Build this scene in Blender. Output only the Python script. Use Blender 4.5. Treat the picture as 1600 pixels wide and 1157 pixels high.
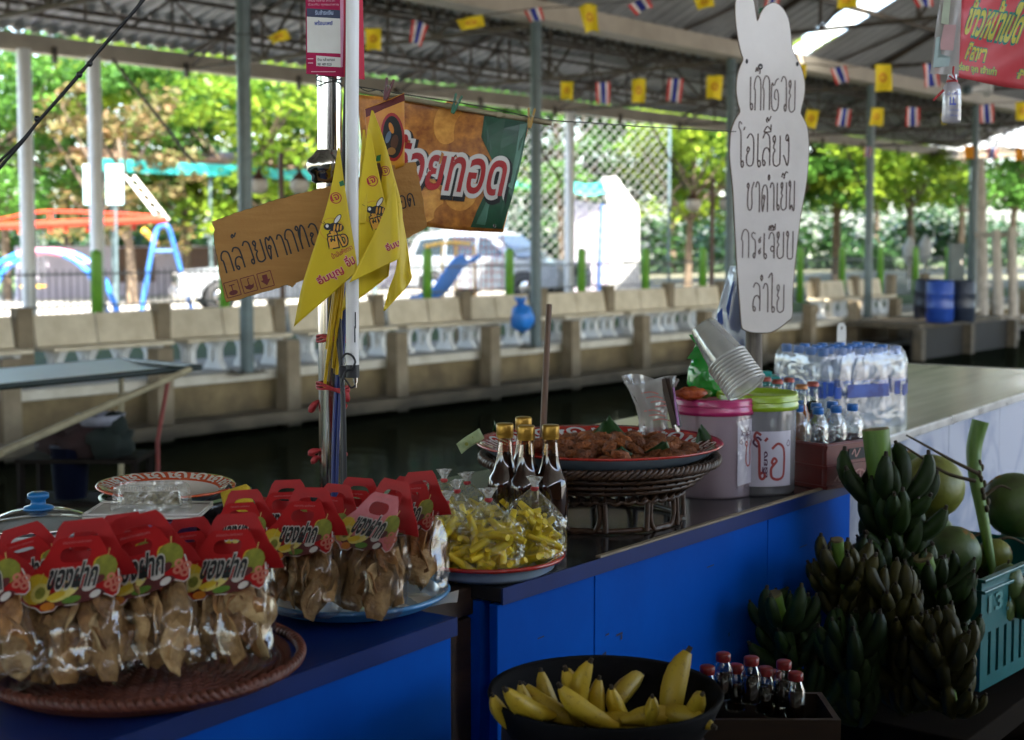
import bpy, math, random
from mathutils import Vector, Matrix, geometry
R = math.radians
rnd = random.Random(11)
scene = bpy.context.scene
COL = scene.collection
for _o in list(bpy.data.objects):
    bpy.data.objects.remove(_o)

# ------------------------------------------------------------------ camera
CAM = Vector((0, 0, 1.32))
YAW, PITCH, FPX = R(-50), R(3.94), 2222.0     # canal runs along +X, far bank is +Y
cd = bpy.data.cameras.new('camera')
cam = bpy.data.objects.new('camera', cd)
COL.objects.link(cam)
cam.location = CAM
cam.rotation_euler = (R(90) - PITCH, 0, YAW)
cd.lens, cd.sensor_width = 50, 36
cd.shift_y = -0.0284
cd.clip_start, cd.clip_end = 0.05, 2000
cd.dof.use_dof = True
cd.dof.focus_distance = 2.55
cd.dof.aperture_fstop = 4.9
cd.dof.aperture_blades = 7
scene.camera = cam
# ------------------------------------------------------------------ sky, sun, exposure
SUN_EL, SUN_AZ = 52, 238            # azimuth measured from +X, counter-clockwise: behind the camera, to the left
w = bpy.data.worlds.new('World')
scene.world = w
w.use_nodes = True
nt = w.node_tree
bg = nt.nodes['Background']
sky = nt.nodes.new('ShaderNodeTexSky')
sky.sky_type = 'NISHITA'
sky.sun_disc = False
sky.sun_elevation = R(SUN_EL)
sky.sun_rotation = R(90 - SUN_AZ)
sky.dust_density = 2.5
nt.links.new(sky.outputs[0], bg.inputs[0])
bg.inputs[1].default_value = 0.15
sd = bpy.data.lights.new('sun', 'SUN')
sd.energy = 3.8
sd.angle = R(0.6)
sd.color = (1, 0.95, 0.86)
sun = bpy.data.objects.new('sun', sd)
COL.objects.link(sun)
sv = Vector((math.cos(R(SUN_EL)) * math.cos(R(SUN_AZ)), math.cos(R(SUN_EL)) * math.sin(R(SUN_AZ)), math.sin(R(SUN_EL))))
sun.rotation_euler = sv.to_track_quat('Z', 'Y').to_euler()
sun.location = (0, -10, 30)
scene.view_settings.view_transform = 'Standard'
scene.view_settings.look = 'None'
scene.view_settings.gamma = 1
scene.view_settings.use_curve_mapping = False
scene.view_settings.exposure = 3.1
scene.render.engine = 'CYCLES'
scene.cycles.max_bounces = 8
scene.cycles.transparent_max_bounces = 24
scene.cycles.transmission_bounces = 6
scene.cycles.caustics_reflective = False
scene.cycles.caustics_refractive = False
scene.cycles.use_denoising = True

# ------------------------------------------------------------------ layout helpers
FW = Vector((math.cos(R(40)) * math.cos(PITCH), math.sin(R(40)) * math.cos(PITCH), -math.sin(PITCH)))
RT = Vector((math.sin(R(40)), -math.cos(R(40)), 0))
UP = RT.cross(FW)
FACE = YAW                              # local +X to the camera's right, local +Y away from it


def ray(px, py):
    return FW + RT * ((px - 800) / FPX) + UP * ((533 - py) / FPX)


def at(px, py, d):
    return CAM + ray(px, py) * d


def onz(px, py, z):
    r = ray(px, py)
    return CAM + r * ((z - CAM.z) / r.z)


def ony(px, py, y):
    r = ray(px, py)
    return CAM + r * (y / r.y)


# ------------------------------------------------------------------ materials
def _mat(name):
    m = bpy.data.materials.new(name)
    m.use_nodes = True
    n = m.node_tree.nodes
    return m, n, m.node_tree.links, n['Principled BSDF'], n['Material Output']


def _coords(n, l, scale, kind='Object'):
    tc = n.new('ShaderNodeTexCoord')
    mp = n.new('ShaderNodeMapping')
    mp.inputs['Scale'].default_value = scale if isinstance(scale, tuple) else (scale,) * 3
    l.new(tc.outputs[kind], mp.inputs[0])
    return mp.outputs[0]


def mat(name, c, rough=.5, metal=0, var=.15, scale=9, bump=0, bscale=60, spec=.5, c2=None, rand=0, trans=0, coat=0, thr=None, stretch=None):
    """Principled with noise-driven colour variation (c to c2), optional bump, per-object variation."""
    m, n, l, p, o = _mat(name)
    c = tuple(c)
    if c2 is None:
        c2 = tuple(max(0, x * (1 - var * 2)) for x in c)
        c = tuple(min(1, x * (1 + var * .5)) for x in c)
    nz = n.new('ShaderNodeTexNoise')
    nz.inputs['Detail'].default_value = 5
    nz.inputs['Roughness'].default_value = .62
    l.new(_coords(n, l, stretch or scale), nz.inputs[0])
    if stretch:
        nz.inputs['Scale'].default_value = 1
    else:
        nz.inputs['Scale'].default_value = 1
    rp = n.new('ShaderNodeValToRGB')
    a, b = thr or (.34, .68)
    rp.color_ramp.elements[0].position = a
    rp.color_ramp.elements[1].position = b
    rp.color_ramp.elements[0].color = (*c2, 1)
    rp.color_ramp.elements[1].color = (*c, 1)
    l.new(nz.outputs[0], rp.inputs[0])
    out = rp.outputs[0]
    if rand:
        oi = n.new('ShaderNodeObjectInfo')
        hs = n.new('ShaderNodeHueSaturation')
        ma = n.new('ShaderNodeMapRange')
        ma.inputs[3].default_value = 1 - rand
        ma.inputs[4].default_value = 1 + rand
        l.new(oi.outputs['Random'], ma.inputs[0])
        l.new(ma.outputs[0], hs.inputs['Value'])
        l.new(out, hs.inputs['Color'])
        out = hs.outputs[0]
    l.new(out, p.inputs['Base Color'])
    p.inputs['Roughness'].default_value = rough
    p.inputs['Metallic'].default_value = metal
    p.inputs['Specular IOR Level'].default_value = spec
    p.inputs['Coat Weight'].default_value = coat
    if rough > .15:
        mr = n.new('ShaderNodeMapRange')
        mr.inputs[3].default_value = max(.04, rough - .12)
        mr.inputs[4].default_value = min(1, rough + .12)
        l.new(nz.outputs[0], mr.inputs[0])
        l.new(mr.outputs[0], p.inputs['Roughness'])
    if bump:
        bn = n.new('ShaderNodeTexNoise')
        bn.inputs['Scale'].default_value = bscale
        bn.inputs['Detail'].default_value = 4
        l.new(_coords(n, l, 1), bn.inputs[0])
        bp = n.new('ShaderNodeBump')
        bp.inputs['Strength'].default_value = bump
        bp.inputs['Distance'].default_value = .01
        l.new(bn.outputs[0], bp.inputs['Height'])
        l.new(bp.outputs[0], p.inputs['Normal'])
    if trans:
        tr = n.new('ShaderNodeBsdfTranslucent')
        l.new(out, tr.inputs[0])
        mx = n.new('ShaderNodeMixShader')
        mx.inputs[0].default_value = trans
        l.new(p.outputs[0], mx.inputs[1])
        l.new(tr.outputs[0], mx.inputs[2])
        l.new(mx.outputs[0], o.inputs[0])
    return m


def film(name, tint=(1, 1, 1), base=.06, edge=.6, rough=.08, bump=.35, bscale=45, milk=0, milkc=(.8, .8, .8)):
    """Thin clear plastic or glass: straight-through transparency, fresnel-like gloss, wrinkles by bump."""
    m, n, l, p, o = _mat(name)
    n.remove(p)
    t = n.new('ShaderNodeBsdfTransparent')
    t.inputs[0].default_value = (*tint, 1)
    g = n.new('ShaderNodeBsdfGlossy')
    g.inputs['Roughness'].default_value = rough
    lw = n.new('ShaderNodeLayerWeight')
    lw.inputs['Blend'].default_value = .25
    mr = n.new('ShaderNodeMapRange')
    mr.inputs[3].default_value = base
    mr.inputs[4].default_value = edge
    if bump:
        bn = n.new('ShaderNodeTexNoise')
        bn.inputs['Scale'].default_value = bscale
        bn.inputs['Detail'].default_value = 2
        bn.inputs['Distortion'].default_value = 1.2
        l.new(_coords(n, l, 1), bn.inputs[0])
        bp = n.new('ShaderNodeBump')
        bp.inputs['Strength'].default_value = bump
        bp.inputs['Distance'].default_value = .02
        l.new(bn.outputs[0], bp.inputs['Height'])
        l.new(bp.outputs[0], g.inputs['Normal'])
        l.new(bp.outputs[0], lw.inputs['Normal'])
    l.new(lw.outputs['Facing'], mr.inputs[0])
    mx = n.new('ShaderNodeMixShader')
    l.new(mr.outputs[0], mx.inputs[0])
    src = t.outputs[0]
    if milk:
        d = n.new('ShaderNodeBsdfDiffuse')
        d.inputs[0].default_value = (*milkc, 1)
        d2 = n.new('ShaderNodeBsdfTranslucent')
        d2.inputs[0].default_value = (*milkc, 1)
        m0 = n.new('ShaderNodeMixShader')
        l.new(d.outputs[0], m0.inputs[1])
        l.new(d2.outputs[0], m0.inputs[2])
        m1 = n.new('ShaderNodeMixShader')
        m1.inputs[0].default_value = milk
        l.new(t.outputs[0], m1.inputs[1])
        l.new(m0.outputs[0], m1.inputs[2])
        src = m1.outputs[0]
    l.new(src, mx.inputs[1])
    l.new(g.outputs[0], mx.inputs[2])
    l.new(mx.outputs[0], o.inputs[0])
    return m


# ------------------------------------------------------------------ mesh builder
def spline(pts, k=5):
    """Catmull-Rom through 2D or 3D points."""
    P = [Vector(p) for p in pts]
    out = []
    for i in range(len(P) - 1):
        a, b, c, d = P[max(i - 1, 0)], P[i], P[i + 1], P[min(i + 2, len(P) - 1)]
        for j in range(k):
            t = j / k
            out.append(.5 * ((2 * b) + (c - a) * t + (2 * a - 5 * b + 4 * c - d) * t * t + (3 * b - a - 3 * c + d) * t ** 3))
    out.append(P[-1])
    return out


_txt = {}


def text_geo(s, bold=0.0):
    k = (s, bold)
    if k not in _txt:
        cu = bpy.data.curves.new('lettering', 'FONT')
        cu.body = s
        cu.size = 1
        cu.offset = bold
        cu.resolution_u = 3
        o = bpy.data.objects.new('lettering', cu)
        COL.objects.link(o)
        dg = bpy.context.evaluated_depsgraph_get()
        me = bpy.data.meshes.new_from_object(o.evaluated_get(dg))
        vs = [(v.co.x, v.co.y) for v in me.vertices]
        fs = [tuple(f.vertices) for f in me.polygons]
        bpy.data.objects.remove(o)
        bpy.data.curves.remove(cu)
        bpy.data.meshes.remove(me)
        _txt[k] = (vs, fs)
    return _txt[k]


class MB:
    def __init__(s):
        s.v, s.f, s.sm, s.mi, s.m = [], [], [], [], 0

    def add(s, vs, fs, smooth=False, M=None):
        o = len(s.v)
        s.v += [tuple(M @ Vector(v)) if M else tuple(v) for v in vs]
        s.f += [tuple(i + o for i in f) for f in fs]
        s.sm += [smooth] * len(fs)
        s.mi += [s.m] * len(fs)
        return s

    def box(s, c, d, rz=0, M=None, taper=1):
        x, y, z = d[0] / 2, d[1] / 2, d[2] / 2
        vs = [(-x, -y, -z), (x, -y, -z), (x, y, -z), (-x, y, -z), (-x * taper, -y * taper, z), (x * taper, -y * taper, z), (x * taper, y * taper, z), (-x * taper, y * taper, z)]
        T = Matrix.Translation(c) @ Matrix.Rotation(rz, 4, 'Z')
        if M:
            T = M @ T
        return s.add(vs, [(0, 3, 2, 1), (4, 5, 6, 7), (0, 1, 5, 4), (1, 2, 6, 5), (2, 3, 7, 6), (3, 0, 4, 7)], False, T)

    def beam(s, a, b, wd, ht=None):
        """square bar between two points"""
        a, b = Vector(a), Vector(b)
        d = b - a
        L = d.length
        q = d.to_track_quat('Z', 'X').to_matrix().to_4x4()
        return s.box((0, 0, L / 2), (ht or wd, wd, L), 0, Matrix.Translation(a) @ q)

    def tube(s, pts, r, n=8, caps=True, smooth=True, M=None):
        P = [Vector(p) for p in pts]
        rr = r if isinstance(r, (list, tuple)) else [r] * len(P)
        vs, fs = [], []
        t0 = (P[1] - P[0]).normalized()
        nrm = t0.orthogonal().normalized()
        for i, p in enumerate(P):
            t = ((P[min(i + 1, len(P) - 1)]) - P[max(i - 1, 0)])
            t = t.normalized() if t.length > 1e-9 else t0
            nrm = (nrm - t * nrm.dot(t))
            nrm = nrm.normalized() if nrm.length > 1e-6 else t.orthogonal().normalized()
            bn = t.cross(nrm)
            for k in range(n):
                a = 2 * math.pi * k / n
                vs.append(p + (nrm * math.cos(a) + bn * math.sin(a)) * rr[i])
        for i in range(len(P) - 1):
            for k in range(n):
                k2 = (k + 1) % n
                fs.append((i * n + k, i * n + k2, (i + 1) * n + k2, (i + 1) * n + k))
        s.add(vs, fs, smooth, M)
        if caps:
            s.add(vs[:n], [tuple(range(n))[::-1]], False, M)
            s.add(vs[-n:], [tuple(range(n))], False, M)
        return s

    def lathe(s, prof, n=24, c=(0, 0, 0), M=None, smooth=True, sx=1, sy=1, wob=None):
        vs, fs = [], []
        for (r, z) in prof:
            for k in range(n):
                a = 2 * math.pi * k / n
                q = r * (1 + (wob(a, z) if wob else 0))
                vs.append((c[0] + q * math.cos(a) * sx, c[1] + q * math.sin(a) * sy, c[2] + z))
        for i in range(len(prof) - 1):
            for k in range(n):
                k2 = (k + 1) % n
                fs.append((i * n + k, i * n + k2, (i + 1) * n + k2, (i + 1) * n + k))
        return s.add(vs, fs, smooth, M)

    def grid(s, fn, nu, nv, smooth=True, M=None):
        vs = [fn(i / nu, j / nv) for j in range(nv + 1) for i in range(nu + 1)]
        fs = [(j * (nu + 1) + i, j * (nu + 1) + i + 1, (j + 1) * (nu + 1) + i + 1, (j + 1) * (nu + 1) + i) for j in range(nv) for i in range(nu)]
        return s.add(vs, fs, smooth, M)

    def ell(s, c, r, n=12, m=7, M=None, wob=0, seed=0):
        g = random.Random(seed)
        vs, fs = [], []
        for j in range(m + 1):
            ph = math.pi * j / m
            for k in range(n):
                a = 2 * math.pi * k / n
                q = 1 + (g.uniform(-wob, wob) if wob else 0)
                vs.append((c[0] + r[0] * math.sin(ph) * math.cos(a) * q, c[1] + r[1] * math.sin(ph) * math.sin(a) * q, c[2] - r[2] * math.cos(ph) * q))
        for j in range(m):
            for k in range(n):
                k2 = (k + 1) % n
                fs.append((j * n + k, j * n + k2, (j + 1) * n + k2, (j + 1) * n + k))
        return s.add(vs, fs, True, M)

    def poly(s, pts, th=0, y=0, holes=(), M=None):
        """flat outline in local XZ (facing -Y), thickness th towards +Y"""
        loops = [[Vector((p[0], p[1], 0)) for p in lp] for lp in [pts, *holes]]
        tri = geometry.tessellate_polygon(loops)
        flat = [p for lp in loops for p in lp]
        vs = [(p.x, y, p.y) for p in flat]
        s.add(vs, [tuple(t) for t in tri], False, M)
        if th:
            k = len(flat)
            s.add([(p.x, y + th, p.y) for p in flat], [tuple(t) for t in tri], False, M)
            o = 0
            for lp in loops:
                L = len(lp)
                vv = [(p.x, y, p.y) for p in lp] + [(p.x, y + th, p.y) for p in lp]
                s.add(vv, [(i, (i + 1) % L, (i + 1) % L + L, i + L) for i in range(L)], False, M)
        return s

    def disc(s, c, r, n=14, y=0, M=None, sz=1):
        return s.poly([(c[0] + r * math.cos(2 * math.pi * k / n), c[1] + r * sz * math.sin(2 * math.pi * k / n)) for k in range(n)], 0, y, (), M)

    def ring(s, c, r0, r1, n=20, y=0, M=None, sz=1):
        vs = []
        for k in range(n):
            a = 2 * math.pi * k / n
            vs += [(c[0] + r0 * math.cos(a), y, c[1] + r0 * sz * math.sin(a)), (c[0] + r1 * math.cos(a), y, c[1] + r1 * sz * math.sin(a))]
        return s.add(vs, [(2 * k, 2 * k + 1, (2 * k + 3) % (2 * n), (2 * k + 2) % (2 * n)) for k in range(n)], False, M)

    def ribbon(s, pts, wd, y=0, M=None, k=5):
        P = spline([(p[0], p[1]) for p in pts], k) if k else [Vector(p) for p in pts]
        vs = []
        for i, p in enumerate(P):
            t = P[min(i + 1, len(P) - 1)] - P[max(i - 1, 0)]
            t = t.normalized() if t.length > 1e-9 else Vector((1, 0))
            nn = Vector((-t.y, t.x)) * wd / 2
            vs += [(p.x + nn.x, y, p.y + nn.y), (p.x - nn.x, y, p.y - nn.y)]
        return s.add(vs, [(2 * i, 2 * i + 1, 2 * i + 3, 2 * i + 2) for i in range(len(P) - 1)], False, M)

    def text(s, t, x0, x1, z0, h=None, y=0, M=None, bold=0, shear=0, fn=None, core=0):
        """set text between x0 and x1, baseline box bottom z0, height h (or natural); core = weight whose width sets the scale"""
        vs, fs = text_geo(t, bold)
        cv, _ = text_geo(t, core)
        ax, bx = min(v[0] for v in cv), max(v[0] for v in cv)
        ay, by = min(v[1] for v in cv), max(v[1] for v in cv)
        sx = (x1 - x0) / (bx - ax)
        sz = (h / (by - ay)) if h else sx
        out = []
        for v in vs:
            X, Z = x0 + (v[0] - ax) * sx, z0 + (v[1] - ay) * sz
            X += shear * (Z - z0)
            out.append(fn(X, Z) if fn else (X, y, Z))
        return s.add(out, fs, False, M)

    def build(s, name, mats, parent=None, world=False, bevel=0, label=None, solid=0, stuff=False):
        me = bpy.data.meshes.new(name)
        vs = s.v
        if world and parent is not None:
            inv = wm(parent).inverted()
            vs = [tuple(inv @ Vector(v)) for v in vs]
        me.from_pydata(vs, [], s.f)
        for m in (mats if isinstance(mats, (list, tuple)) else [mats]):
            me.materials.append(m)
        me.polygons.foreach_set('use_smooth', s.sm)
        me.polygons.foreach_set('material_index', s.mi)
        me.update()
        return link(name, me, parent, bevel, label, solid, stuff)


KIDS = {}


def wm(o):
    m = o.matrix_basis.copy()
    while o.parent:
        o = o.parent
        m = o.matrix_basis @ m
    return m


def link(name, me, parent=None, bevel=0, label=None, solid=0, stuff=False):
    o = bpy.data.objects.new(name, me)
    COL.objects.link(o)
    if parent is not None:
        o.parent = parent
        KIDS.setdefault(parent.name, []).append(o)
    if bevel:
        b = o.modifiers.new('bevel', 'BEVEL')
        b.width, b.segments, b.limit_method = bevel, 2, 'ANGLE'
    if solid:
        b = o.modifiers.new('solidify', 'SOLIDIFY')
        b.thickness = solid
    if label:
        o['label'] = label
    if stuff:
        o['kind'] = 'stuff'
    return o


def tag(o, label=None, cat=None, group=None, kind=None):
    if label: o['label'] = label
    if cat: o['category'] = cat
    if group: o['group'] = group
    if kind: o['kind'] = kind
    return o


def thing(name, label, cat, loc=(0, 0, 0), rz=0, group=None):
    o = bpy.data.objects.new(name, None)
    COL.objects.link(o)
    o.empty_display_size = .05
    o.location = loc
    o.rotation_euler = (0, 0, rz)
    return tag(o, label, cat, group)


def dup(o, parent=None, loc=None, rz=None, label=None, group=None, sc=None):
    c = o.copy()
    COL.objects.link(c)
    if parent is not None:
        c.parent = parent
        KIDS.setdefault(parent.name, []).append(c)
    if loc is not None: c.location = loc
    if rz is not None: c.rotation_euler = (0, 0, rz) if not isinstance(rz, tuple) else rz
    if sc is not None: c.scale = sc if isinstance(sc, tuple) else (sc,) * 3
    if label: c['label'] = label
    if group: c['group'] = group
    for k in KIDS.get(o.name, []):
        dup(k, c)
    return c


def structure(o):
    o['kind'] = 'structure'
    return o

# ================================================================== SETTING
ZS, ZW = 1.32 - 1.70, 1.32 - 2.45            # far bank paving, canal water
ZV = 1.32 + 3.50                             # underside of the valley gutter and of the far eave
YC, YE = 14.6, 23.6                          # column row, far eave

M_pave = mat('pale_paving', (.42, .40, .35), .8, scale=1.3, c2=(.28, .26, .22), bump=.3, bscale=14)
M_conc = mat('old_concrete', (.26, .22, .155), .85, scale=2.4, c2=(.16, .125, .08), bump=.5, bscale=22)
M_concw = mat('whitewashed_concrete', (.62, .58, .49), .75, scale=3, c2=(.46, .42, .33), bump=.25, bscale=30)
M_bench = mat('cream_terrazzo', (.70, .62, .47), .6, scale=2.2, c2=(.46, .39, .27), bump=.15, bscale=40)
def fade_down(name, dry, dry2, low_col, z0, z1):
    """weathered concrete with an uneven darker tone from height z1 down to z0"""
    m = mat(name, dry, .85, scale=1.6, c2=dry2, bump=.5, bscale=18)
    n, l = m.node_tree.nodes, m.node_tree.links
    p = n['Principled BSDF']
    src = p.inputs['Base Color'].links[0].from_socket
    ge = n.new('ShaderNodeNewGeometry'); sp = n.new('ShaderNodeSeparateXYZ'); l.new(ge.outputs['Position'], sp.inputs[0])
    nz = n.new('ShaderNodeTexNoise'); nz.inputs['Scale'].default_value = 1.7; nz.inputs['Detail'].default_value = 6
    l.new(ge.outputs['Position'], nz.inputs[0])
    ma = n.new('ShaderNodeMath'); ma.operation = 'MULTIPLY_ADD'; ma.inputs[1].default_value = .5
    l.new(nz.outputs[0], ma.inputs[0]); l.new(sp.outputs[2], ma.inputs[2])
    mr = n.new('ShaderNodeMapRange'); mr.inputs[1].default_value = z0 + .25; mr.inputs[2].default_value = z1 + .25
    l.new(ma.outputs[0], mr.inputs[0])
    mx = n.new('ShaderNodeMix'); mx.data_type = 'RGBA'; mx.inputs[6].default_value = (*low_col, 1)
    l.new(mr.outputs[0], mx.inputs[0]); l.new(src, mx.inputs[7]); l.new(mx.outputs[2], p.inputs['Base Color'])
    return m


M_wall = fade_down('dark_footed_canal_wall', (.25, .185, .09), (.10, .07, .032), (.022, .018, .010), ZW + .05, ZS - .25)
M_concp = fade_down('dark_footed_post_concrete', (.30, .245, .165), (.15, .115, .07), (.03, .024, .014), ZW + .05, ZS - .1)
M_floor = mat('walkway_concrete', (.26, .25, .23), .85, scale=2, bump=.2, bscale=25)
M_steel = mat('grey_green_paint', (.105, .155, .165), .42, scale=3, c2=(.06, .09, .095), bump=.05)
M_rust = mat('brown_primer_steel', (.085, .06, .036), .6, scale=4, c2=(.035, .028, .02))
M_gut = mat('beige_gutter_sheet', (.46, .40, .31), .55, scale=1.2, c2=(.33, .28, .21), bump=.1)
M_roof = mat('corrugated_grey_sheet', (.36, .37, .37), .42, metal=.25, scale=.9, c2=(.20, .20, .195), stretch=(.5, 2, 1))
M_roofl = mat('light_corrugated_sheet', (.5, .52, .52), .45, metal=.1, scale=.9, c2=(.36, .37, .37))
M_clear = mat('translucent_roof_sheet', (.9, .9, .78), .4, trans=.85, var=.05)
M_green = mat('leaf_green_paint', (.17, .42, .035), .5, scale=4, c2=(.11, .30, .03))
M_white = mat('white_paint', (.78, .78, .76), .5, scale=2, c2=(.66, .66, .64))
M_teal = mat('teal_sheet', (.02, .33, .30), .45, scale=2)
M_bark = mat('grey_brown_bark', (.19, .14, .09), .9, scale=6, c2=(.07, .05, .035), bump=.8, bscale=18)
M_leafA = mat('mid_green_leaves', (.085, .20, .03), .4, scale=.7, c2=(.035, .10, .018), trans=.42, thr=(.35, .6), spec=.2)
M_leafB = mat('yellow_green_leaves', (.24, .32, .03), .4, scale=.7, c2=(.09, .20, .02), trans=.45, thr=(.35, .6), spec=.2)
M_leafC = mat('dark_green_leaves', (.035, .09, .02), .4, scale=.8, c2=(.015, .045, .012), trans=.35)
M_leafD = mat('dry_orange_leaves', (.22, .12, .05), .6, scale=2.5, c2=(.07, .11, .025), trans=.4)

# ground, canal and walkway
mb = MB()
mb.add([(-400, 14.9, ZS), (400, 14.9, ZS), (400, 500, ZS), (-400, 500, ZS)], [(0, 1, 2, 3)])
structure(mb.build('ground', mat('park_earth', (.17, .15, .11), .9, scale=.35, c2=(.07, .085, .035), bump=.3, bscale=14)))
mb = MB()
mb.add([(-60, 26, ZS + .004), (48, 26, ZS + .004), (48, 41, ZS + .004), (-60, 41, ZS + .004)], [(0, 1, 2, 3)])
structure(mb.build('pavement', M_pave))
mb = MB()
mb.add([(-60, 14.92, ZS + .004), (90, 14.92, ZS + .004), (90, 16.9, ZS + .004), (-60, 16.9, ZS + .004)], [(0, 1, 2, 3)])
structure(mb.build('bank_paving', M_pave))
M_lawn = mat('park_grass', (.10, .16, .03), .9, scale=.5, c2=(.04, .08, .015), bump=.6, bscale=40)
mb = MB()
mb.add([(-60, 17.0, ZS + .004), (90, 17.0, ZS + .004), (90, 19.9, ZS + .004), (-60, 19.9, ZS + .004)], [(0, 1, 2, 3)])
mb.add([(-60, 44, ZS + .004), (140, 44, ZS + .004), (140, 90, ZS + .004), (-60, 90, ZS + .004)], [(0, 1, 2, 3)])
structure(mb.build('lawn', M_lawn))
m, n, l, p, o = _mat('dark_canal_water')
n.remove(p)
df = n.new('ShaderNodeBsdfDiffuse'); df.inputs[0].default_value = (.006, .008, .005, 1)
gs = n.new('ShaderNodeBsdfGlossy'); gs.inputs['Roughness'].default_value = .1; gs.inputs[0].default_value = (.75, .85, .7, 1)
mx = n.new('ShaderNodeMixShader'); mx.inputs[0].default_value = .06
bn = n.new('ShaderNodeTexNoise'); bn.inputs['Scale'].default_value = 3.2; bn.inputs['Detail'].default_value = 3
l.new(_coords(n, l, (1, .55, 1)), bn.inputs[0])
bp = n.new('ShaderNodeBump'); bp.inputs['Strength'].default_value = .22; bp.inputs['Distance'].default_value = .05
l.new(bn.outputs[0], bp.inputs['Height']); l.new(bp.outputs[0], gs.inputs['Normal'])
l.new(df.outputs[0], mx.inputs[1]); l.new(gs.outputs[0], mx.inputs[2]); l.new(mx.outputs[0], o.inputs[0])
M_water = m
mb = MB()
mb.add([(-400, 2.6, ZW), (400, 2.6, ZW), (400, 15.2, ZW), (-400, 15.2, ZW)], [(0, 1, 2, 3)])
structure(mb.build('canal_water', M_water))
mb = MB()
mb.box((0, -196.0, -.6), (800, 397.6, 1.2 + .0))
structure(mb.build('walkway', M_floor))

M_blocker = mat('dark_blocker_boards', (.07, .05, .035), .8, scale=2)  # unseen row added behind the camera to block light on the foreground
blocker = thing('light_blocker', 'unseen row of dark timber shop fronts across the walkway behind the viewer', 'blocker', (-10, -3.2, 0))
MB().box((-14, -3.5, 1.3), (37, .3, 2.6)).build('front_wall', M_blocker, blocker, True)
MB().box((-14, -3.2, 2.66), (37.4, 1.1, .1)).build('awning', M_blocker, blocker, True)
for k in range(7):
    MB().box((-30 + 5.2 * k, -3.32, 1.1), (1.1, .05, 2.1)).build('door', M_rust, blocker, True)

# far canal wall with its lip, ledge and two rows of stub posts
wall = thing('canal_wall', 'brown concrete canal wall carrying the row of benches across the water', 'canal wall', (20, 14.9, ZW))
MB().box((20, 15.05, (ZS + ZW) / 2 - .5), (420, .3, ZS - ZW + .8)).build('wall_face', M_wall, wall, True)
MB().box((20, 14.98, ZS - .062), (420, .42, .125)).build('coping', M_concw, wall, True, .012)
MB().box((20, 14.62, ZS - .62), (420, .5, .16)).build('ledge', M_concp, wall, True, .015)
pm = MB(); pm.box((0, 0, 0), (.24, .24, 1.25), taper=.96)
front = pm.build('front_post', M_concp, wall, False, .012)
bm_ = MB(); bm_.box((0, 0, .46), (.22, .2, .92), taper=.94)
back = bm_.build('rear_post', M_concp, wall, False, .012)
for k in range(16):
    o = front if k == 0 else dup(front, wall)
    o.location = Vector((8.55 + 2.08 * k, 14.6, ZS + .40 - .62)) - wall.location
    o.rotation_euler = (0, rnd.uniform(-.015, .015), rnd.uniform(-.03, .03))
for k in range(15):
    o = back if k == 0 else dup(back, wall)
    o.location = Vector((7.37 + 2.0 * k, 15.62, ZS)) - wall.location
    o.rotation_euler = (0, rnd.uniform(-.02, .02), rnd.uniform(-.05, .05))


# benches ---------------------------------------------------------------
def bench_leg():
    out = [(-.20, 0), (.20, 0), (.17, .06), (.11, .13), (.11, .27), (.17, .35), (.20, .385), (-.20, .385), (-.17, .35), (-.11, .27), (-.11, .13), (-.17, .06)]
    hole = [(.06 * math.cos(a), .2 + .11 * math.sin(a)) for a in [2 * math.pi * i / 14 for i in range(14)]]
    b = MB(); b.poly(out, .09, -.045, (hole,), Matrix.Rotation(R(90), 4, 'Z'))
    return b


def make_bench():
    t = thing('concrete_bench', 'bench', 'bench')
    MB().box((0, -.06, .41), (1.78, .44, .055)).build('seat', M_bench, t, False, .012)
    for s in (-1, 1):
        T = Matrix.Translation((s * .445, .17, .62)) @ Matrix.Rotation(R(-11), 4, 'X')
        MB().box((0, 0, 0), (.87, .05, .40), 0, T).build('backrest_panel', M_bench, t, False, .012)
    leg = bench_leg()
    for x in (-.72, -.28, .22, .70):
        o = leg.build('leg', M_white, t)
        o.location = (x, -.04, 0)
    return t


bench0 = make_bench()
BL = ['cream concrete bench at the extreme left edge, cut by the frame', 'cream concrete bench just right of the white lamp pole, behind the boat canopy',
      'cream concrete bench behind the cardboard sign and the leftmost grey column', 'cream concrete bench mostly hidden behind the steel pole and yellow pennants',
      'cream concrete bench below the fried banana banner', 'cream concrete bench with a bag of blue plastic beside its end', 'cream concrete bench just right of the middle grey column',
      'cream concrete bench left of the white rabbit sign in front of the bright hut', 'cream concrete bench passing behind the white rabbit sign',
      'cream concrete bench hidden mostly by the white rabbit sign', 'whiter bench just right of the rabbit sign', 'whiter bench right behind the water bottle pack, nearest the blue barrels']
xs = [8.37, 10.4, 12.4, 14.5, 16.5, 18.15, 20.4, 22.4, 24.4, 26.4, 29.9, 31.9]
for i, x in enumerate(xs):
    o = bench0 if i == 0 else dup(bench0)
    o.location = (x, 15.45, ZS + .002)
    o.rotation_euler = (0, 0, rnd.uniform(-.02, .02))
    tag(o, BL[i], 'bench', 'benches along the far bank')

# market roof over the far bank ----------------------------------------------------
XR0, XR1 = -30, 57.0


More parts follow.
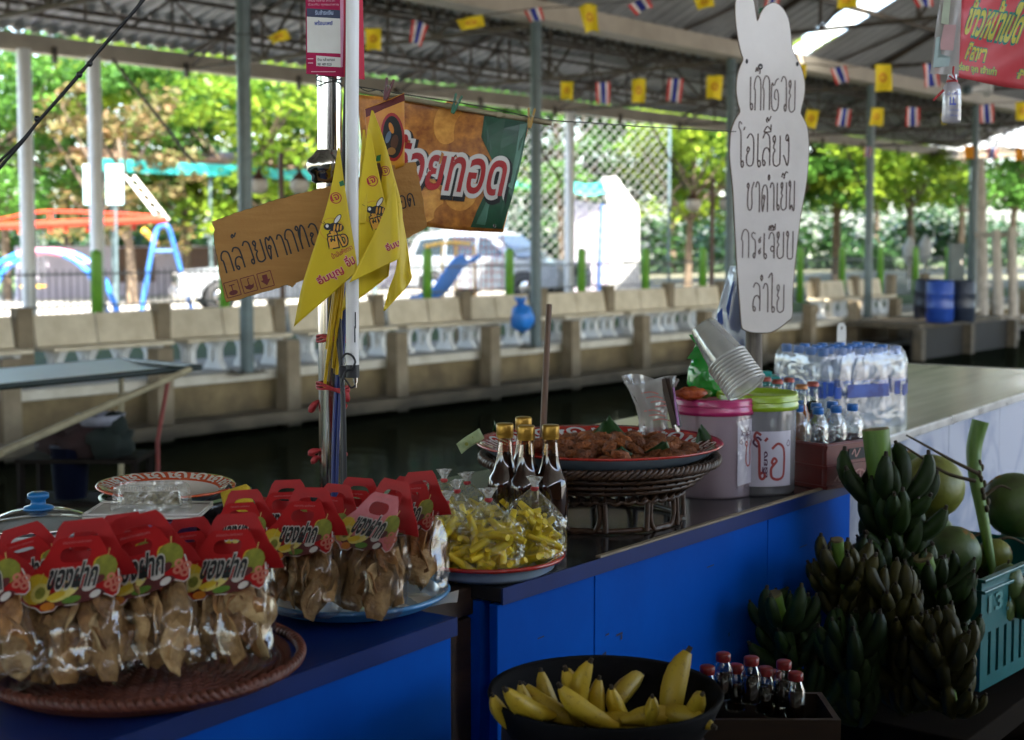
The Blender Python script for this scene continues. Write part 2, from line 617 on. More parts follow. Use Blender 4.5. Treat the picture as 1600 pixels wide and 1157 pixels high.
def corrug(b, x0, x1, p0, p1, pitch=.34, amp=.055):
    """corrugated sheet between lines p0=(y,z) and p1=(y,z); ribs run across the canal"""
    nx = int((x1 - x0) / pitch) * 4
    vs, fs = [], []
    pr = [(0, 0), (.35, 0), (.5, 1), (.85, 1)]
    nx = int((x1 - x0) / pitch)
    for i in range(nx):
        for f, h in pr:
            x = x0 + (i + f) * pitch
            vs += [(x, p0[0], p0[1] + h * amp), (x, p1[0], p1[1] + h * amp)]
    k = len(vs) // 2
    fs = [(2 * i, 2 * i + 2, 2 * i + 3, 2 * i + 1) for i in range(k - 1)]
    return b.add(vs, fs)


YM, RISE = (YC + YE) / 2, 1.2
ZB = ZV + .05
hall = thing('market_hall', 'open steel market roof on grey columns above the far bank', 'market hall', (30, YC, ZS))
corrug(MB(), XR0, XR1, (YE + .1, ZV + .34), (YM, ZV + .34 + RISE)).build('far_roof_sheet', M_roof, hall, True)
corrug(MB(), XR0, XR1, (YM, ZV + .34 + RISE), (YC - .1, ZV + .34)).build('near_roof_sheet', M_roof, hall, True)
colm = MB(); colm.tube([(0, 0, .012), (0, 0, ZV - ZS + .2)], .09, 14)
col0 = colm.build('column', M_steel, hall)
bpm = MB(); bpm.box((0, 0, .008), (.42, .34, .016))
for sx in (-.16, .16):
    for sy in (-.12, .12):
        bpm.tube([(sx, sy, .012), (sx, sy, .05)], .018, 6)
bpm.build('base_plate', M_rust, col0)
for k in range(10):
    o = col0 if k == 0 else dup(col0, hall)
    o.location = Vector((6 * k, YC, ZS)) - hall.location
gm = MB()
gm.box(((XR0 + XR1) / 2, YE + .25, ZV + .16), (XR1 - XR0, .28, .32))
gm.build('eave_gutter', M_gut, hall, True)
gm = MB(); gm.box(((XR0 + XR1) / 2, YC, ZV + .20), (XR1 - XR0, .46, .30)); gm.build('valley_gutter', M_gut, hall, True)
for k in range(-10, 20):
    b = MB(); b.box((3 * k, YE + .08, ZV - .02), (.07, .09, .3)); b.build('gutter_bracket', M_rust, hall, True)
# transverse trusses
for k in range(-3, 10):
    x = 6 * k + .02
    b = MB()
    zt = lambda y: ZV + .30 + RISE * (1 - abs(y - YM) / (YM - YC))
    b.beam((x, YC, ZV + .0), (x, YE, ZV + .0), .07)
    b.beam((x, YC, ZV + .28), (x, YM, zt(YM) - .02), .07)
    b.beam((x, YM, zt(YM) - .02), (x, YE, ZV + .28), .07)
    nseg = 8
    for j in range(nseg):
        y0 = YC + (YE - YC) * j / nseg
        y1 = YC + (YE - YC) * (j + 1) / nseg
        if j % 2: b.beam((x, y0, zt(y0) - .03), (x, y1, ZV + .02), .045)
        else: b.beam((x, y0, ZV + .02), (x, y1, zt(y1) - .03), .045)
        if 0 < j: b.beam((x, y0, ZV), (x, y0, zt(y0) - .03), .04)
    b.build('cross_truss', M_rust, hall, True)
# long trusses and purlins
for y in (16.9, YM, 21.3):
    b = MB()
    zt = ZV + .26 + RISE * (1 - abs(y - YM) / (YM - YC))
    b.beam((XR0, y, zt), (XR1, y, zt), .07)
    zb = zt - .62
    b.beam((XR0, y, zb), (XR1, y, zb), .07)
    k = 0
    x = XR0
    while x < XR1 - .9:
        if k % 2: b.beam((x, y, zt), (x + .9, y, zb), .04)
        else: b.beam((x, y, zb), (x + .9, y, zt), .04)
        if k % 2: b.beam((x, y, zt), (x, y, zb), .035)
        x += .9; k += 1
    b.build('long_truss', M_rust, hall, True)
for y in (15.7, 18.0, 20.2, 22.4):
    zt = ZV + .30 + RISE * (1 - abs(y - YM) / (YM - YC))
    MB().beam((XR0, y, zt), (XR1, y, zt), .05, .08).build('purlin', M_rust, hall, True)
# diagonal knee braces from column to far eave posts
for k in range(1, 9):
    b = MB()
    b.tube([(6 * k - .02, YE - .15, ZV - 1.9), (6 * k - 1.9, YE - .15, ZV)], .035, 6)
    b.build('knee_brace', M_rust, hall, True)
# white poles under the far eave
pm = MB(); pm.tube([(0, 0, 0), (0, 0, ZV - ZS)], .13, 14)
wp = pm.build('eave_post', M_white, hall)
pxs = [44, 152, 890, 1160]
for i, px in enumerate(pxs):
    o = wp if i == 0 else dup(wp, hall)
    q = ony(px, 380, YE - .1)
    o.location = Vector((q.x, YE - .1, ZS)) - hall.location

# roof over the canal ----------------------------------------------------------------
hall2 = thing('canal_roof', 'tall corrugated roof with one bright skylight strip over the canal', 'roof', (30, 7, ZV))
YR, ZR, YN, ZN = 7.0, ZV + .36 + 3.7, -6.5, ZV + .1
XS0, XS1 = 26.2, 26.95
corrug(MB(), XR0, XS0, (YC + .1, ZV + .36), (YR, ZR)).build('roof_sheet', M_roofl, hall2, True)
corrug(MB(), XS1, XR1, (YC + .1, ZV + .36), (YR, ZR)).build('roof_sheet', M_roofl, hall2, True)
b = MB(); b.add([(XS0, YC + .1, ZV + .39), (XS1, YC + .1, ZV + .39), (XS1, YR, ZR + .03), (XS0, YR, ZR + .03)], [(0, 1, 2, 3)])
b.build('skylight_strip', M_clear, hall2, True)
corrug(MB(), XR0, XR1, (YR, ZR), (YN, ZN)).build('near_roof_sheet', M_roofl, hall2, True)
for k in range(-2, 10):
    x = 6 * k - .03
    b = MB()
    zt = lambda y: ZV + .3 + (ZR - ZV - .36) * (YC - y) / (YC - YR)
    b.beam((x, YC, ZV + .32), (x, YR, ZR - .05), .09)
    b.beam((x, YC, ZV + .42), (x, -6, ZV + .42), .07)
    b.beam((x, YR, ZR - .05), (x, YN, ZN - .05), .09)
    for j in range(1, 5):
        y0 = YC - 1.9 * j
        b.beam((x, y0, ZV + .42), (x, y0, zt(y0)), .05)
        b.beam((x, y0 + 1.9, ZV + .42), (x, y0, zt(y0)), .05)
    b.build('cross_truss', M_rust, hall2, True)
for y in (13.0, 11.2, 9.2):
    z = ZV + .3 + (ZR - ZV - .36) * (YC - y) / (YC - YR)
    MB().beam((XR0, y, z), (XR1, y, z), .06, .1).build('purlin', M_rust, hall2, True)
for k in range(-2, 10):
    b = MB(); b.beam((6 * k - 1.8, YC - .05, ZV + .38), (6 * k - .1, 11.2, ZV + .3 + (ZR - ZV - .36) * .44), .05); b.build('wind_brace', M_rust, hall2, True)

# roof across the canal end --------------------------------------------------------------
hall3 = thing('end_roof', 'pale roof crossing the far end of the canal behind the red banner', 'roof', (62, 10, ZS))
b = MB()
for i, (za, zb_) in enumerate([(ZV + .35, ZV + 1.9)]):
    ny = 120
    vs = []
    for j in range(ny + 1):
        y = -14 + 40 * j / ny
        h = .04 * (j % 2)
        vs += [(57.6, y, za + h), (64, y, zb_ + h)]
    b.add(vs, [(2 * j, 2 * j + 1, 2 * j + 3, 2 * j + 2) for j in range(ny)])
b.build('roof_sheet', M_roofl, hall3, True)
MB().box((57.5, 6, ZV + .16), (.3, 40, .34)).build('fascia', M_gut, hall3, True)
for y in (2.5, 6.5, 10.5, 14.6, 19, 23.5):
    b = MB(); b.tube([(57.6, y, ZW - .1 if y < 14.9 else ZS), (57.6, y, ZV)], .1, 10); b.build('column', M_steel, hall3, True)
for x in (59.2, 61.5):
    b = MB(); z = ZV + .3 + (x - 57.6) * .242
    b.beam((x, -14, z), (x, 26, z), .1); b.beam((x, -14, z - .6), (x, 26, z - .6), .08)
    for j in range(26):
        y = -14 + 1.5 * j
        b.beam((x, y, z if j % 2 else z - .6), (x, y + 1.5, z - .6 if j % 2 else z), .05)
    b.build('truss', M_rust, hall3, True)


# trees -------------------------------------------------------------------------------
def leaf_cloud(clumps, per, size, seed, flat=.35, drop=0):
    g = random.Random(seed)
    vs, fs = [], []
    for (cx, cy, cz, r) in clumps:
        for _ in range(per):
            a, q = g.uniform(0, 6.283), r * math.sqrt(g.random())
            x, y = cx + q * math.cos(a), cy + q * math.sin(a)
            z = cz + g.gauss(0, flat * r * .5) - (q / r) ** 2 * r * .25
            s_ = size * g.uniform(.6, 1.25)
            d = Vector((g.gauss(0, 1), g.gauss(0, 1), g.gauss(0, .55))).normalized()
            e = d.cross(Vector((g.gauss(0, .5), g.gauss(0, .5), 1))).normalized()
            c = Vector((x, y, z))
            o = len(vs)
            vs += [tuple(c - d * s_ * .5), tuple(c + e * s_ * .28), tuple(c + d * s_ * .5), tuple(c - e * s_ * .28)]
            fs.append((o, o + 1, o + 2, o + 3))
    b = MB()
    b.add(vs, fs)
    return b


def tree(loc, h, cr, label, lm, seed, n=26, per=110, size=.3, trunk=.16, base=.42, group=None, spread=.5):
    g = random.Random(seed)
    t = thing('tree', label, 'tree', loc, 0, group)
    b = MB()
    lean = Vector((g.uniform(-.4, .4), g.uniform(-.4, .4), 0))
    top = Vector((lean.x, lean.y, h * .72))
    tp = [Vector((0, 0, -.05)), Vector((lean.x * .1, lean.y * .2, h * .2)), Vector((lean.x * .5, lean.y * .4, h * .42)), top]
    b.tube(spline(tp, 4), [trunk * (1 - .7 * i / 12) for i in range(13)], 9)
    clumps = []
    for i in range(n):
        a = g.uniform(0, 6.283)
        q = cr * math.sqrt(g.random())
        zz = h * (base + (1 - base) * g.random() ** .8)
        zz = min(zz, h * (1.02 - .25 * (q / cr) ** 2))
        clumps.append((lean.x + q * math.cos(a), lean.y + q * math.sin(a), zz, cr * g.uniform(.2, .4)))
        if i < 11:
            f = g.uniform(.35, .85)
            s0 = Vector((lean.x * f, lean.y * f, h * .72 * f))
            e = Vector(clumps[-1][:3])
            mid = s0.lerp(e, .5) + Vector((0, 0, -.05 * h * g.uniform(0, 1)))
            b.tube(spline([s0, mid, e], 3), [trunk * (.5 - .06 * k) for k in range(7)], 6)
    b.build('trunk', M_bark, t)
    leaf_cloud(clumps, per, size, seed + 1).build('crown', lm, t, stuff=True)
    return t


TR = [  # px, distance, height, crown radius, material, label, size
    (10, 42, 8.2, 3.4, M_leafA, 'bright leafy tree at the far left behind the white lamp pole'),
    (105, 47, 9, 3.6, M_leafB, 'sunlit yellow-green tree between the two white poles'),
    (205, 40, 6.4, 2.0, M_leafD, 'small tree with dry orange brown leaves right of the second white pole'),
    (290, 46, 8.6, 3.6, M_leafA, 'layered green tree above the swing frame'),
    (410, 44, 8.2, 3.4, M_leafB, 'pale green tree behind the leftmost grey column'),
    (500, 50, 9, 3.6, M_leafA, 'green tree behind the steel pole'),
    (600, 58, 9, 3.6, M_leafC, 'dark tree hidden behind the fried banana banner'),
    (740, 60, 9.5, 3.8, M_leafA, 'green tree behind the right end of the fried banana banner'),
    (880, 54, 9.0, 3.2, M_leafA, 'green tree behind the chain-link netting by the middle column'),
    (975, 58, 9.8, 3.2, M_leafC, 'dark green tree above the white hut'),
    (1075, 52, 7.4, 3.0, M_leafB, 'bright yellow-green tree left of the rabbit sign'),
    (1200, 60, 9.5, 3.6, M_leafA, 'green tree behind the rabbit sign'),
    (1308, 60, 10.2, 4.4, M_leafB, 'tree with a dark forked trunk right of the rabbit sign'),
    (1425, 68, 10.5, 4.4, M_leafB, 'sunlit yellow-green tree between the two right columns'),
    (1500, 74, 11, 4.6, M_leafA, 'green tree behind the rightmost dark column'),
    (1580, 78, 11, 4.6, M_leafA, 'blue-green tree at the far right edge'),
    (1660, 84, 12, 5.0, M_leafB, 'tall pale tree beyond the right edge of the roof'),
    (170, 60, 12, 5.0, M_leafC, 'tall dark tree rising behind the left trees'),
    (360, 64, 12, 5.0, M_leafC, 'tall dark tree far behind the swing frame'),
    (700, 74, 12, 5.5, M_leafC, 'tall dark tree far behind the parked car'),
    (1050, 80, 13, 5.4, M_leafA, 'tall tree far behind the white hut'),
    (1370, 92, 14, 6.2, M_leafA, 'tall tree far behind the column right of the rabbit sign'),
]
for i, (px, d, h, cr, lm, lb) in enumerate(TR):
    q = at(px, 380, d)
    lo = px < 560
    tree((q.x, q.y, ZS), h, cr, lb, lm, 100 + i, n=(48 if lo else 50) + (d > 58) * 8, per=150 if lm != M_leafD else 45, size=.30 if d < 56 else .42, trunk=.17 if d < 60 else .24, group='trees in the park', base=.24 if lo else .36)
# low shrubbery closing the far side of the park
g = random.Random(5)
cl = []
for i in range(90):
    px = -150 + 1950 * i / 89
    q = at(px, 380, g.uniform(70, 84) + max(0, px - 900) * .035)
    cl.append((q.x, q.y, ZS + g.uniform(.4, 2.6), g.uniform(1.2, 2.2)))
for i in range(70):
    px = 560 + 1250 * i / 69
    q = at(px, 380, g.uniform(92, 118) + max(0, px - 900) * .03)
    cl.append((q.x, q.y, ZS + g.uniform(1.5, 8.5), g.uniform(1.8, 3.2)))
tag(leaf_cloud(cl, 260, .6, 77, .9).build('undergrowth', M_leafC), 'dense green shrubbery closing the far side of the park', 'shrubbery', kind='stuff')

# fence with green posts ---------------------------------------------------------------------
YF = 20.0
fence = thing('park_fence', 'dark barred fence with round green posts behind the benches', 'fence', (24, YF, ZS))
pm = MB(); pm.lathe([(0, 0), (.095, 0), (.095, 1.5), (.085, 1.56), (0, 1.6)], 12)
gp = pm.build('fence_post', M_green, fence)
for k in range(-3, 15):
    o = gp if k == -3 else dup(gp, fence)
    o.location = Vector((13.35 + 2.6 * k, YF, ZS)) - fence.location
M_bar = mat('thin_dark_bars', (.12, .13, .14), .5)
b = MB()
for k in range(-60, 290):
    x = 11 + .13 * k
    b.tube([(x, YF + .12, ZS + .05), (x, YF + .12, ZS + 1.28)], .009, 4, False)
b.build('fence_bars', M_bar, fence, True, stuff=True)
for z in (.12, .68, 1.2):
    MB().box((28, YF + .13, ZS + z), (60, .03, .035)).build('fence_rail', M_bar, fence, True)
# tall chain-link netting behind
net = thing('chain_link_netting', 'tall pale chain-link netting on posts left of the white hut', 'netting', tuple(at(880, 380, 46)))
b = MB()
q0, q1 = at(560, 380, 42), at(1045, 380, 46)
q0.z = q1.z = 0
dv = (q1 - q0); Ln = dv.length; dv.normalize()
hn = 5.6
k = 0
while k * .34 < Ln + hn:
    s_ = k * .34
    for sg in (1, -1):
        a0, a1 = (s_, s_ - hn) if sg > 0 else (s_ - hn, s_)
        zA, zB = 0., hn
        pa, pb = Vector((a0, 0, zA)), Vector((a1, 0, zB))
        # clip to panel
        def cl_(t): return pa.lerp(pb, t)
        ts = [0, 1]
        if a0 != a1:
            for lim in (0, Ln):
                tt = (lim - a0) / (a1 - a0)
                if 0 < tt < 1: ts.append(tt)
        ts.sort()
        for t0, t1 in zip(ts, ts[1:]):
            mm = cl_((t0 + t1) / 2)
            if 0 <= mm.x <= Ln:
                A, B = cl_(t0), cl_(t1)
                b.tube([q0 + dv * A.x + Vector((0, 0, ZS + A.z)), q0 + dv * B.x + Vector((0, 0, ZS + B.z))], .0075, 3, False)
    k += 1
b.build('netting', mat('dull_galvanised_wire', (.30, .31, .30), .6), net, True, stuff=True)
for f in (0, .33, .66, 1):
    q = q0 + dv * Ln * f
    b = MB(); b.tube([(q.x, q.y, ZS), (q.x, q.y, ZS + hn)], .05, 8); b.build('net_post', M_steel, net, True)

# ================================================================== PARK PROPS
M_red = mat('orange_red_paint', (.42, .04, .016), .5, scale=3, c2=(.30, .03, .012), spec=.25)
M_blue = mat('blue_paint', (.03, .13, .42), .4, scale=3)
M_bblue = mat('bright_blue_plastic', (.03, .22, .72), .35, scale=3)
M_pink = mat('pink_paint', (.62, .2, .3), .5)
M_yel = mat('yellow_paint', (.75, .42, .03), .5)
M_glassd = mat('dark_car_glass', (.02, .03, .035), .08, spec=.8)
M_silver = mat('silver_car_paint', (.34, .36, .38), .28, metal=.3, scale=2, c2=(.28, .30, .32), coat=.5)
M_blk = mat('black_rubber', (.015, .015, .015), .7)
M_chrome = mat('polished_steel', (.62, .60, .56), .14, metal=1, scale=4, c2=(.5, .47, .43))
M_lav = mat('pale_mauve_render', (.50, .45, .52), .8, scale=1, c2=(.40, .36, .42))
M_tent = mat('white_tent_fabric', (.60, .60, .58), .7, scale=1, c2=(.50, .50, .49), trans=.25)
M_globe = mat('frosted_lamp_globe', (.62, .58, .54), .3, scale=3, c2=(.5, .46, .42))
M_brown = mat('brown_painted_metal', (.09, .04, .02), .5)

# swing frame
t = thing('swing_frame', 'swing frame with a thick orange red beam and blue A-shaped legs', 'swing frame', tuple(at(130, 488, 34.5)), FACE)
S = 34.5 / FPX
X = lambda px: (px - 130) * S
Z = lambda py: (488 - py) * S
b = MB(); b.tube([(X(-60), .3, Z(356)), (X(262), 0, Z(344))], .095, 12); b.build('beam', M_red, t)
b = MB(); b.tube(spline([(X(-60), .3, Z(345)), (X(0), .25, Z(343)), (X(78), .15, Z(331)), (X(250), .02, Z(339))], 4), .042, 8); b.build('upper_rail', M_red, t)
for px in (-30, 30, 78, 102, 136, 180, 208):
    b = MB(); zt = 350 - (px - 30) * .03
    b.tube([(X(px), .2, Z(zt + 6)), (X(px), .2, Z(zt + 16))], .06, 8); b.build('hanger', M_red, t)
b = MB(); b.tube([(X(78), .18, Z(331)), (X(78), .18, Z(350))], .06, 8); b.build('strut', M_red, t)
b = MB()
b.tube(spline([(X(226), -.3, 0), (X(240), -.15, Z(400)), (X(247), 0, Z(362)), (X(256), 0, Z(354)), (X(266), 0, Z(358)), (X(276), .1, Z(400)), (X(296), .3, 0)], 5), .065, 8)
b.tube([(X(242), -.1, Z(393)), (X(274), .1, Z(393))], .05, 6)
b.build('leg_frame', M_blue, t)
b = MB(); b.tube(spline([(X(-62), .5, 0), (X(-55), .4, Z(400)), (X(-46), .3, Z(360)), (X(-38), .4, Z(400)), (X(-30), .6, 0)], 5), .065, 8); b.build('leg_frame', M_blue, t)
for px in (36, 62):
    b = MB()
    for dx in (-4, 4):
        b.tube([(X(px + dx), .2, Z(352)), (X(px + dx), .2, Z(446))], .012, 5, False)
    b.build('chain', M_bar, t, stuff=True)
b = MB(); b.box((X(49), .2, Z(448)), (.55, .25, .05)); b.build('seat', M_yel, t)
b = MB(); b.tube([(X(218), .5, Z(360)), (X(242), .3, Z(381))], .08, 8); b.build('yellow_bar', M_yel, t)

# arch climber
t = thing('climbing_arch', 'low blue and pink climbing arch in front of the swing frame', 'climbing arch', tuple(at(66, 492, 31)), FACE)
S2 = 31 / FPX
arc = [((px - 66) * S2, 0, (492 - py) * S2) for px, py in [(-40, 492), (-22, 440), (0, 414), (30, 398), (66, 393), (100, 398), (125, 412), (148, 440), (168, 492)]]
for dy in (0, .8):
    for a0, a1, mm in ((0, 4, M_bblue), (3, 6, M_pink), (5, 9, M_bblue)):
        seg = [(p[0], p[1] + dy, p[2]) for p in arc[a0:a1]]
        b = MB(); b.tube(spline(seg, 4), .07 - .003 * (mm is M_bblue), 8); b.build('arch_rail', mm, t)
for p in arc[1:-1]:
    b = MB(); b.tube([(p[0], 0, p[2]), (p[0], .8, p[2])], .03, 6); b.build('rung', M_pink, t)

# slide and climbing frame near the car
t = thing('blue_slide', 'bright blue plastic slide with a yellow and orange climbing frame before the car', 'slide', tuple(at(700, 480, 37)), FACE)
S3 = 37 / FPX
pt = lambda px, py, y=0: ((px - 700) * S3, y, (482 - py) * S3)
b = MB()
path = spline([pt(738, 411, .3), pt(722, 417, .15), pt(705, 440), pt(690, 462, -.1), pt(672, 472, -.2), pt(655, 474, -.3)], 5)


def slide(u, v):
    i = u * (len(path) - 1); k = min(int(i), len(path) - 2)
    p = path[k].lerp(path[k + 1], i - k)
    a = (v - .5) * 2
    return (p.x + a * .22, p.y + a * .12, p.z + abs(a) ** 3 * .18)


b.grid(slide, 24, 10); b.build('chute', M_bblue, t, solid=.03)
b = MB()
for px in (668, 690, 712, 740):
    b.tube([pt(px, 482, .5), pt(px, 386, .5)], .03, 6)
b.build('uprights', M_yel, t, label='yellow uprights')
b = MB(); b.tube(spline([pt(662, 388, .5), pt(700, 382, .5), pt(735, 384, .5)], 4), .045, 8); b.build('top_bar', M_yel, t)
for (x0, x1) in ((708, 742), (750, 785)):
    for j in range(5):
        b = MB(); b.tube([pt(x0 + (x1 - x0) * j / 4, 362, .9), pt(x0 + (x1 - x0) * j / 4, 482, .9)], .014, 5); b.build('grille_bar', M_red, t)
    for j in range(9):
        b = MB(); b.tube([pt(x0, 364 + 13 * j, .92), pt(x1, 364 + 13 * j, .92)], .014, 5); b.build('grille_bar', M_red, t)

# second small bag of blue plastic on the bench end
t = thing('blue_plastic_bag', 'crumpled blue plastic bag left at the gap in the benches', 'plastic bag', tuple(at(816, 506, 22.6)), FACE)
b = MB(); b.ell((0, 0, .1), (.19, .15, .22), 14, 10, None, .16, 3); b.build('bag_body', M_bblue, t)
b = MB(); b.lathe([(.03, .30), (.07, .36), (.10, .42)], 9, (-.02, 0, 0), wob=lambda a, z: .3 * math.sin(3 * a)); b.build('bag_neck', M_bblue, t, solid=.004)


# parked car -----------------------------------------------------------------
def car(label, loc, rz):
    t = thing('parked_car', label, 'car', loc, rz)
    L, W, H = 4.7, 1.84, 1.84
    low = [(-2.32, .42), (-2.34, .85), (-2.28, 1.08), (-1.0, 1.12), (.9, 1.12), (1.05, 1.1), (2.0, 1.02), (2.28, .92), (2.35, .7), (2.33, .42), (1.85, .36), (1.75, .62), (1.5, .8), (1.2, .8), (.98, .62), (.9, .34), (-.95, .34), (-1.03, .62), (-1.25, .8), (-1.55, .8), (-1.8, .62), (-1.88, .38)]
    b = MB(); b.poly(low, W, -W / 2); b.build('body', M_silver, t, False, .07)
    ch = [(-2.24, 1.08), (-2.05, 1.62), (-1.85, 1.76), (-1.0, H), (.05, 1.82), (.35, 1.72), (1.1, 1.1)]
    vs = []
    for s in (-1, 1):
        for (x, z) in ch:
            k = (z - 1.08) / (H - 1.08)
            vs.append((x, s * (W / 2 - .03 - .16 * k), z))
    n_ = len(ch)
    fs = [tuple(range(n_))[::-1], tuple(range(n_, 2 * n_))] + [(i, i + 1, n_ + i + 1, n_ + i) for i in range(n_ - 1)]
    b = MB(); b.add(vs, fs); b.build('cabin', M_silver, t, False, .03)
    for s in (-1, 1):
        yy = lambda z: s * (W / 2 - .03 - .16 * (z - 1.08) / (H - 1.08) + .012)
        for q in ([(-2.0, 1.18), (-1.85, 1.6), (-1.1, 1.66), (-1.1, 1.18)], [(-1.0, 1.18), (-1.0, 1.67), (-.15, 1.68), (-.15, 1.18)], [(-.06, 1.18), (-.06, 1.68), (.22, 1.64), (.82, 1.18)]):
            b = MB(); b.add([(x, yy(z), z) for x, z in q], [(0, 1, 2, 3)]); b.build('side_window', M_glassd, t)
        b = MB(); b.box((.86, s * (W / 2 + .08), 1.2), (.1, .2, .16)); b.build('wing_mirror', M_silver, t, False, .03)
        b = MB(); b.ell((2.22, s * .68, .88), (.12, .2, .1), 12, 8); b.build('headlight', M_globe, t)
        for x in (1.36, -1.4):
            T = Matrix.Translation((x, s * (W / 2 - .08), .38)) @ Matrix.Rotation(R(90), 4, 'X')
            b = MB(); b.lathe([(.2, -.11), (.33, -.11), (.38, -.06), (.38, .06), (.33, .11), (.2, .11)], 24, (0, 0, 0), T); wh = b.build('wheel', M_blk, t)
            b = MB(); b.lathe([(0, -.095), (.05, -.1), (.2, -.085), (.215, 0), (.2, .085), (.05, .1), (0, .095)], 20, (0, 0, 0), T); b.build('rim', M_chrome, wh)
    b = MB(); b.add([(.40, -.66, 1.70), (.40, .66, 1.70), (1.07, .76, 1.14), (1.07, -.76, 1.14)], [(0, 1, 2, 3)], False, Matrix.Translation((.02, 0, .02))); b.build('windscreen', M_glassd, t)
    b = MB()
    b.box((2.34, 0, .80), (.06, .9, .26))
    gr = b.build('grille', M_chrome, t, False, .02)
    for k in range(8):
        b = MB(); b.box((2.375, -.38 + .11 * k, .80), (.02, .055, .2)); b.build('slot', M_blk, gr)
    b = MB(); b.box((2.33, 0, .48), (.14, 1.7, .22)); b.build('bumper', M_silver, t, False, .05)
    for s in (-1, 1):
        b = MB(); b.tube([(-1.7, s * .6, 1.86), (0, s * .6, 1.88)], .022, 6); b.build('roof_rail', M_chrome, t)
    return t


q = at(775, 380, 42)
tcar = car('silver four-wheel-drive car parked behind the blue slide', (q.x, q.y, ZS + .006), FACE - R(30))
tcar.scale = (1.13, 1.13, 1.12)
q = at(420, 380, 36)
t = car('second silver car mostly hidden behind the cardboard sign', (q.x, q.y, ZS + .006), FACE - R(160))

# white hut with tent fabric
t = thing('white_hut', 'small hut with bright white fabric side right of the middle column', 'hut', tuple(at(950, 461, 47)), FACE)
S4 = 47 / FPX
pt = lambda px, py, y=0: ((px - 950) * S4, y, (461 - min(py, 461)) * S4)
b = MB(); b.add([pt(893, 485, .4), pt(952, 485, 0), pt(952, 322, 0), pt(893, 312, .4)], [(0, 1, 2, 3)]); b.build('front_wall', M_lav, t, solid=.08)
b = MB()
prof = [(940, 279), (962, 277), (997, 326), (1000, 485), (950, 485), (952, 330)]
b.add([pt(x, y, -.12) for x, y in prof], [tuple(range(6))])
b.add([pt(x, y, 1.4) for x, y in prof], [tuple(range(6))])
for i in range(6):
    a, c = prof[i], prof[(i + 1) % 6]
    b.add([pt(*a, -.12), pt(*c, -.12), pt(*c, 1.4), pt(*a, 1.4)], [(0, 1, 2, 3)])
b.build('tent_side', M_tent, t)
b = MB(); b.grid(lambda u, v: pt(892 + 56 * u, 300 - 20 * v + 6 * math.sin(u * 3.1), -.3 + 1.6 * v), 10, 6); b.build('awning', M_teal, t, solid=.04)
for px in (903, 921, 938):
    b = MB(); b.tube([pt(px, 322, .0), pt(px, 470, .0)], .03, 6); b.build('window_bar', M_bar, t)
b = MB(); b.box(pt(982, 409, -.14), (.36, .03, .04)); b.build('window_slot', M_bar, t)
b = MB(); b.tube([pt(940, 320, -.1), pt(936, 480, -.1)], .05, 6); b.build('door_post', M_blue, t)

# long shed with teal eave and mauve wall behind the playground
YS = 34.0
xa, xb = ony(160, 262, YS).x, ony(905, 292, YS).x
t = thing('long_shed', 'long open shed with a teal eave and mauve back wall behind the playground', 'shed', ((xa + xb) / 2, YS, ZS))
zE = 1.32 + 2.05
MB().box(((xa + xb) / 2, YS, zE + .1), (xb - xa, .12, .34)).build('eave_board', M_teal, t, True)
b = MB(); b.add([(xa, YS + .06, zE + .28), (xb, YS + .06, zE + .28), (xb, YS + 5, zE + 1.3), (xa, YS + 5, zE + .9)], [(0, 1, 2, 3)]); b.build('roof', M_brown, t, True, solid=.05)
MB().box(((xa + xb) / 2, YS + 4.8, ZS + .8), (xb - xa - .4, .2, 1.6)).build('back_wall', M_lav, t, True)
k = 0
x = xa + .4
while x < xb:
    b = MB(); b.tube([(x, YS + .15, ZS), (x, YS + .15, zE)], .06, 8); b.build('shed_post', M_steel, t, True); x += 3.4
for px in (210, 330, 470):
    q = ony(px, 400, YS + 4.6)
    MB().box((q.x, YS + 4.66, ZS + 1.0), (1.6, .06, 1.1)).build('shutter', M_brown, t, True)
# ladder leaning at the shed
t = thing('wooden_ladder', 'pale ladder leaning from the shed eave right of the second white pole', 'ladder', tuple(at(205, 420, 38)), FACE)
S5 = 38 / FPX
for dx in (0, 14):
    b = MB(); b.tube([((198 + dx - 205) * S5, 0, (420 - 276) * S5), ((262 + dx - 205) * S5, -.8, (420 - 345) * S5)], .03, 6); b.build('rail', M_globe, t)
for j in range(6):
    f = (j + .5) / 6
    b = MB(); b.tube([((198 + 64 * f - 205) * S5, -.8 * f, (144 - 69 * f) * S5), ((212 + 64 * f - 205) * S5, -.8 * f, (144 - 69 * f) * S5)], .02, 6); b.build('rung', M_globe, t)
# notice boards
M_pteal = mat('pale_aqua_board', (.42, .66, .66), .5, scale=1)
for px, lb in ((148, 'pale aqua notice board left of the second white pole'), (183, 'pale aqua notice board right of the second white pole')):
    t = thing('notice_board', lb, 'notice board', tuple(at(px, 485, 33)), FACE)
    b = MB(); b.box((0, 0, (485 - 290) * 33 / FPX), (.40, .04, .92)); b.build('board', M_pteal, t, False, .02)
    b = MB(); b.tube([(0, .05, 0), (0, .05, 2.6)], .035, 8); b.build('post', M_steel, t)
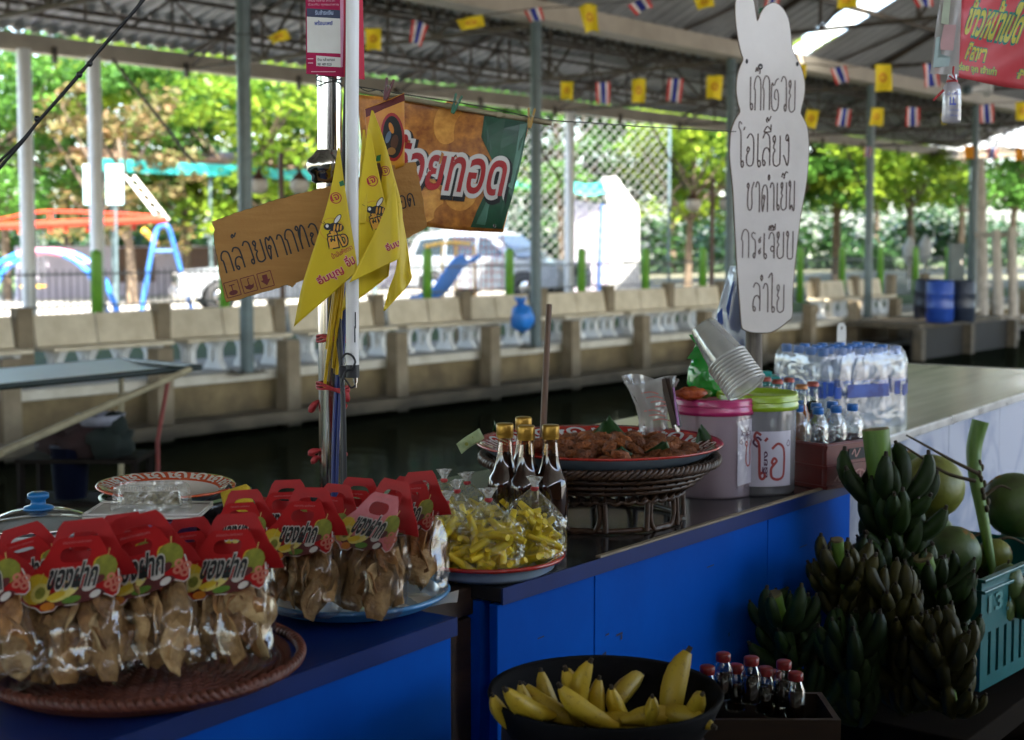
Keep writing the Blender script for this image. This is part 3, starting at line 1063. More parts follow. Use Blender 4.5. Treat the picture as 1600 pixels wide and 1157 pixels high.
# globe lamps
for px, py, d, lb in ((436, 288, 25, 'double globe lamp post behind the leftmost grey column'), (1110, 318, 30, 'double globe lamp post left of the rabbit sign')):
    t = thing('lamp_post', lb, 'lamp post', (at(px, py, d).x, at(px, py, d).y, ZS), FACE)
    zl = at(px, py, d).z - ZS
    sp = .36
    b = MB(); b.tube([(.04, 0, 0), (.04, 0, zl + .55)], .05, 10); b.build('pole', M_brown, t)
    b = MB(); b.tube(spline([(-sp, 0, zl + .22), (-sp * .6, 0, zl + .36), (0, 0, zl + .28), (sp * .6, 0, zl + .36), (sp, 0, zl + .22)], 4), .02, 6); b.build('bracket', M_brown, t)
    for s in (-1, 1):
        b = MB(); b.ell((s * sp, 0, zl - .02), (.17, .17, .16), 16, 10); b.build('lamp_globe', M_globe, t)
        b = MB(); b.lathe([(.15, .08), (.10, .14), (.04, .2), (.02, .28), (0, .28)], 14, (s * sp, 0, zl)); b.build('lamp_cap', M_brown, t)
M_deck = mat('dirty_deck_concrete', (.13, .105, .07), .85, scale=3, c2=(.06, .05, .035))
M_hulld = mat('dark_skirt_sheet', (.02, .017, .013), .8, scale=4)
# blue barrels on the bank at right
M_barr = mat('blue_barrel_plastic', (.015, .06, .33), .35, scale=3)
M_bark_ = mat('navy_barrel_plastic', (.01, .018, .04), .4, scale=3)
for px, d, mm, lb in ((1468, 30.5, M_barr, 'bright blue plastic barrel left of the dark barrel'), (1502, 30.8, M_bark_, 'navy black barrel beside the dark column'), (1448, 31.8, M_bark_, 'dark blue barrel half hidden behind a stub post')):
    q = at(px, 500, d)
    t = thing('barrel', lb, 'barrel', (q.x, q.y, ZS), 0, 'barrels on the far bank')
    b = MB(); b.lathe([(0, .0), (.26, 0), (.285, .05), (.29, .3), (.30, .32), (.29, .34), (.29, .6), (.30, .62), (.29, .64), (.285, .86), (.26, .9), (.25, .87), (0, .86)], 24); b.build('barrel_body', mm, t)
    b = MB(); b.lathe([(0, .90), (.03, .90), (.03, .87)], 10, (.12, 0, 0)); b.build('bung', M_blk, t)
q = at(1478, 540, 30.5)
t = thing('bank_platform', 'low concrete platform under the blue barrels', 'platform', (q.x, q.y, ZW))
c0 = Vector((q.x + .8, 13.4, 0))
MB().box((c0.x + .6, c0.y + .1, ZS - .06), (4.6, 1.7, .12)).build('deck', M_deck, t, True, .01)
MB().box((c0.x + .6, 12.62, (ZS + ZW) / 2 - .1), (5.4, .06, ZS - ZW)).build('dark_skirt', M_hulld, t, True)  # near-black sheet closing the space under the deck
for dx in (-2.0, .6, 3.2):
    MB().box((c0.x + dx, 12.5, (ZS + ZW) / 2 - .1), (.2, .2, ZS - ZW)).build('pile', M_deck, t, True)
# pale wooden posts and a thick white trunk at the right edge
M_pale = mat('bleached_timber', (.55, .50, .44), .8, scale=4, c2=(.36, .32, .27), bump=.4)
for i, (px, py0, py1, d, r, lb) in enumerate([(1530, 250, 560, 38, .17, 'tall bleached white trunk right of the dark column'), (1556, 360, 560, 36, .13, 'shorter bleached post beside the white trunk'), (1580, 355, 555, 36, .12, 'rightmost bleached post by the water')]):
    a, c = at(px, py0, d), at(px + 4, py1, d)
    t = thing('bleached_post', lb, 'post', (c.x, c.y, c.z), 0, 'bleached posts at the canal end')
    b = MB(); b.tube(spline([c - Vector((0, 0, .9)), c.lerp(a, .35) + Vector((.05, 0, 0)), c.lerp(a, .7) - Vector((.05, .03, 0)), a], 5), [r * (1.1 - .25 * k / 15) for k in range(16)], 10)
    b.build('shaft', M_pale, t, True)
    b = MB(); b.box(at(px + 2, (py0 + py1) / 2 + 40, d), (r * 3.2, r * 2.4, .12)); b.build('collar', M_pale, t, True, .01)
b = MB()
a = at(1526, 498, 36.8)
t = thing('cross_rail', 'white horizontal rail joining the bleached posts', 'rail', tuple(a))
b.beam(at(1524, 368, 36.5), at(1592, 366, 36), .14); b.build('upper_rail', M_pale, t, True)
b = MB(); b.beam(at(1524, 498, 36.5), at(1600, 496, 35.6), .14); b.build('lower_rail', M_pale, t, True)
# things in the far right park: low pink wall, board
t = thing('low_planter_wall', 'low pink and white planter wall beyond the fence at right', 'wall', tuple(at(1370, 490, 52)), FACE)
MB().box((0, 0, .35), (7, .3, .7)).build('wall_body', mat('pink_render', (.6, .32, .3), .8), t)
MB().box((0, 0, .74), (7.1, .4, .08)).build('coping', M_white, t, False, .01)
for i, (px, py) in enumerate([(1420, 384), (1444, 381)]):
    t = thing('white_parasol', ['white folded parasol, left of two beyond the fence', 'white folded parasol, right of two beyond the fence'][i], 'parasol', (at(px, 440, 50).x, at(px, 440, 50).y, ZS), 0, 'parasols')
    zt = at(px, py, 50).z - ZS
    b = MB(); b.lathe([(0, zt + .35), (.06, zt + .3), (.25, zt - .05), (.22, zt - .5), (.08, zt - .7)], 12); b.build('canopy', M_tent, t)
    b = MB(); b.tube([(0, 0, 0), (0, 0, zt + .3)], .03, 6); b.build('pole', M_white, t)
t = thing('meter_box', 'grey metal box beside the rightmost dark column', 'metal box', tuple(at(1494, 410, 37)), FACE)
MB().box((0, 0, 0), (.4, .2, 1.0)).build('box_body', M_steel, t, False, .02)
b = MB(); b.tube([(0, .05, -.5), (0, .05, -1.6)], .04, 8); b.build('stand', M_steel, t)
MB().box((.1, -.105, 0), (.03, .02, .12)).build('latch', M_chrome, t)
# loudspeaker on the roof beam
t = thing('loudspeaker', 'white loudspeaker horn fixed under the roof below the red banner', 'loudspeaker', tuple(at(1528, 138, 33)), FACE)
T = Matrix.Rotation(R(78), 4, 'Y') @ Matrix.Rotation(R(-20), 4, 'X')
b = MB(); b.lathe([(.06, -.25), (.07, -.05), (.10, .05), (.17, .18), (.24, .24), (.22, .24), (.08, .06), (0, .0)], 20, (0, 0, 0), T); b.build('horn', M_white, t)
b = MB(); b.lathe([(0, -.42), (.1, -.4), (.11, -.25), (.06, -.22)], 16, (0, 0, 0), T); b.build('driver', M_steel, t)
b = MB(); b.tube([(0, 0, 0), (.05, .1, .2), (.05, .2, .45)], .025, 6); b.build('bracket', M_rust, t)

# ================================================================== BOAT
M_tarp = mat('pale_blue_tarp', (.74, .86, .90), .4, scale=1.2, c2=(.64, .78, .83), spec=.4, coat=0, trans=.12, bump=.12, bscale=3)
M_edge = mat('dark_green_edge', (.01, .02, .015), .5)
M_bamb = mat('weathered_bamboo', (.34, .29, .17), .6, scale=6, c2=(.2, .16, .09))
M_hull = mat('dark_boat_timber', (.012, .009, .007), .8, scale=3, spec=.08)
Db = 8.0
t = thing('moored_boat', 'dark wooden boat under a pale blue canopy moored in front of the canal wall', 'boat', tuple(at(100, 700, Db)) [:2] + (ZW,), 0)
c = [at(312, 570, 7.4), at(190, 559, 9.0), at(-120, 612, 6.6), at(-160, 590, 8.6)]


def can(u, v):
    p = c[2].lerp(c[0], u).lerp(c[3].lerp(c[1], u), v)
    return (p.x, p.y, p.z - .05 * math.sin(math.pi * v) * (1 - .3 * u) - .003 * math.sin(u * 23) * math.sin(math.pi * v))


b = MB(); b.grid(can, 40, 10); b.build('canopy', M_tarp, t, True, solid=.006)
for i, j in ((0, 1), (2, 0), (3, 1), (2, 3)):
    b = MB(); b.tube([c[i] - Vector((0, 0, .015)), c[j] - Vector((0, 0, .015))], .017, 6); b.build('canopy_edge', M_edge, t, True)
hx = at(-20, 720, 7.4)
HL = 2.5


def hull(u, v):
    x = (u - .5) * 2 * HL
    wv = (1 - (abs(x) / HL) ** 2.6) * .62 + .02
    a = math.pi * v
    return (hx.x + x, hx.y + 0.3 - wv * math.cos(a), ZW + .42 + .35 * (x / HL) ** 2 - .5 * math.sin(a) ** .6 * (1 - .4 * (x / HL) ** 4))


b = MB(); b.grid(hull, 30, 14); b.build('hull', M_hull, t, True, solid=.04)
for k in range(-2, 3):
    MB().box((hx.x + k * 1.05, hx.y + .3, ZW + .36), (.16, 1.05, .03)).build('thwart', M_hull, t, True)
M_redp = mat('faded_red_pole', (.22, .03, .02), .6)
b = MB(); b.tube([at(264, 588, 7.5), at(246, 690, 7.45), Vector((at(246, 690, 7.45).x, at(246, 690, 7.45).y, ZW + .5))], .012, 6); b.build('red_pole', M_redp, t, True)
for p in (c[2], c[3], c[1]):
    b = MB(); b.tube([p, Vector((p.x, p.y + .05, ZW + .45))], .018, 6); b.build('canopy_pole', M_bamb, t, True)
b = MB(); b.tube([at(296, 578, 7.3), at(0, 708, 5.6)], .018, 7); b.build('boat_hook', M_bamb, t, True)
q = at(140, 690, 7.34)
zr = [at(120, 690, 7.3).z - .075, at(110, 735, 7.3).z - .14]
for z, w_ in ((zr[0], .62), (zr[1] - .012, .62)):
    MB().box((q.x, q.y + .03, z - .012), (w_, .36, .02), FACE).build('rack_shelf', M_hull, t, True)
for sx in (-.29, .29):
    for sy in (-.15, .15):
        p_ = Vector((q.x, q.y + .03, 0)) + RT * sx + Vector((math.cos(R(40)), math.sin(R(40)), 0)) * sy
        MB().box((p_.x, p_.y, (zr[0] + ZW + .1) / 2), (.03, .03, zr[0] - ZW - .1)).build('rack_post', M_hull, t, True)
# cargo in the boat
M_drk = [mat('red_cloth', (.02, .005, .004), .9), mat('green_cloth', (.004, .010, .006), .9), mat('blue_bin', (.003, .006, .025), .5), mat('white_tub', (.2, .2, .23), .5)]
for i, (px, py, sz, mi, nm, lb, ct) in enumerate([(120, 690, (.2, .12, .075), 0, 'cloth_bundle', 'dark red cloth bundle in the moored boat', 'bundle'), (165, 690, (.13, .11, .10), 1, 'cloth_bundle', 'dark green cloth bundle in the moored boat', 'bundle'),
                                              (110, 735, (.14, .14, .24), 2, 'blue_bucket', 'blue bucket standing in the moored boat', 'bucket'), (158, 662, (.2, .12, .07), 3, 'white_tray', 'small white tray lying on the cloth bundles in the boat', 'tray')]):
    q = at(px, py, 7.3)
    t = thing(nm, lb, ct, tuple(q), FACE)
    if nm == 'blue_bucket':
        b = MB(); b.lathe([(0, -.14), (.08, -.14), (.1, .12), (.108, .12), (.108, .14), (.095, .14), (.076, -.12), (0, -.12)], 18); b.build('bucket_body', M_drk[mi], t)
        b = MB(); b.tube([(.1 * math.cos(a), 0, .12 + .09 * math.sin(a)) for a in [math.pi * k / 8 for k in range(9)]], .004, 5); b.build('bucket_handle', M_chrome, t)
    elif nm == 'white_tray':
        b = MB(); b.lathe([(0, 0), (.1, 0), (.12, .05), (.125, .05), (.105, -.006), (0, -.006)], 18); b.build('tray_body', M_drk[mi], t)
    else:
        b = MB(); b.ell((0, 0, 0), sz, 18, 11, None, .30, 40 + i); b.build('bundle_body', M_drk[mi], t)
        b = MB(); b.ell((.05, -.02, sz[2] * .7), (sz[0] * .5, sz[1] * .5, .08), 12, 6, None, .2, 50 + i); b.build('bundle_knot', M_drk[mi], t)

# ================================================================== BUNTING
M_fy = mat('yellow_flag_cloth', (.80, .60, .015), .7, scale=20, trans=.35, var=.06)
M_fo = mat('orange_emblem_print', (.62, .24, .01), .7)
M_fog = mat('faded_orange_flag_cloth', (.8, .30, .01), .7, trans=.35)
M_fr = mat('red_flag_stripe', (.62, .03, .03), .7, trans=.25)
M_fw = mat('white_flag_stripe', (.78, .76, .76), .7, trans=.3)
M_fb = mat('navy_flag_stripe', (.02, .035, .30), .7, trans=.2)


def flag(kind, px, py, d, wpx, hpx, tilt, fold, label, group):
    q = at(px, py, d)
    s = d / FPX
    W, H = wpx * s, hpx * s
    tilt += rnd.uniform(-5, 5); fold += rnd.uniform(0, .22)
    t = thing('bunting_flag', label, 'flag', (q.x, q.y, q.z + H / 2), FACE + R(rnd.uniform(-14, 14)), group)
    t.rotation_euler = (R(rnd.uniform(-8, 8)), R(tilt), t.rotation_euler[2])
    ph = rnd.uniform(0, 6)

    def sf(u, v, off=0):
        x = (u - .5) * W
        x *= 1 - fold * v * .35
        return (x + fold * v * W * .25, .16 * W * math.sin(u * 5 + ph + v * 2.6) * (.4 + .6 * v) + off, -v * H + fold * .12 * H * math.sin(u * 3))
    if kind == 't':
        for a, c_, mm, nm in ((0, .167, M_fr, 'red_stripe'), (.167, .333, M_fw, 'white_stripe'), (.333, .667, M_fb, 'blue_stripe'), (.667, .833, M_fw, 'white_stripe'), (.833, 1, M_fr, 'red_stripe')):
            b = MB(); b.grid(lambda u, v, a=a, c_=c_: sf(a + (c_ - a) * u, v), 4, 6); b.build(nm, mm, t)
    else:
        b = MB(); b.grid(lambda u, v: sf(u, v), 10, 6); b.build('cloth', M_fog if kind == 'o' else M_fy, t)
        b = MB()
        b.grid(lambda u, v: sf(.5 + (.1 + .13 * v) * math.cos(2 * math.pi * u), .5 + (.08 + .1 * v) * math.sin(2 * math.pi * u), -.004), 16, 1); b.build('emblem', M_fo, t)
    return t, q + Vector((0, 0, H / 2))


def bunting(lst, d0, d1, lab):
    tops = []
    for i, (kind, px, py, wp_, hp, tilt, fold, lb) in enumerate(lst):
        d = d0 + (d1 - d0) * (px - lst[0][1]) / (lst[-1][1] - lst[0][1])
        t, q = flag(kind, px, py, d, wp_, hp, tilt, fold, lb, 'bunting flags')
        tops.append(q + Vector((0, 0, .004)))
    a, c_ = tops[0] + (tops[0] - tops[1]) * .8, tops[-1] + (tops[-1] - tops[-2]) * .8
    st = thing('bunting_string', lab, 'string', tuple(tops[0]))
    b = MB(); b.tube(spline([a, *tops, c_], 5), .006, 4); b.build('cord', M_blk, st, True)


bunting([('y', 432, 60, 34, 16, -16, .4, 'small yellow flag left of the steel pole, blown nearly flat'), ('y', 583, 62, 25, 34, 4, 0, 'yellow flag hanging just right of the pink payment box'),
         ('t', 656, 54, 26, 34, 24, .7, 'red, white and blue flag blown aslant above the fried banana banner'), ('y', 733, 37, 42, 18, -16, .3, 'yellow flag blown flat above the fried banana banner'),
         ('t', 832, 25, 28, 20, -8, .6, 'red, white and blue flag half hidden by the middle grey column'), ('y', 918, 31, 28, 42, -4, .7, 'large yellow flag just right of the middle column top'),
         ('t', 996, 12, 34, 20, -24, .3, 'red, white and blue flag folded near the top, right of the large yellow flag'), ('y', 1098, 5, 30, 18, -14, .3, 'yellow flag cut by the top edge left of the rabbit ears'),
         ('t', 1209, 6, 26, 36, 18, .2, 'red, white and blue flag touching the right rabbit ear'), ('y', 1322, 0, 32, 26, 2, 0, 'yellow flag cut by the top edge at the skylight strip'),
         ('t', 1441, 2, 32, 20, -6, .2, 'red, white and blue flag cut by the top edge near the red banner')], 14, 15, 'thin cord of the topmost bunting row')
bunting([('y', 886, 142, 20, 28, 0, .1, 'leftmost yellow flag of the middle bunting row'), ('t', 942, 146, 22, 35, 0, .1, 'red, white and blue flag first in the middle bunting row'),
         ('y', 998, 143, 22, 38, 4, .2, 'yellow flag between two striped flags left of the rabbit sign'), ('t', 1056, 141, 23, 36, 5, 0, 'red, white and blue flag second in the middle bunting row'),
         ('y', 1117, 137, 25, 37, 3, 0, 'yellow flag next to the left side of the rabbit sign'), ('y', 1254, 112, 12, 22, 6, 0, 'narrow yellow flag peeping out at the right cheek of the rabbit sign'),
         ('t', 1309, 119, 24, 26, -14, .4, 'small tilted red, white and blue flag under the valley gutter'), ('y', 1379, 122, 27, 42, 0, 0, 'large yellow flag at the top of the column right of the rabbit sign'),
         ('t', 1453, 119, 26, 36, -4, .2, 'red, white and blue flag left of the hanging plastic bottle')], 16, 16.6, 'thin cord of the middle bunting row')
bunting([('y', 1270, 186, 20, 28, 8, 0, 'yellow flag low beside the right edge of the rabbit sign'), ('t', 1320, 184, 21, 28, 8, 0, 'faded red, white and blue flag between two low yellow flags'),
         ('y', 1371, 183, 22, 28, 8, 0, 'yellow flag in front of the column right of the rabbit sign, lower one'), ('t', 1426, 183, 21, 30, 3, 0, 'faded red, white and blue flag left below the hanging bottle'),
         ('y', 1474, 186, 6, 16, 0, 0, 'sliver of yellow flag beside the hanging bottle'), ('t', 1541, 178, 21, 29, 0, 0, 'red, white and blue flag right of the hanging bottle under the loudspeaker'), ('y', 1597, 174, 20, 28, 0, 0, 'yellow flag cut by the right edge')], 18, 19, 'thin cord of the lower bunting row')
bunting([('t', 1356, 238, 10, 16, 14, .3, 'tiny striped flag at the eave left of the column'), ('o', 1513, 239, 15, 20, 0, .2, 'small orange flag on the rightmost dark column'), ('t', 1551, 240, 16, 17, 4, 0, 'small faded striped flag right of the dark column'), ('o', 1592, 242, 14, 18, 0, .1, 'small orange flag at the right edge')], 27, 29, 'thin cord of the farthest bunting row')

# ================================================================== POLE, SIGNS, PENNANTS
class Px:
    """a picture-facing layout frame at real distance d: local X right, Z up, metres from pixels"""
    def __init__(s, px, py, d):
        s.px, s.py, s.d, s.s = px, py, d, d / FPX
        s.loc = tuple(at(px, py, d))

    def p(s, px, py, y=0):
        return ((px - s.px) * s.s, y, (s.py - py) * s.s)

    def q(s, px, py):
        return ((px - s.px) * s.s, (s.py - py) * s.s)


# hand-written letter strokes: (polylines, advance)
GL = {
    'ก': ([[(.06, 0), (.07, .55), (0, .66), (.06, .88), (.2, 1), (.38, .93), (.44, .7), (.44, 0)]], .58),
    'เ': ([[(.1, 1), (.09, .3), (.1, .1), (.17, .0), (.25, .08), (.2, .2), (.11, .16)]], .34),
    'โ': ([[(.38, 1.22), (.3, 1.12)], [(.2, 1.3), (.08, 1.38), (.03, 1.22), (.15, 1.0), (.17, .15), (.24, 0), (.31, .08), (.27, .2), (.18, .14)]], .44),
    'ไ': ([[(-.12, 1.25), (.02, 1.4), (.1, 1.3), (.1, .15), (.17, 0), (.25, .08), (.2, .2), (.11, .16)]], .36),
    'ฮ': ([[(.12, .8), (.05, .9), (0, .75), (.02, .15), (.2, 0), (.42, .1), (.46, .45), (.36, .68), (.22, .62), (.2, .42), (.32, .36)], [(.18, .82), (.3, .98), (.46, 1.04)]], .6),
    'ว': ([[(.03, .85), (.16, 1), (.34, .92), (.38, .6), (.38, .12), (.31, 0), (.24, .1), (.3, .2), (.38, .14)]], .52),
    'ย': ([[(.16, .82), (.08, .78), (.03, .92), (.12, 1), (.16, .86), (.06, .62), (.14, .52), (.05, .38), (.06, .1), (.2, 0), (.38, .06), (.43, .2), (.43, 1)]], .58),
    'อ': ([[(.14, .42), (.06, .48), (.12, .6), (.2, .52), (.12, .42), (.04, .3), (.06, .08), (.22, 0), (.4, .08), (.44, .4), (.42, .85), (.24, 1), (.06, .86)]], .58),
    'ล': ([[(.04, .84), (.16, 1), (.36, .94), (.43, .7), (.43, 0)], [(.43, .42), (.3, .55), (.12, .5), (.03, .28), (.05, .05), (.13, 0), (.17, .1), (.08, .18)]], .58),
    'ง': ([[(.26, .78), (.17, .86), (.24, 1), (.33, .9), (.26, .78), (.33, .9), (.34, .3), (.27, 0), (.14, .2), (.04, .34)]], .5),
    'ช': ([[(.12, .8), (.04, .88), (.1, 1), (.18, .9), (.1, .7), (.08, .2), (.2, 0), (.36, .06), (.4, .3), (.38, .75), (.54, 1.04)]], .62),
    'า': ([[(.04, .82), (.14, 1), (.28, .94), (.32, .65), (.32, 0)]], .46),
    'ด': ([[(.22, .46), (.14, .5), (.18, .62), (.27, .56), (.22, .44), (.1, 0), (.04, .4), (.08, .82), (.24, 1), (.4, .9), (.45, .6), (.45, 0)]], .6),
    'ต': ([[(.22, .46), (.14, .5), (.18, .62), (.27, .56), (.22, .44), (.1, 0), (.04, .4), (.08, .86), (.17, 1), (.26, .84), (.36, 1), (.45, .72), (.45, 0)]], .6),
    'น': ([[(.1, .8), (.03, .9), (.1, 1), (.16, .88), (.11, .6), (.11, .05), (.24, .2), (.34, .02), (.43, .1), (.43, 1)]], .58),
    'ร': ([[(.28, .95), (.12, 1), (.04, .88), (.14, .76), (.26, .66), (.28, .2), (.22, 0), (.14, .08), (.2, .2), (.28, .14)]], .42),
    'ะ': ([[(.05, .7), (.1, .6), (.17, .66), (.12, .76), (.06, .68), (.2, .82)], [(.05, .28), (.1, .18), (.17, .24), (.12, .34), (.06, .26), (.2, .4)]], .3),
    'จ': ([[(.04, .76), (.16, 1), (.34, .92), (.38, .5), (.37, .04), (.36, .42), (.24, .5), (.16, .4), (.24, .3), (.36, .36)]], .52),
    'บ': ([[(.1, .8), (.03, .9), (.1, 1), (.16, .88), (.1, .6), (.1, .1), (.2, 0), (.38, .02), (.43, .2), (.43, 1)]], .58),
    'ท': ([[(.1, .8), (.03, .9), (.1, 1), (.16, .88), (.11, .6), (.11, 0), (.13, .45), (.3, .96), (.42, .88), (.45, .6), (.45, 0)]], .6),
    'ำ': ([[(-.12, 1.2), (-.06, 1.3), (.0, 1.2), (-.06, 1.1), (-.12, 1.2)], [(.04, .82), (.14, 1), (.28, .94), (.32, .65), (.32, 0)]], .46),
    'ี': ([[(-.5, 1.1), (-.3, 1.28), (-.1, 1.12), (-.5, 1.1)], [(-.1, 1.12), (-.09, 1.34)]], 0),
    '้': ([[(-.3, 1.42), (-.36, 1.5), (-.28, 1.58), (-.24, 1.46), (-.1, 1.62)]], 0),
    '๊': ([[(-.5, 1.2), (-.42, 1.34), (-.36, 1.22), (-.28, 1.36), (-.2, 1.2), (-.26, 1.14)]], 0),
    '็': ([[(-.5, 1.12), (-.42, 1.26), (-.3, 1.14), (-.36, 1.08), (-.2, 1.3), (-.06, 1.26)]], 0),
    ' ': ([], .4)}


def write(b, s, x0, x1, z0, h, wd, y, M=None, seed=1, fn=None):
    g = random.Random(seed)
    adv = sum(GL[c][1] for c in s) - .1
    k = (x1 - x0) / adv
    x = 0
    for c in s:
        jz, jh = g.uniform(-.04, .04), g.uniform(.93, 1.06)
        for pl in GL[c][0]:
            n0 = len(b.v)
            b.ribbon([(x0 + (x + a) * k, z0 + (e * jh + jz) * h) for a, e in pl], wd, y, None if fn else M, 4)
            if fn:
                b.v[n0:] = [fn(v[0], v[2]) for v in b.v[n0:]]
        x += GL[c][1]


M_pole = mat('stainless_tube', (.66, .63, .58), .13, metal=1, stretch=(40, 40, 3), c2=(.46, .42, .37))
M_tubew = mat('white_tube_plastic', (.74, .73, .71), .35, stretch=(30, 30, 4), c2=(.62, .61, .59))
M_cable = mat('black_cable', (.012, .012, .014), .5)
M_bcable = mat('blue_cable', (.015, .03, .16), .45)
M_string = mat('red_raffia', (.45, .03, .03), .6, scale=60, c2=(.3, .015, .02))
DP = 2.80
F = Px(520, 560, DP)
base = at(520, 760, DP)
t = thing('steel_pole', 'tall polished stainless pole with a collar, standing behind the chip bags', 'pole', (base.x, base.y, 0.0), FACE)
o0 = Vector((base.x, base.y, 0))
zt = at(520, -60, DP).z
zc = at(520, 261, DP).z
b = MB(); b.tube([(0, 0, 0), (0, 0, zc - .016)], .0262, 28); b.build('lower_tube', M_pole, t)
b = MB(); b.tube([(0, 0, zc + .01), (0, 0, zt)], .0236, 28); b.build('upper_tube', M_pole, t)
b = MB(); b.lathe([(.024, .030), (.029, .022), (.041, .012), (.043, .004), (.043, -.008), (.040, -.013), (.034, -.020), (.034, -.030), (.027, -.034)], 32, (-.002, 0, zc)); b.build('collar', M_pole, t)
M_wire = mat('thin_dark_wire', (.05, .05, .045), .4, metal=.7)
for dz in (0, .006, .012):
    b = MB(); b.tube([(.0248 * math.cos(a), .0248 * math.sin(a), at(520, 128, DP).z - dz + .004 * math.sin(a * 2 + dz * 300)) for a in [2 * math.pi * k / 20 for k in range(21)]], .0011, 4, False); b.build('wire_wrap', M_wire, t)

# fluorescent tube strapped beside the pole
t = thing('light_tube', 'long white unlit tube lamp strapped to the front of the steel pole', 'tube lamp', tuple(at(551, 575, 2.66)), FACE)
F = Px(551, 575, 2.66)
b = MB(); b.tube([F.p(556, -70), F.p(552, 300), F.p(551, 572)], .0122, 20); b.build('tube_body', M_tubew, t)
b = MB(); b.tube([F.p(551, 570), F.p(551, 590)], .0126, 18); b.build('end_cap', M_cable, t, label='black end cap')
b = MB(); b.tube([F.p(555, 588), F.p(555, 598)], .005, 8); b.tube([F.p(555, 598), F.p(555, 606)], .003, 8); b.build('pin', M_chrome, t)
b = MB(); b.box(F.p(538, 582, .012), (.022, .02, .022)); b.build('clamp', M_cable, t, False, .003)
for k in range(2):
    b = MB(); b.box(F.p(557 - k, 500 + 22 * k, -.0125), (.0022, .0006, .03)); b.build('printed_mark', M_cable, t)
# cables down the pole
cab = [((548, -60), (545, 60), (541, 140), (538, 220), (536, 330), (531, 470), (533, 560), (537, 640), (539, 770)), ((541, -60), (545, 40), (548, 90), (546, 160), (541, 260), (536, 400), (528, 520), (534, 600), (535, 770))]
for i, c in enumerate(cab):
    t = thing('power_cable', ['black power cable running down beside the white tube, outer one', 'black power cable twisted close along the steel pole'][i], 'cable', tuple(at(*c[0], 2.7)))
    b = MB(); b.tube(spline([at(x, y, 2.70 + .02 * (y > 300) + .006 * i) for x, y in c], 6), .0042 - i * .001, 8); b.build('cable_sheath', M_cable, t, True)
t = thing('blue_cable', 'blue cable tied along the lower half of the steel pole', 'cable', tuple(at(523, 480, 2.76)))
b = MB(); b.tube(spline([at(x, y, 2.758) for x, y in ((537, 440), (534, 490), (531, 540), (526, 610), (522, 690), (521, 780))], 6), .0048, 8); b.build('cable_sheath', M_bcable, t, True)
b = MB(); b.tube(spline([at(x, y, 2.755) for x, y in ((541, 470), (538, 520), (534, 570), (530, 640), (527, 720), (526, 780))], 6), .0032, 8); b.build('cable_sheath', M_bcable, t, True)
t = thing('cable_loop', 'small loose loop of black cable by the clamp of the white tube', 'cable', tuple(at(545, 560, 2.65)))
b = MB(); b.tube(spline([at(x, y, 2.64) for x, y in ((534, 560), (541, 553), (550, 556), (555, 566), (549, 577), (541, 580), (536, 590), (533, 606), (537, 615))], 6), .0022, 6); b.build('cable_sheath', M_cable, t, True)
b = MB(); b.tube(spline([at(x, y, 2.64) for x, y in ((536, 590), (543, 598), (549, 606), (556, 602))], 6), .002, 6); b.build('cable_sheath', M_cable, t, True)
# red ties
for i, (py, tails, lb) in enumerate([(527, [], 'red raffia tie highest on the pole, round the yellow sticks'), (603, [((537, 603), (545, 612), (546, 622), (542, 619))], 'red raffia tie in the middle of the pole with a loose end'),
                                     (632, [((501, 625), (492, 632), (487, 641), (494, 640))], 'red raffia knot left of the pole, upper one'), (708, [((501, 702), (492, 704), (486, 708), (495, 711)), ((500, 712), (494, 716), (491, 721), (496, 719))], 'red raffia knot left of the pole, lower one')]):
    t = thing('raffia_tie', lb, 'tie', tuple(at(520, py, DP)), FACE, 'red ties on the pole')
    z = 0
    b = MB()
    for j in range(3 if i < 2 else 1):
        b.tube([((.031 if i < 2 else .0268) * math.cos(a) + .002 * (i < 2), (.044 if i < 2 else .0268) * math.sin(a) - .014 * (i < 2), (j - 1) * .004 + .003 * math.sin(a * 3 + j) - .003 * math.cos(a) * (i == 1) * 2) for a in [2 * math.pi * k / 24 for k in range(25)]], .0024, 6, False)
    b.build('loop', M_string, t)
    G = Px(520, py, DP)
    for tl in tails:
        b = MB(); b.tube(spline([G.p(x, y, -.045 if i == 1 else -.012) for x, y in tl], 4), [.0025 + .0045 * math.sin(k * .3) for k in range(len(tl) * 4 - 3)], 6); b.build('loose_end', M_string, t)

# payment poster ------------------------------------------------------------------
M_mag = mat('magenta_print', (.40, .010, .07), .5, scale=12, c2=(.30, .006, .05), spec=.15)
M_mag2 = mat('coral_print', (.58, .05, .08), .5, scale=10, c2=(.5, .03, .06), spec=.15)
M_pinkp = mat('light_pink_print', (.62, .22, .36), .35)
M_paper = mat('off_white_paper', (.68, .66, .60), .6, scale=14, c2=(.60, .57, .51))
M_navy = mat('navy_print', (.01, .02, .07), .5)
M_ink = mat('black_ink', (.012, .012, .012), .6)
M_pinkt = mat('pale_pink_ink', (.75, .45, .5), .5)
F = Px(523, 60, 2.71)
t = thing('payment_poster', 'magenta payment poster with a white panel wrapped on top of the steel pole', 'poster', F.loc, FACE)
b = MB(); b.poly([F.q(*p) for p in [(478, -70), (537, -70), (537, 120), (478, 115)]], .003); b.build('front_sheet', M_mag, t)
b = MB(); b.add([F.p(537, -70, 0), F.p(565, -70, .012), F.p(568, 123, .012), F.p(537, 120, 0)], [(0, 1, 2, 3)]); b.build('side_sheet', M_mag2, t, solid=.002)
b = MB(); b.poly([F.q(*p) for p in [(532, -70), (540, -70), (538, 30), (535, 105), (532, 105)]], 0, -.001); b.build('pink_edge_print', M_pinkp, t)
b = MB(); b.poly([F.q(*p) for p in [(480, 27), (532, 30), (532, 84), (480, 82)]], 0, -.0012); b.build('white_panel', M_paper, t)
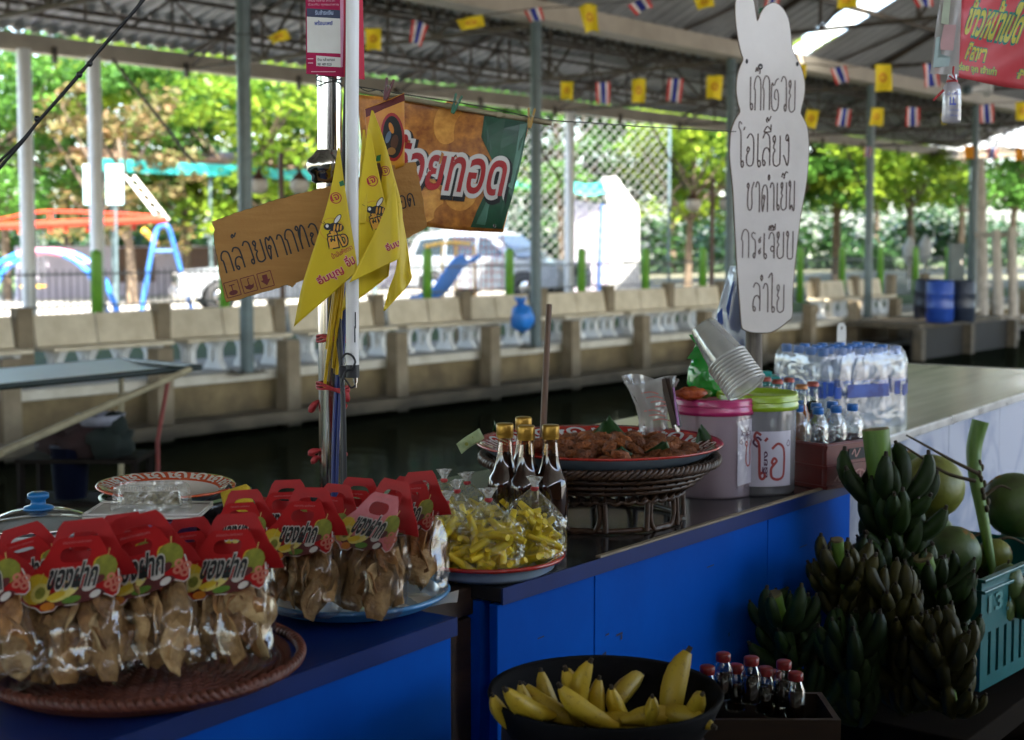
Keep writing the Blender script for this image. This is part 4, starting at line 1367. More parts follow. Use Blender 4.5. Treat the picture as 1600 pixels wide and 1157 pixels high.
b = MB(); b.poly([F.q(*p) for p in [(480, 14), (532, 17), (532, 30), (480, 27)]], 0, -.0014); b.build('navy_header', M_navy, t)
b = MB(); b.poly([F.q(*p) for p in [(494, 87), (532, 90), (532, 105), (494, 103)]], 0, -.0014); b.build('name_label', M_paper, t)
b = MB()
b.text('รับชำระเงิน', F.p(493, 0)[0], F.p(521, 0)[0], F.p(0, 24)[2], 7 * F.s, -.0018, bold=.02); b.build('header_lettering', mat('pale_blue_ink', (.35, .42, .6), .5), t)
b = MB(); b.text('พร้อมเพย์', F.p(492, 0)[0], F.p(520, 0)[0], F.p(0, 40)[2], 7 * F.s, -.0018, bold=.03); b.build('panel_lettering', mat('blue_ink', (.03, .06, .3), .5), t)
b = MB()
b.text('ร้าน กล้วยทอด', F.p(496, 0)[0], F.p(523, 0)[0], F.p(0, 95.5)[2], 5 * F.s, -.0018, bold=.02)
b.text('081 489 0225', F.p(496, 0)[0], F.p(518, 0)[0], F.p(0, 102.5)[2], 4 * F.s, -.0018, bold=.02); b.build('label_lettering', M_ink, t)
b = MB()
b.text('ให้ยืม ใช้จ่าย สะดวก', F.p(482, 0)[0], F.p(524, 0)[0], F.p(0, 4)[2], 5 * F.s, -.0018)
b.text('ร่วมกัน ทุกธนาคาร', F.p(482, 0)[0], F.p(530, 0)[0], F.p(0, 11)[2], 5 * F.s, -.0018)
b.box(F.p(485, 92, -.0018), (9 * F.s, .0004, 1.2 * F.s)); b.box(F.p(485, 98.5, -.0018), (8 * F.s, .0004, 1.2 * F.s)); b.box(F.p(505, 112, -.0018), (38 * F.s, .0004, 1 * F.s))
b.build('pink_lettering', M_pinkt, t)

# cardboard sign ----------------------------------------------------------------
M_card = mat('brown_cardboard', (.40, .205, .055), .85, stretch=(9, 9, 90), c2=(.33, .155, .035), bump=.15, bscale=150)
M_cut = mat('cardboard_cut_edge', (.12, .075, .03), .9, scale=120)
M_mar = mat('maroon_ink', (.13, .012, .01), .6)
F = Px(500, 370, 2.72)
t = thing('cardboard_sign', 'torn brown cardboard sign with handwriting tied across the steel pole', 'cardboard sign', F.loc, FACE)
out = [(332, 347), (352, 340), (372, 332), (398, 325), (420, 316), (446, 310), (470, 302), (505, 294), (560, 279), (600, 262), (622, 258), (650, 254), (655, 280), (661, 312), (667, 356), (640, 371), (600, 385), (540, 410), (461, 443), (456, 449), (448, 445), (430, 451), (402, 459), (378, 466), (352, 472), (349, 462), (344, 436), (340, 405), (336, 385), (334, 372), (336, 360)]
jag = []
g = random.Random(3)
for i in range(len(out)):
    a, c = out[i], out[(i + 1) % len(out)]
    for k in range(4):
        f = k / 4
        jag.append((a[0] + (c[0] - a[0]) * f + g.uniform(-.8, .8), a[1] + (c[1] - a[1]) * f + g.uniform(-.8, .8)))
b = MB(); b.poly([F.q(*p) for p in jag], .0035); b.build('board', M_card, t)
b = MB()
for i in range(0, len(jag), 1):
    a, c = jag[i], jag[(i + 1) % len(jag)]
    if a[0] < 470:
        b.tube([F.p(*a, .0018), F.p(*c, .0018)], .0012, 4, False)
b.build('torn_edge', M_cut, t)
A = math.atan(.30)
MW = Matrix.Translation(F.p(352, 427)) @ Matrix.Rotation(-A, 4, 'Y')
b = MB(); write(b, 'กล้วยตากทอ', 0, 158 * F.s, 0, 36 * F.s, 2.5 * F.s, -.0012, MW, 4); b.build('handwriting', M_ink, t)
MW = Matrix.Translation(F.p(626, 327)) @ Matrix.Rotation(-.2, 4, 'Y')
b = MB(); write(b, 'อด', 0, 24 * F.s, 0, 19 * F.s, 2 * F.s, -.0012, MW, 5); b.build('handwriting', M_ink, t)
MI = Matrix.Translation(F.p(352, 467)) @ Matrix.Rotation(-.27, 4, 'Y')
s = F.s
for k in range(3):
    x0 = (3 + 27 * k) * s
    b = MB()
    for (p, q) in (((0, 0), (22, 0)), ((22, 0), (22, 24)), ((22, 24), (0, 24)), ((0, 24), (0, 0))):
        b.ribbon([(x0 + p[0] * s, p[1] * s), (x0 + q[0] * s, q[1] * s)], 1.3 * s, -.0012, MI, 0)
    if k == 0:
        b.disc((x0 + 11 * s, 6 * s), 7 * s, 14, -.0012, MI, .55); b.ribbon([(x0 + 11 * s, 8 * s), (x0 + 11 * s, 18 * s)], 1.6 * s, -.0012, MI, 0); b.ribbon([(x0 + 7 * s, 18 * s), (x0 + 16 * s, 18 * s)], 1.6 * s, -.0012, MI, 0)
    elif k == 1:
        b.poly([(x0 + 3 * s, 12 * s), (x0 + 5 * s, 6 * s), (x0 + 11 * s, 3 * s), (x0 + 17 * s, 6 * s), (x0 + 19 * s, 12 * s), (x0 + 15 * s, 10 * s), (x0 + 11 * s, 12 * s), (x0 + 7 * s, 10 * s)], 0, -.0012, (), MI); b.ribbon([(x0 + 11 * s, 10 * s), (x0 + 11 * s, 20 * s), (x0 + 14 * s, 21 * s)], 1.5 * s, -.0012, MI)
    else:
        b.poly([(x0 + 11 * s, 3 * s), (x0 + 19 * s, 12 * s), (x0 + 15 * s, 12 * s), (x0 + 15 * s, 20 * s), (x0 + 7 * s, 20 * s), (x0 + 7 * s, 12 * s), (x0 + 3 * s, 12 * s)], 0, -.0012, (), MI)
    b.build('printed_symbol', M_mar, t)

# yellow pennants -----------------------------------------------------------------
M_pen = mat('yellow_pennant_vinyl', (.74, .56, .012), .42, scale=7, c2=(.68, .49, .01), trans=.22)
M_penr = mat('red_pennant_print', (.45, .02, .03), .5)
M_penp = mat('pink_outline_print', (.75, .42, .38), .5)
M_penb = mat('brown_emblem_print', (.10, .035, .015), .5)
M_pena = mat('amber_emblem_print', (.70, .34, .03), .5)
M_grn = mat('bottle_green_print', (.01, .16, .05), .5)


def pennant(label, d, left, right, dep, prints=None):
    F = Px(*left[0], d)
    t = thing('yellow_pennant', label, 'pennant', F.loc, FACE, 'yellow pennants tied to the pole')
    Ls, Rs = spline(left, 6), spline(right, 6)

    def pick(P, v):
        i = v * (len(P) - 1); k = min(int(i), len(P) - 2)
        return P[k].lerp(P[k + 1], i - k)

    def fn(u, v):
        a = pick(Ls, v).lerp(pick(Rs, v), u)
        return F.p(a.x, a.y, dep(a.x, a.y))
    b = MB(); b.grid(fn, 14, 26); b.build('cloth', M_pen, t, solid=.0006)

    def put(px, py, off=.0014):
        return F.p(px, py, dep(px, py) - off)
    if prints:
        prints(t, F, put)
    return t


def arr(t, put, s, x, y, h, ang, mm, nm, wd=None, bold=.02, off=.0014, grow=0):
    """flat print in picture-plane pixels, rotated by ang about (x, y), laid on the cloth"""
    ca, sa = math.cos(ang), math.sin(ang)
    vs, _ = text_geo(s, bold)
    b = MB()
    w_ = wd
    cv, _ = text_geo(s, 0)
    k = wd / (max(v[0] for v in cv) - min(v[0] for v in cv))
    b.text(s, 0, wd, 0, h, 0, bold=bold, fn=lambda X, Z: put(x + X * ca - Z * sa, y - X * sa - Z * ca, off))
    return b.build(nm, mm, t)


def blob(t, put, pts, mm, nm, off=.0016):
    b = MB()
    n_ = len(pts)
    if n_ < 12:
        pts = [(pts[i][0] + (pts[(i + 1) % n_][0] - pts[i][0]) * k / 4, pts[i][1] + (pts[(i + 1) % n_][1] - pts[i][1]) * k / 4) for i in range(n_) for k in range(4)]
        n_ = len(pts)
    cx, cy = sum(p[0] for p in pts) / n_, sum(p[1] for p in pts) / n_
    fr = (.002, .25, .5, .75, 1)
    b.add([put(cx + (p[0] - cx) * q, cy + (p[1] - cy) * q, off) for q in fr for p in pts],
          [(r * n_ + k, r * n_ + (k + 1) % n_, (r + 1) * n_ + (k + 1) % n_, (r + 1) * n_ + k) for r in range(4) for k in range(n_)])
    return b.build(nm, mm, t)


def circ(x, y, rx, ry=None, n=18, a=0):
    ry = ry or rx
    return [(x + rx * math.cos(k * 6.2832 / n) * math.cos(a) - ry * math.sin(k * 6.2832 / n) * math.sin(a), y + rx * math.cos(k * 6.2832 / n) * math.sin(a) + ry * math.sin(k * 6.2832 / n) * math.cos(a)) for k in range(n)]


def ringp(t, put, x, y, r0, r1, mm, nm, off=.0015):
    b = MB()
    n = 22
    vs = []
    for k in range(n):
        c_, s_ = math.cos(k * 6.2832 / n), math.sin(k * 6.2832 / n)
        vs += [put(x + r0 * c_, y + r0 * s_, off), put(x + r1 * c_, y + r1 * s_, off)]
    b.add(vs, [(2 * k, 2 * k + 1, (2 * k + 3) % (2 * n), (2 * k + 2) % (2 * n)) for k in range(n)])
    b.build(nm, mm, t)


def bee(t, put, x, y):
    ringp(t, put, x - 3, y + 3, 17.2, 18.2, M_pena, 'emblem_ring')
    blob(t, put, circ(x + 6, y - 13, 9, 4, 16, -.95), M_ink, 'emblem_wing_outline', .0018)
    blob(t, put, circ(x + 6, y - 13, 7.6, 2.8, 16, -.95), M_paper, 'emblem_wing', .0022)
    blob(t, put, circ(x + 4, y, 12, 7.5, 18, .1), M_ink, 'emblem_body', .0018)
    for k in range(3):
        blob(t, put, circ(x + 1 + 5 * k, y + .4, 1.5, 6.3 - k * .8, 12, .15), M_pena, 'emblem_stripe', .0022)
    blob(t, put, circ(x - 9, y - 1, 6, 5.6), M_ink, 'emblem_head', .0020)
    blob(t, put, circ(x - 10, y - 2, 2.2, 2.6), M_paper, 'emblem_eye', .0024)
    b = MB()
    for dx in (-6, 0):
        p = [(x - 12 + dx * .4, y - 5), (x - 15 + dx, y - 9)]
        vs = [put(p[0][0] - .6, p[0][1], .002), put(p[0][0] + .6, p[0][1], .002), put(p[1][0] + .6, p[1][1], .002), put(p[1][0] - .6, p[1][1], .002)]
        b.add(vs, [(0, 1, 2, 3)])
    b.build('emblem_feeler', M_ink, t)


d1 = lambda x, y: .010 * math.sin((x - 500) * .055) + .00006 * (y - 240)


def pr1(t, F, put):
    ringp(t, put, 523, 309, 7.6, 9, M_penr, 'print_ring')
    arr(t, put, 'เจ', 517, 314, 9, .25, M_penr, 'print_lettering', 12, .02)
    blob(t, put, [(528, 284), (535, 281), (537, 289), (530, 291)], M_grn, 'bottle_cap_print')
    bee(t, put, 519, 355)
    arr(t, put, 'ผึ้ง', 513, 388, 26, .18, M_ink, 'emblem_lettering_outline', 29, .075, .0018)
    arr(t, put, 'ผึ้ง', 513, 388, 26, .18, M_pena, 'emblem_lettering', 29, .01, .0022)
    arr(t, put, 'น้ำมันพืชตรา', 517, 405, 9, .46, M_penr, 'print_lettering', 36, .015)
    for (s_, x, y, wd) in (('อิ่มบุญ', 499, 449, 42), ('อิ่ม', 541, 418, 14)):
        arr(t, put, s_, x, y, 17, .50 if x < 520 else .5, M_penp, 'print_lettering_outline', wd, .07, .0014)
        arr(t, put, s_, x, y, 17, .50 if x < 520 else .5, M_penr, 'print_lettering', wd, .025, .0018)


pennant('front yellow pennant with the whole bee emblem, left of the white tube', 2.60, [(527, 230), (514, 300), (494, 370), (470, 445), (455, 512)], [(530, 232), (537, 290), (547, 355), (554, 400), (556, 424)], d1, pr1)
d2 = lambda x, y: .012 * math.sin((x - 560) * .06) + .0001 * (y - 200)


def pr2(t, F, put):
    ringp(t, put, 580, 282, 7.2, 8.6, M_penr, 'print_ring')
    arr(t, put, 'เจ', 574, 287, 9, .3, M_penr, 'print_lettering', 12, .02)
    bee(t, put, 585, 328)
    arr(t, put, 'ผึ้ง', 580, 358, 24, .3, M_ink, 'emblem_lettering_outline', 24, .075, .0018)
    arr(t, put, 'ผึ้ง', 580, 358, 24, .3, M_pena, 'emblem_lettering', 24, .01, .0022)


pennant('second yellow pennant just right of the white tube, bee emblem half covered', 2.625, [(574, 200), (563, 270), (551, 350), (543, 420), (529, 489)], [(577, 202), (588, 260), (600, 320), (608, 380), (604, 432)], d2, pr2)


def pr3(t, F, put):
    arr(t, put, 'อิ่มบุญ', 607, 396, 15, .45, M_penp, 'print_lettering_outline', 34, .07)
    arr(t, put, 'อิ่มบุญ', 607, 396, 15, .45, M_penr, 'print_lettering', 34, .025, .0018)


d3 = lambda x, y: .010 * math.sin((x - 560) * .07) + .022 * max(0, (x - 612) / 20)
pennant('third yellow pennant folded in front at right, red lettering at its edge', 2.59, [(616, 286), (598, 335), (575, 382), (558, 415), (545, 442)], [(617, 288), (621, 330), (624, 372), (624, 392), (622, 405)], d3, None)
pennant('narrow folded yellow pennant whose tip hangs lowest at right', 2.61, [(622, 318), (622, 370), (618, 420), (606, 452), (597, 486)], [(624, 318), (633, 370), (640, 420), (639, 442), (599, 487)], lambda x, y: .008 * math.sin(x * .2) + .01, None)
t3 = [o for o in COL.objects if o.name.startswith('yellow_pennant')][2]
F3 = Px(616, 286, 2.59)
pr3(t3, F3, lambda px, py, off=.0014: F3.p(min(px, 623), py, d3(min(px, 623), py) - off))


def pr5(t, F, put):
    ringp(t, put, 601, 267, 6.6, 8, M_penr, 'print_ring')
    arr(t, put, 'เจ', 596, 271, 8, .1, M_penr, 'print_lettering', 10, .02)
    blob(t, put, [(588, 243), (595, 241), (594, 251), (586, 252)], M_grn, 'bottle_cap_print')
    blob(t, put, [(583, 256), (593, 254), (597, 268), (594, 290), (588, 292), (589, 270)], M_penb, 'bottle_print')


pennant('shaded yellow pennant behind the second one with a bottle print', 2.655, [(580, 172), (570, 230), (573, 300), (585, 370), (592, 400)], [(583, 173), (602, 225), (616, 275), (628, 330), (624, 380)], lambda x, y: .006 * math.sin(x * .1), pr5)
pennant('slim yellow pennant edge showing between the white tube and the second pennant', 2.64, [(567, 203), (563, 250), (561, 290), (560, 330), (558, 350)], [(570, 203), (573, 240), (574, 280), (573, 320), (570, 350)], lambda x, y: .004 * math.sin(x * .1), None)
M_stick = mat('yellow_plastic_stick', (.62, .42, .015), .4, c2=(.5, .3, .01))
for i, (a, c) in enumerate([((527, 440), (507, 605)), ((530, 440), (514, 560)), ((533, 440), (521, 575)), ((524, 445), (511, 545)), ((536, 440), (526, 585))]):
    t = thing('flag_stick', ('longest yellow stick of the bundle, lowest end on the left', 'yellow stick in the middle of the bundle on the pole', 'yellow stick right of the middle in the bundle', 'shortest yellow stick at the back of the bundle', 'rightmost yellow stick of the bundle by the blue cable')[i], 'stick', tuple(at(*c, 2.745)), 0, 'yellow sticks bundled on the pole')
    b = MB(); b.tube([at(*c, 2.75), at(*a, 2.66 + .01 * i)], .0034, 8); b.build('shaft', M_stick, t, True)

# banner ------------------------------------------------------------------------
D2 = 2.98
F = Px(700, 260, D2)
M_fried = mat('fried_food_print', (.66, .26, .035), .4, scale=40, c2=(.20, .05, .008), thr=(.3, .72))
M_fried2 = mat('golden_crust_print', (.86, .44, .08), .4, scale=45, c2=(.46, .15, .015), thr=(.25, .75))
M_leafp = mat('leaf_green_print', (.012, .10, .04), .35, scale=9, c2=(.006, .035, .018))
M_leafp2 = mat('pale_leaf_print', (.10, .24, .16), .35, scale=9, c2=(.03, .12, .07))
M_redp_ = mat('crimson_print', (.42, .01, .012), .4)
t = thing('fried_banana_banner', 'vinyl banner printed with fried bananas and red Thai lettering, pegged to bamboo', 'banner', F.loc, FACE)
dep = lambda x, y: .012 * math.sin((x - 600) * .022) + .006 * math.sin(y * .03 + x * .01)
top = [(560, 150), (640, 158), (720, 172), (790, 183), (828, 190)]
bot = [(575, 340), (640, 350), (690, 357), (740, 361), (786, 363)]
Ts, Bs = spline(top, 8), spline(bot, 8)


def ban(u, v):
    i = u * (len(Ts) - 1); k = min(int(i), len(Ts) - 2)
    a = Ts[k].lerp(Ts[k + 1], i - k); c = Bs[k].lerp(Bs[k + 1], i - k)
    p = a.lerp(c, v)
    return F.p(p.x, p.y, dep(p.x, p.y))


b = MB(); b.grid(ban, 40, 24); b.build('vinyl_sheet', M_fried, t, solid=.0012)
put = lambda px, py, off=.0014: F.p(px, py, dep(px, py) - off)


def blobg(pts, mm, nm, off):
    # subdivided fan so that the print follows the cloth
    cx, cy = sum(p[0] for p in pts) / len(pts), sum(p[1] for p in pts) / len(pts)
    b = MB(); n_ = len(pts)
    vs = [put(cx + (p[0] - cx) * f, cy + (p[1] - cy) * f, off) for f in (0.001, .2, .4, .6, .8, 1) for p in pts]
    b.add(vs, [(r * n_ + k, r * n_ + (k + 1) % n_, (r + 1) * n_ + (k + 1) % n_, (r + 1) * n_ + k) for r in range(5) for k in range(n_)])
    b.build(nm, mm, t)


for k, (x, y, rx, ry, a) in enumerate([(655, 195, 26, 16, .5), (700, 192, 22, 34, .2), (735, 215, 26, 40, -.15), (668, 320, 22, 30, .6), (705, 335, 28, 20, -.1), (720, 300, 26, 30, .3), (650, 250, 16, 34, .1), (690, 262, 30, 28, .4)]):
    blobg(circ(x, y, rx, ry, 20, a), M_fried2 if k % 2 else M_fried, 'fried_piece_print', .0012 + k * .0002)
blobg([(757, 181), (790, 186), (826, 192), (815, 250), (800, 310), (785, 358), (735, 355), (745, 330), (762, 300), (776, 270), (768, 240), (752, 215)], M_leafp, 'leaf_print', .0032)
blobg([(812, 196), (824, 194), (812, 250), (800, 296), (794, 292), (806, 240)], M_leafp2, 'leaf_rib_print', .0038)
blobg([(744, 350), (768, 290), (774, 292), (758, 352)], M_leafp2, 'leaf_rib_print', .0038)
for (bd, mm, nm, off, dx, dy) in ((.13, M_ink, 'lettering_shadow', .0045, 2, 4), (.095, M_paper, 'lettering_outline', .0052, 0, 0), (.018, M_redp_, 'lettering', .0059, 0, 0)):
    b = MB(); ca, sa = math.cos(-.10), math.sin(-.10)
    fnb = lambda X, Zz: put(572 + dx + X * ca - Zz * sa + .12 * Zz, 285 + dy - X * sa - Zz * ca, off)
    b.text('กล้วยทอด', 0, 212, 0, 78, 0, bold=bd, fn=fnb); b.build(nm, mm, t)
# eyelet
b = MB(); b.ring(F.q(773, 353), 1.2 * F.s, 3 * F.s, 14, dep(773, 353) - .003); b.build('eyelet', M_chrome, t)

F = Px(604, 205, 2.70)
M_ora = mat('orange_yellow_print', (.72, .40, .03), .4, scale=8, c2=(.55, .15, .02))
t = thing('emblem_flap', 'orange vinyl flap with an oval dark emblem, pegged left of the banner', 'flap', F.loc, FACE)
depf = lambda x, y: .01 * math.sin((x - 570) * .05)
b = MB(); b.grid(lambda u, v: (lambda X, Y: F.p(X, Y, depf(X, Y)))(570 + 62 * u + 8 * v * (1 - u), (170 - 24 * u) + v * (112 - 18 * u * 0)), 14, 16); b.build('vinyl_sheet', M_ora, t, solid=.001)
pf = lambda px, py, off=.0014: F.p(px, py, depf(px, py) - off)
blob(t, pf, [(571, 171), (632, 147), (633, 158), (600, 170), (572, 184)], M_mar, 'dark_border_print', .0012)
blob(t, pf, circ(613, 214, 19, 38, 24, -.05), M_redp_, 'oval_border_print', .0014)
blob(t, pf, circ(613, 214, 15.5, 33, 24, -.05), M_ink, 'oval_ground_print', .0018)
blob(t, pf, circ(611, 200, 3.5, 9, 14, -.3), M_ora, 'oval_motif_print', .0022)
blob(t, pf, circ(606, 214, 4, 10, 14, .3), mat('slate_blue_print', (.12, .18, .26), .5), 'oval_motif_print', .0022)
blob(t, pf, circ(616, 222, 6, 12, 14, .2), M_penb, 'oval_motif_print', .0022)
blob(t, pf, circ(611, 236, 7, 6, 14, 0), mat('ochre_print', (.35, .17, .04), .5), 'oval_motif_print', .0024)

t = thing('bamboo_rod', 'thin bamboo rod carrying the fried banana banner', 'rod', tuple(at(700, 166, 2.97)))
rp = [at(x, y, 2.965) for x, y in ((540, 138), (620, 152), (700, 166), (780, 180), (862, 193))]
b = MB(); b.tube(spline(rp, 6), .0055, 8); b.build('cane', M_bamb, t, True)
for p in rp[1:4]:
    b = MB(); b.tube([p + Vector((-.004, .003, .0005)), p + Vector((.004, -.003, -.0005))], .0066, 8); b.build('node', M_bamb, t, True)
t = thing('hanging_wire', 'thin slack wire from the banner rod to the rabbit sign', 'wire', tuple(at(900, 190, 3.0)))
b = MB(); b.tube(spline([at(x, y, d) for x, y, d in ((555, 135, 2.9), (640, 149, 2.92), (760, 168, 2.95), (850, 187, 3.0), (920, 192, 3.1), (1000, 198, 3.25), (1080, 202, 3.4), (1150, 206, 3.55))], 6), .0013, 5); b.build('strand', M_wire, t, True)
b = MB(); b.tube(spline([at(x, y, d) for x, y, d in ((562, 137, 2.88), (575, 143, 2.88), (592, 141, 2.89), (606, 150, 2.9), (628, 150, 2.9))], 6), .0012, 5); b.build('strand', M_wire, t, True)
for i, (px, py, a, d, c_, lb) in enumerate([(606, 140, .25, 2.68, (.10, .012, .015), 'dark red clothes peg on the orange flap'), (712, 163, .35, 2.94, (.01, .12, .05), 'green clothes peg in the middle of the banner'), (829, 185, .12, 2.95, (.35, .20, .02), 'mustard clothes peg at the right end of the banner')]):
    F = Px(px, py, d)
    t = thing('clothes_peg', lb, 'clothes peg', F.loc, FACE, 'clothes pegs on the banner')
    t.rotation_euler = (0, a, FACE)
    mm = mat('peg_plastic', c_, .4)
    for sgn in (-1, 1):
        b = MB(); T = Matrix.Translation((sgn * .0035, -.004 * 0, 0)) @ Matrix.Rotation(sgn * .16, 4, 'Y')
        b.box((0, 0, 0), (.006, .010, .042), 0, T, .75); b.box((sgn * .001, 0, -.012), (.005, .010, .016), 0, T); b.build('jaw', mm, t, False, .001)
    b = MB(); b.tube([(.005 * math.cos(k * .8), -.006 + .0005 * k, .002 + .005 * math.sin(k * .8)) for k in range(24)], .0008, 5); b.build('spring', M_chrome, t)

# rabbit menu sign -----------------------------------------------------------------
M_sign = mat('white_painted_board', (.78, .73, .69), .55, scale=5, c2=(.70, .65, .61), bump=.06, bscale=60)
M_hand = mat('grey_marker_ink', (.10, .07, .06), .7, scale=80, c2=(.2, .15, .13))
D3 = 3.60
F = Px(1200, 520, D3)
t = thing('rabbit_sign', 'white rabbit shaped menu board with handwritten Thai drinks on a wooden post', 'menu sign', F.loc, FACE)
out = [(1156, -9), (1148, -2), (1144, 14), (1145, 40), (1149, 68), (1154, 88), (1157, 98), (1152, 110), (1148, 126), (1147, 146), (1150, 165), (1153, 178), (1146, 190), (1140, 206), (1138, 225), (1138, 248), (1141, 275), (1144, 305), (1146, 340), (1149, 385), (1152, 430), (1156, 475), (1159, 508), (1163, 515), (1174, 519), (1190, 520), (1204, 519), (1218, 512), (1230, 502), (1237, 494), (1237, 465), (1239, 430), (1242, 395), (1246, 355), (1251, 320), (1256, 290), (1259, 255), (1259, 222), (1256, 200), (1249, 186), (1246, 178), (1250, 160), (1252, 142), (1250, 124), (1244, 106), (1236, 92), (1231, 76), (1229, 58), (1225, 36), (1216, 20), (1204, 12), (1192, 16), (1184, 26), (1178, 40), (1175, 30), (1172, 12), (1166, -2)]
b = MB(); b.poly([(p.x, p.y) for p in spline([F.q(*p) for p in out + [out[0]]], 3)[:-1]], .008); b.build('board', M_sign, t)
b = MB(); pe = [F.p(*p, .004) for p in out + [out[0]]]; b.tube(spline(pe, 3), .0026, 6, False); b.build('board_edge', mat('raw_board_edge', (.16, .11, .07), .8), t)
b = MB(); b.disc(F.q(1162, 101), 2.0 * F.s, 12, -.0012, None, 1.9); b.build('eye', M_ink, t)
b = MB(); b.ring(F.q(1183, 109), 1.8 * F.s, 3.8 * F.s, 14, -.0012, None, 1.2); b.disc(F.q(1183, 108), 1.0 * F.s, 8, -.0014); b.build('eye', M_ink, t)
b = MB(); b.disc(F.q(1240, 105), 2.2 * F.s, 12, -.0012, None, 1.6); b.build('eye', M_ink, t)
LINES = [('เก๊กฮวย', 1166, 1238, 177, 50), ('โอเลี้ยง', 1150, 1230, 262, 50), ('ชาดำเย็น', 1164, 1239, 331, 44), ('กระเจี๊ยบ', 1157, 1238, 405, 42), ('ลำไย', 1175, 1225, 487, 42)]
for i, (s_, x0, x1, yb, h) in enumerate(LINES):
    b = MB(); write(b, s_, F.p(x0, 0)[0], F.p(x1, 0)[0], F.p(0, yb)[2], h * F.s, 1.9 * F.s, -.0012, None, 20 + i); b.build('handwriting', M_hand, t)
M_post = mat('grey_weathered_wood', (.22, .19, .16), .8, stretch=(60, 60, 4), c2=(.09, .075, .06), bump=.4, bscale=40)
a, c = at(1172, -80, D3 + .06), at(1179, 640, D3 + .06)
t = thing('sign_post', 'round grey wooden post behind the rabbit sign', 'post', (c.x, c.y, .75))
b = MB(); b.tube([Vector((c.x, c.y, .0)), c, a], [.022, .021, .019], 14); b.build('shaft', M_post, t, True)
b = MB(); b.tube([(c.x + (a.x - c.x) * .87 + .023 * math.cos(k * .6), c.y + .023 * math.sin(k * .6), at(1174, 22, D3).z + .0006 * k) for k in range(32)], .003, 5); b.build('green_string', mat('green_string', (.02, .25, .13), .6), t, True)
for k in range(4):
    p = at(1178, 530 + 18 * k, D3 + .03)

# red food banner at upper right ---------------------------------------------------
M_rb = mat('rose_red_vinyl', (.62, .08, .09), .4, scale=5, c2=(.56, .045, .06), trans=.15)
M_rby = mat('yellow_green_print', (.60, .52, .06), .45, scale=30, c2=(.42, .40, .07))
M_rbg = mat('teal_outline_print', (.02, .22, .18), .45)
F = Px(1550, 60, 3.2)
t = thing('red_food_banner', 'rose red vinyl banner with yellow Thai lettering at the upper right corner', 'banner', F.loc, FACE)
depr = lambda x, y: .012 * math.sin((x - 1500) * .03) + .004 * math.sin(y * .08 + x * .05)
tl, tr_, bl, br = Vector((1503, -60)), Vector((1690, -60)), Vector((1493, 120)), Vector((1690, 155))


def rb(u, v):
    p = tl.lerp(tr_, u).lerp(bl.lerp(br, u), v)
    return F.p(p.x, p.y, depr(p.x, p.y))


b = MB(); b.grid(rb, 24, 20); b.build('vinyl_sheet', M_rb, t, solid=.0012)
pr = lambda px, py, off=.0014: F.p(px, py, depr(px, py) - off)
for s_, x, y, wd, h, an, sh in (('ข้าวหน้าเป็ด', 1505, 52, 86, 58, -.17, .18), ('ศิลาชา', 1509, 91, 32, 24, -.14, .15), ('อร่อย จุก เจ้าเก่า', 1493, 111, 66, 15, -.14, 0), ('ชั้น', 1592, 124, 24, 16, -.1, 0)):
    for bd, mm, nm, off in ((.085, M_rbg, 'lettering_outline', .0018), (.03, M_rby, 'lettering', .0026)):
        ca, sa = math.cos(an), math.sin(an)
        b = MB(); b.text(s_, 0, wd, 0, h, 0, bold=bd, fn=lambda X, Zz: pr(x + X * ca - Zz * sa + sh * Zz, y - X * sa - Zz * ca, off)); b.build(nm, mm, t)
F = Px(1478, 60, 3.15)
M_slv = film('cloudy_plastic_sleeve', (.9, .9, .88), .05, .25, .25, .08, 12, .72, (.46, .44, .42))
t = thing('plastic_sleeve', 'cloudy plastic sleeve with faded print left of the red banner', 'plastic sleeve', F.loc, FACE)
b = MB(); b.grid(lambda u, v: F.p(1476 + 24 * u - 22 * v * (1 - u), -60 + 175 * v + 4 * u * v, .006 * math.sin(u * 4 + v * 3)), 8, 16); b.build('sleeve_sheet', M_slv, t)
blob(t, lambda x, y, o_=0: F.p(x, y, -.006 - o_), [(1473, 40), (1492, 40), (1488, 80), (1466, 78)], mat('faded_rose_print', (.42, .24, .23), .6), 'faded_print')
blob(t, lambda x, y, o_=0: F.p(x, y, -.006 - o_), [(1474, -20), (1484, -20), (1480, 40), (1468, 38)], mat('faded_green_print', (.36, .40, .28), .6), 'faded_print')
blob(t, lambda x, y, o_=0: F.p(x, y, -.006 - o_), [(1461, 60), (1467, 58), (1463, 92), (1484, 90), (1482, 104), (1457, 106)], mat('faded_aqua_print', (.30, .38, .36), .6), 'faded_print')
# hanging bottle
F = Px(1487, 155, 3.12)
M_mil = film('cloudy_bottle_plastic', (.95, .95, .97), .1, .5, .15, .1, 40, .55, (.62, .60, .66))
t = thing('hanging_bottle', 'cloudy plastic bottle with blue print hanging by a red tie under the red banner', 'bottle', F.loc, FACE)
S = F.s
b = MB(); b.lathe([(0, -37 * S), (13 * S, -37 * S), (14.5 * S, -33 * S), (14.5 * S, 10 * S), (13.5 * S, 18 * S), (9 * S, 25 * S), (7.5 * S, 28 * S), (7.5 * S, 38 * S)], 24); b.build('bottle_body', M_mil, t)
b = MB(); b.lathe([(8.2 * S, 29 * S), (9 * S, 27 * S), (8.4 * S, 24.5 * S)], 20); b.tube([F.p(1480, 120, -.01), F.p(1490, 128, -.014), F.p(1486, 116, -.01), F.p(1489, 105, 0)], .0022, 6); b.build('red_tie', M_string, t)
b = MB(); b.tube([F.p(1456, 158, -.01), F.p(1472, 142, -.01)], .0028, 6); b.build('red_straw', M_string, t, label='red plastic end sticking out at left')
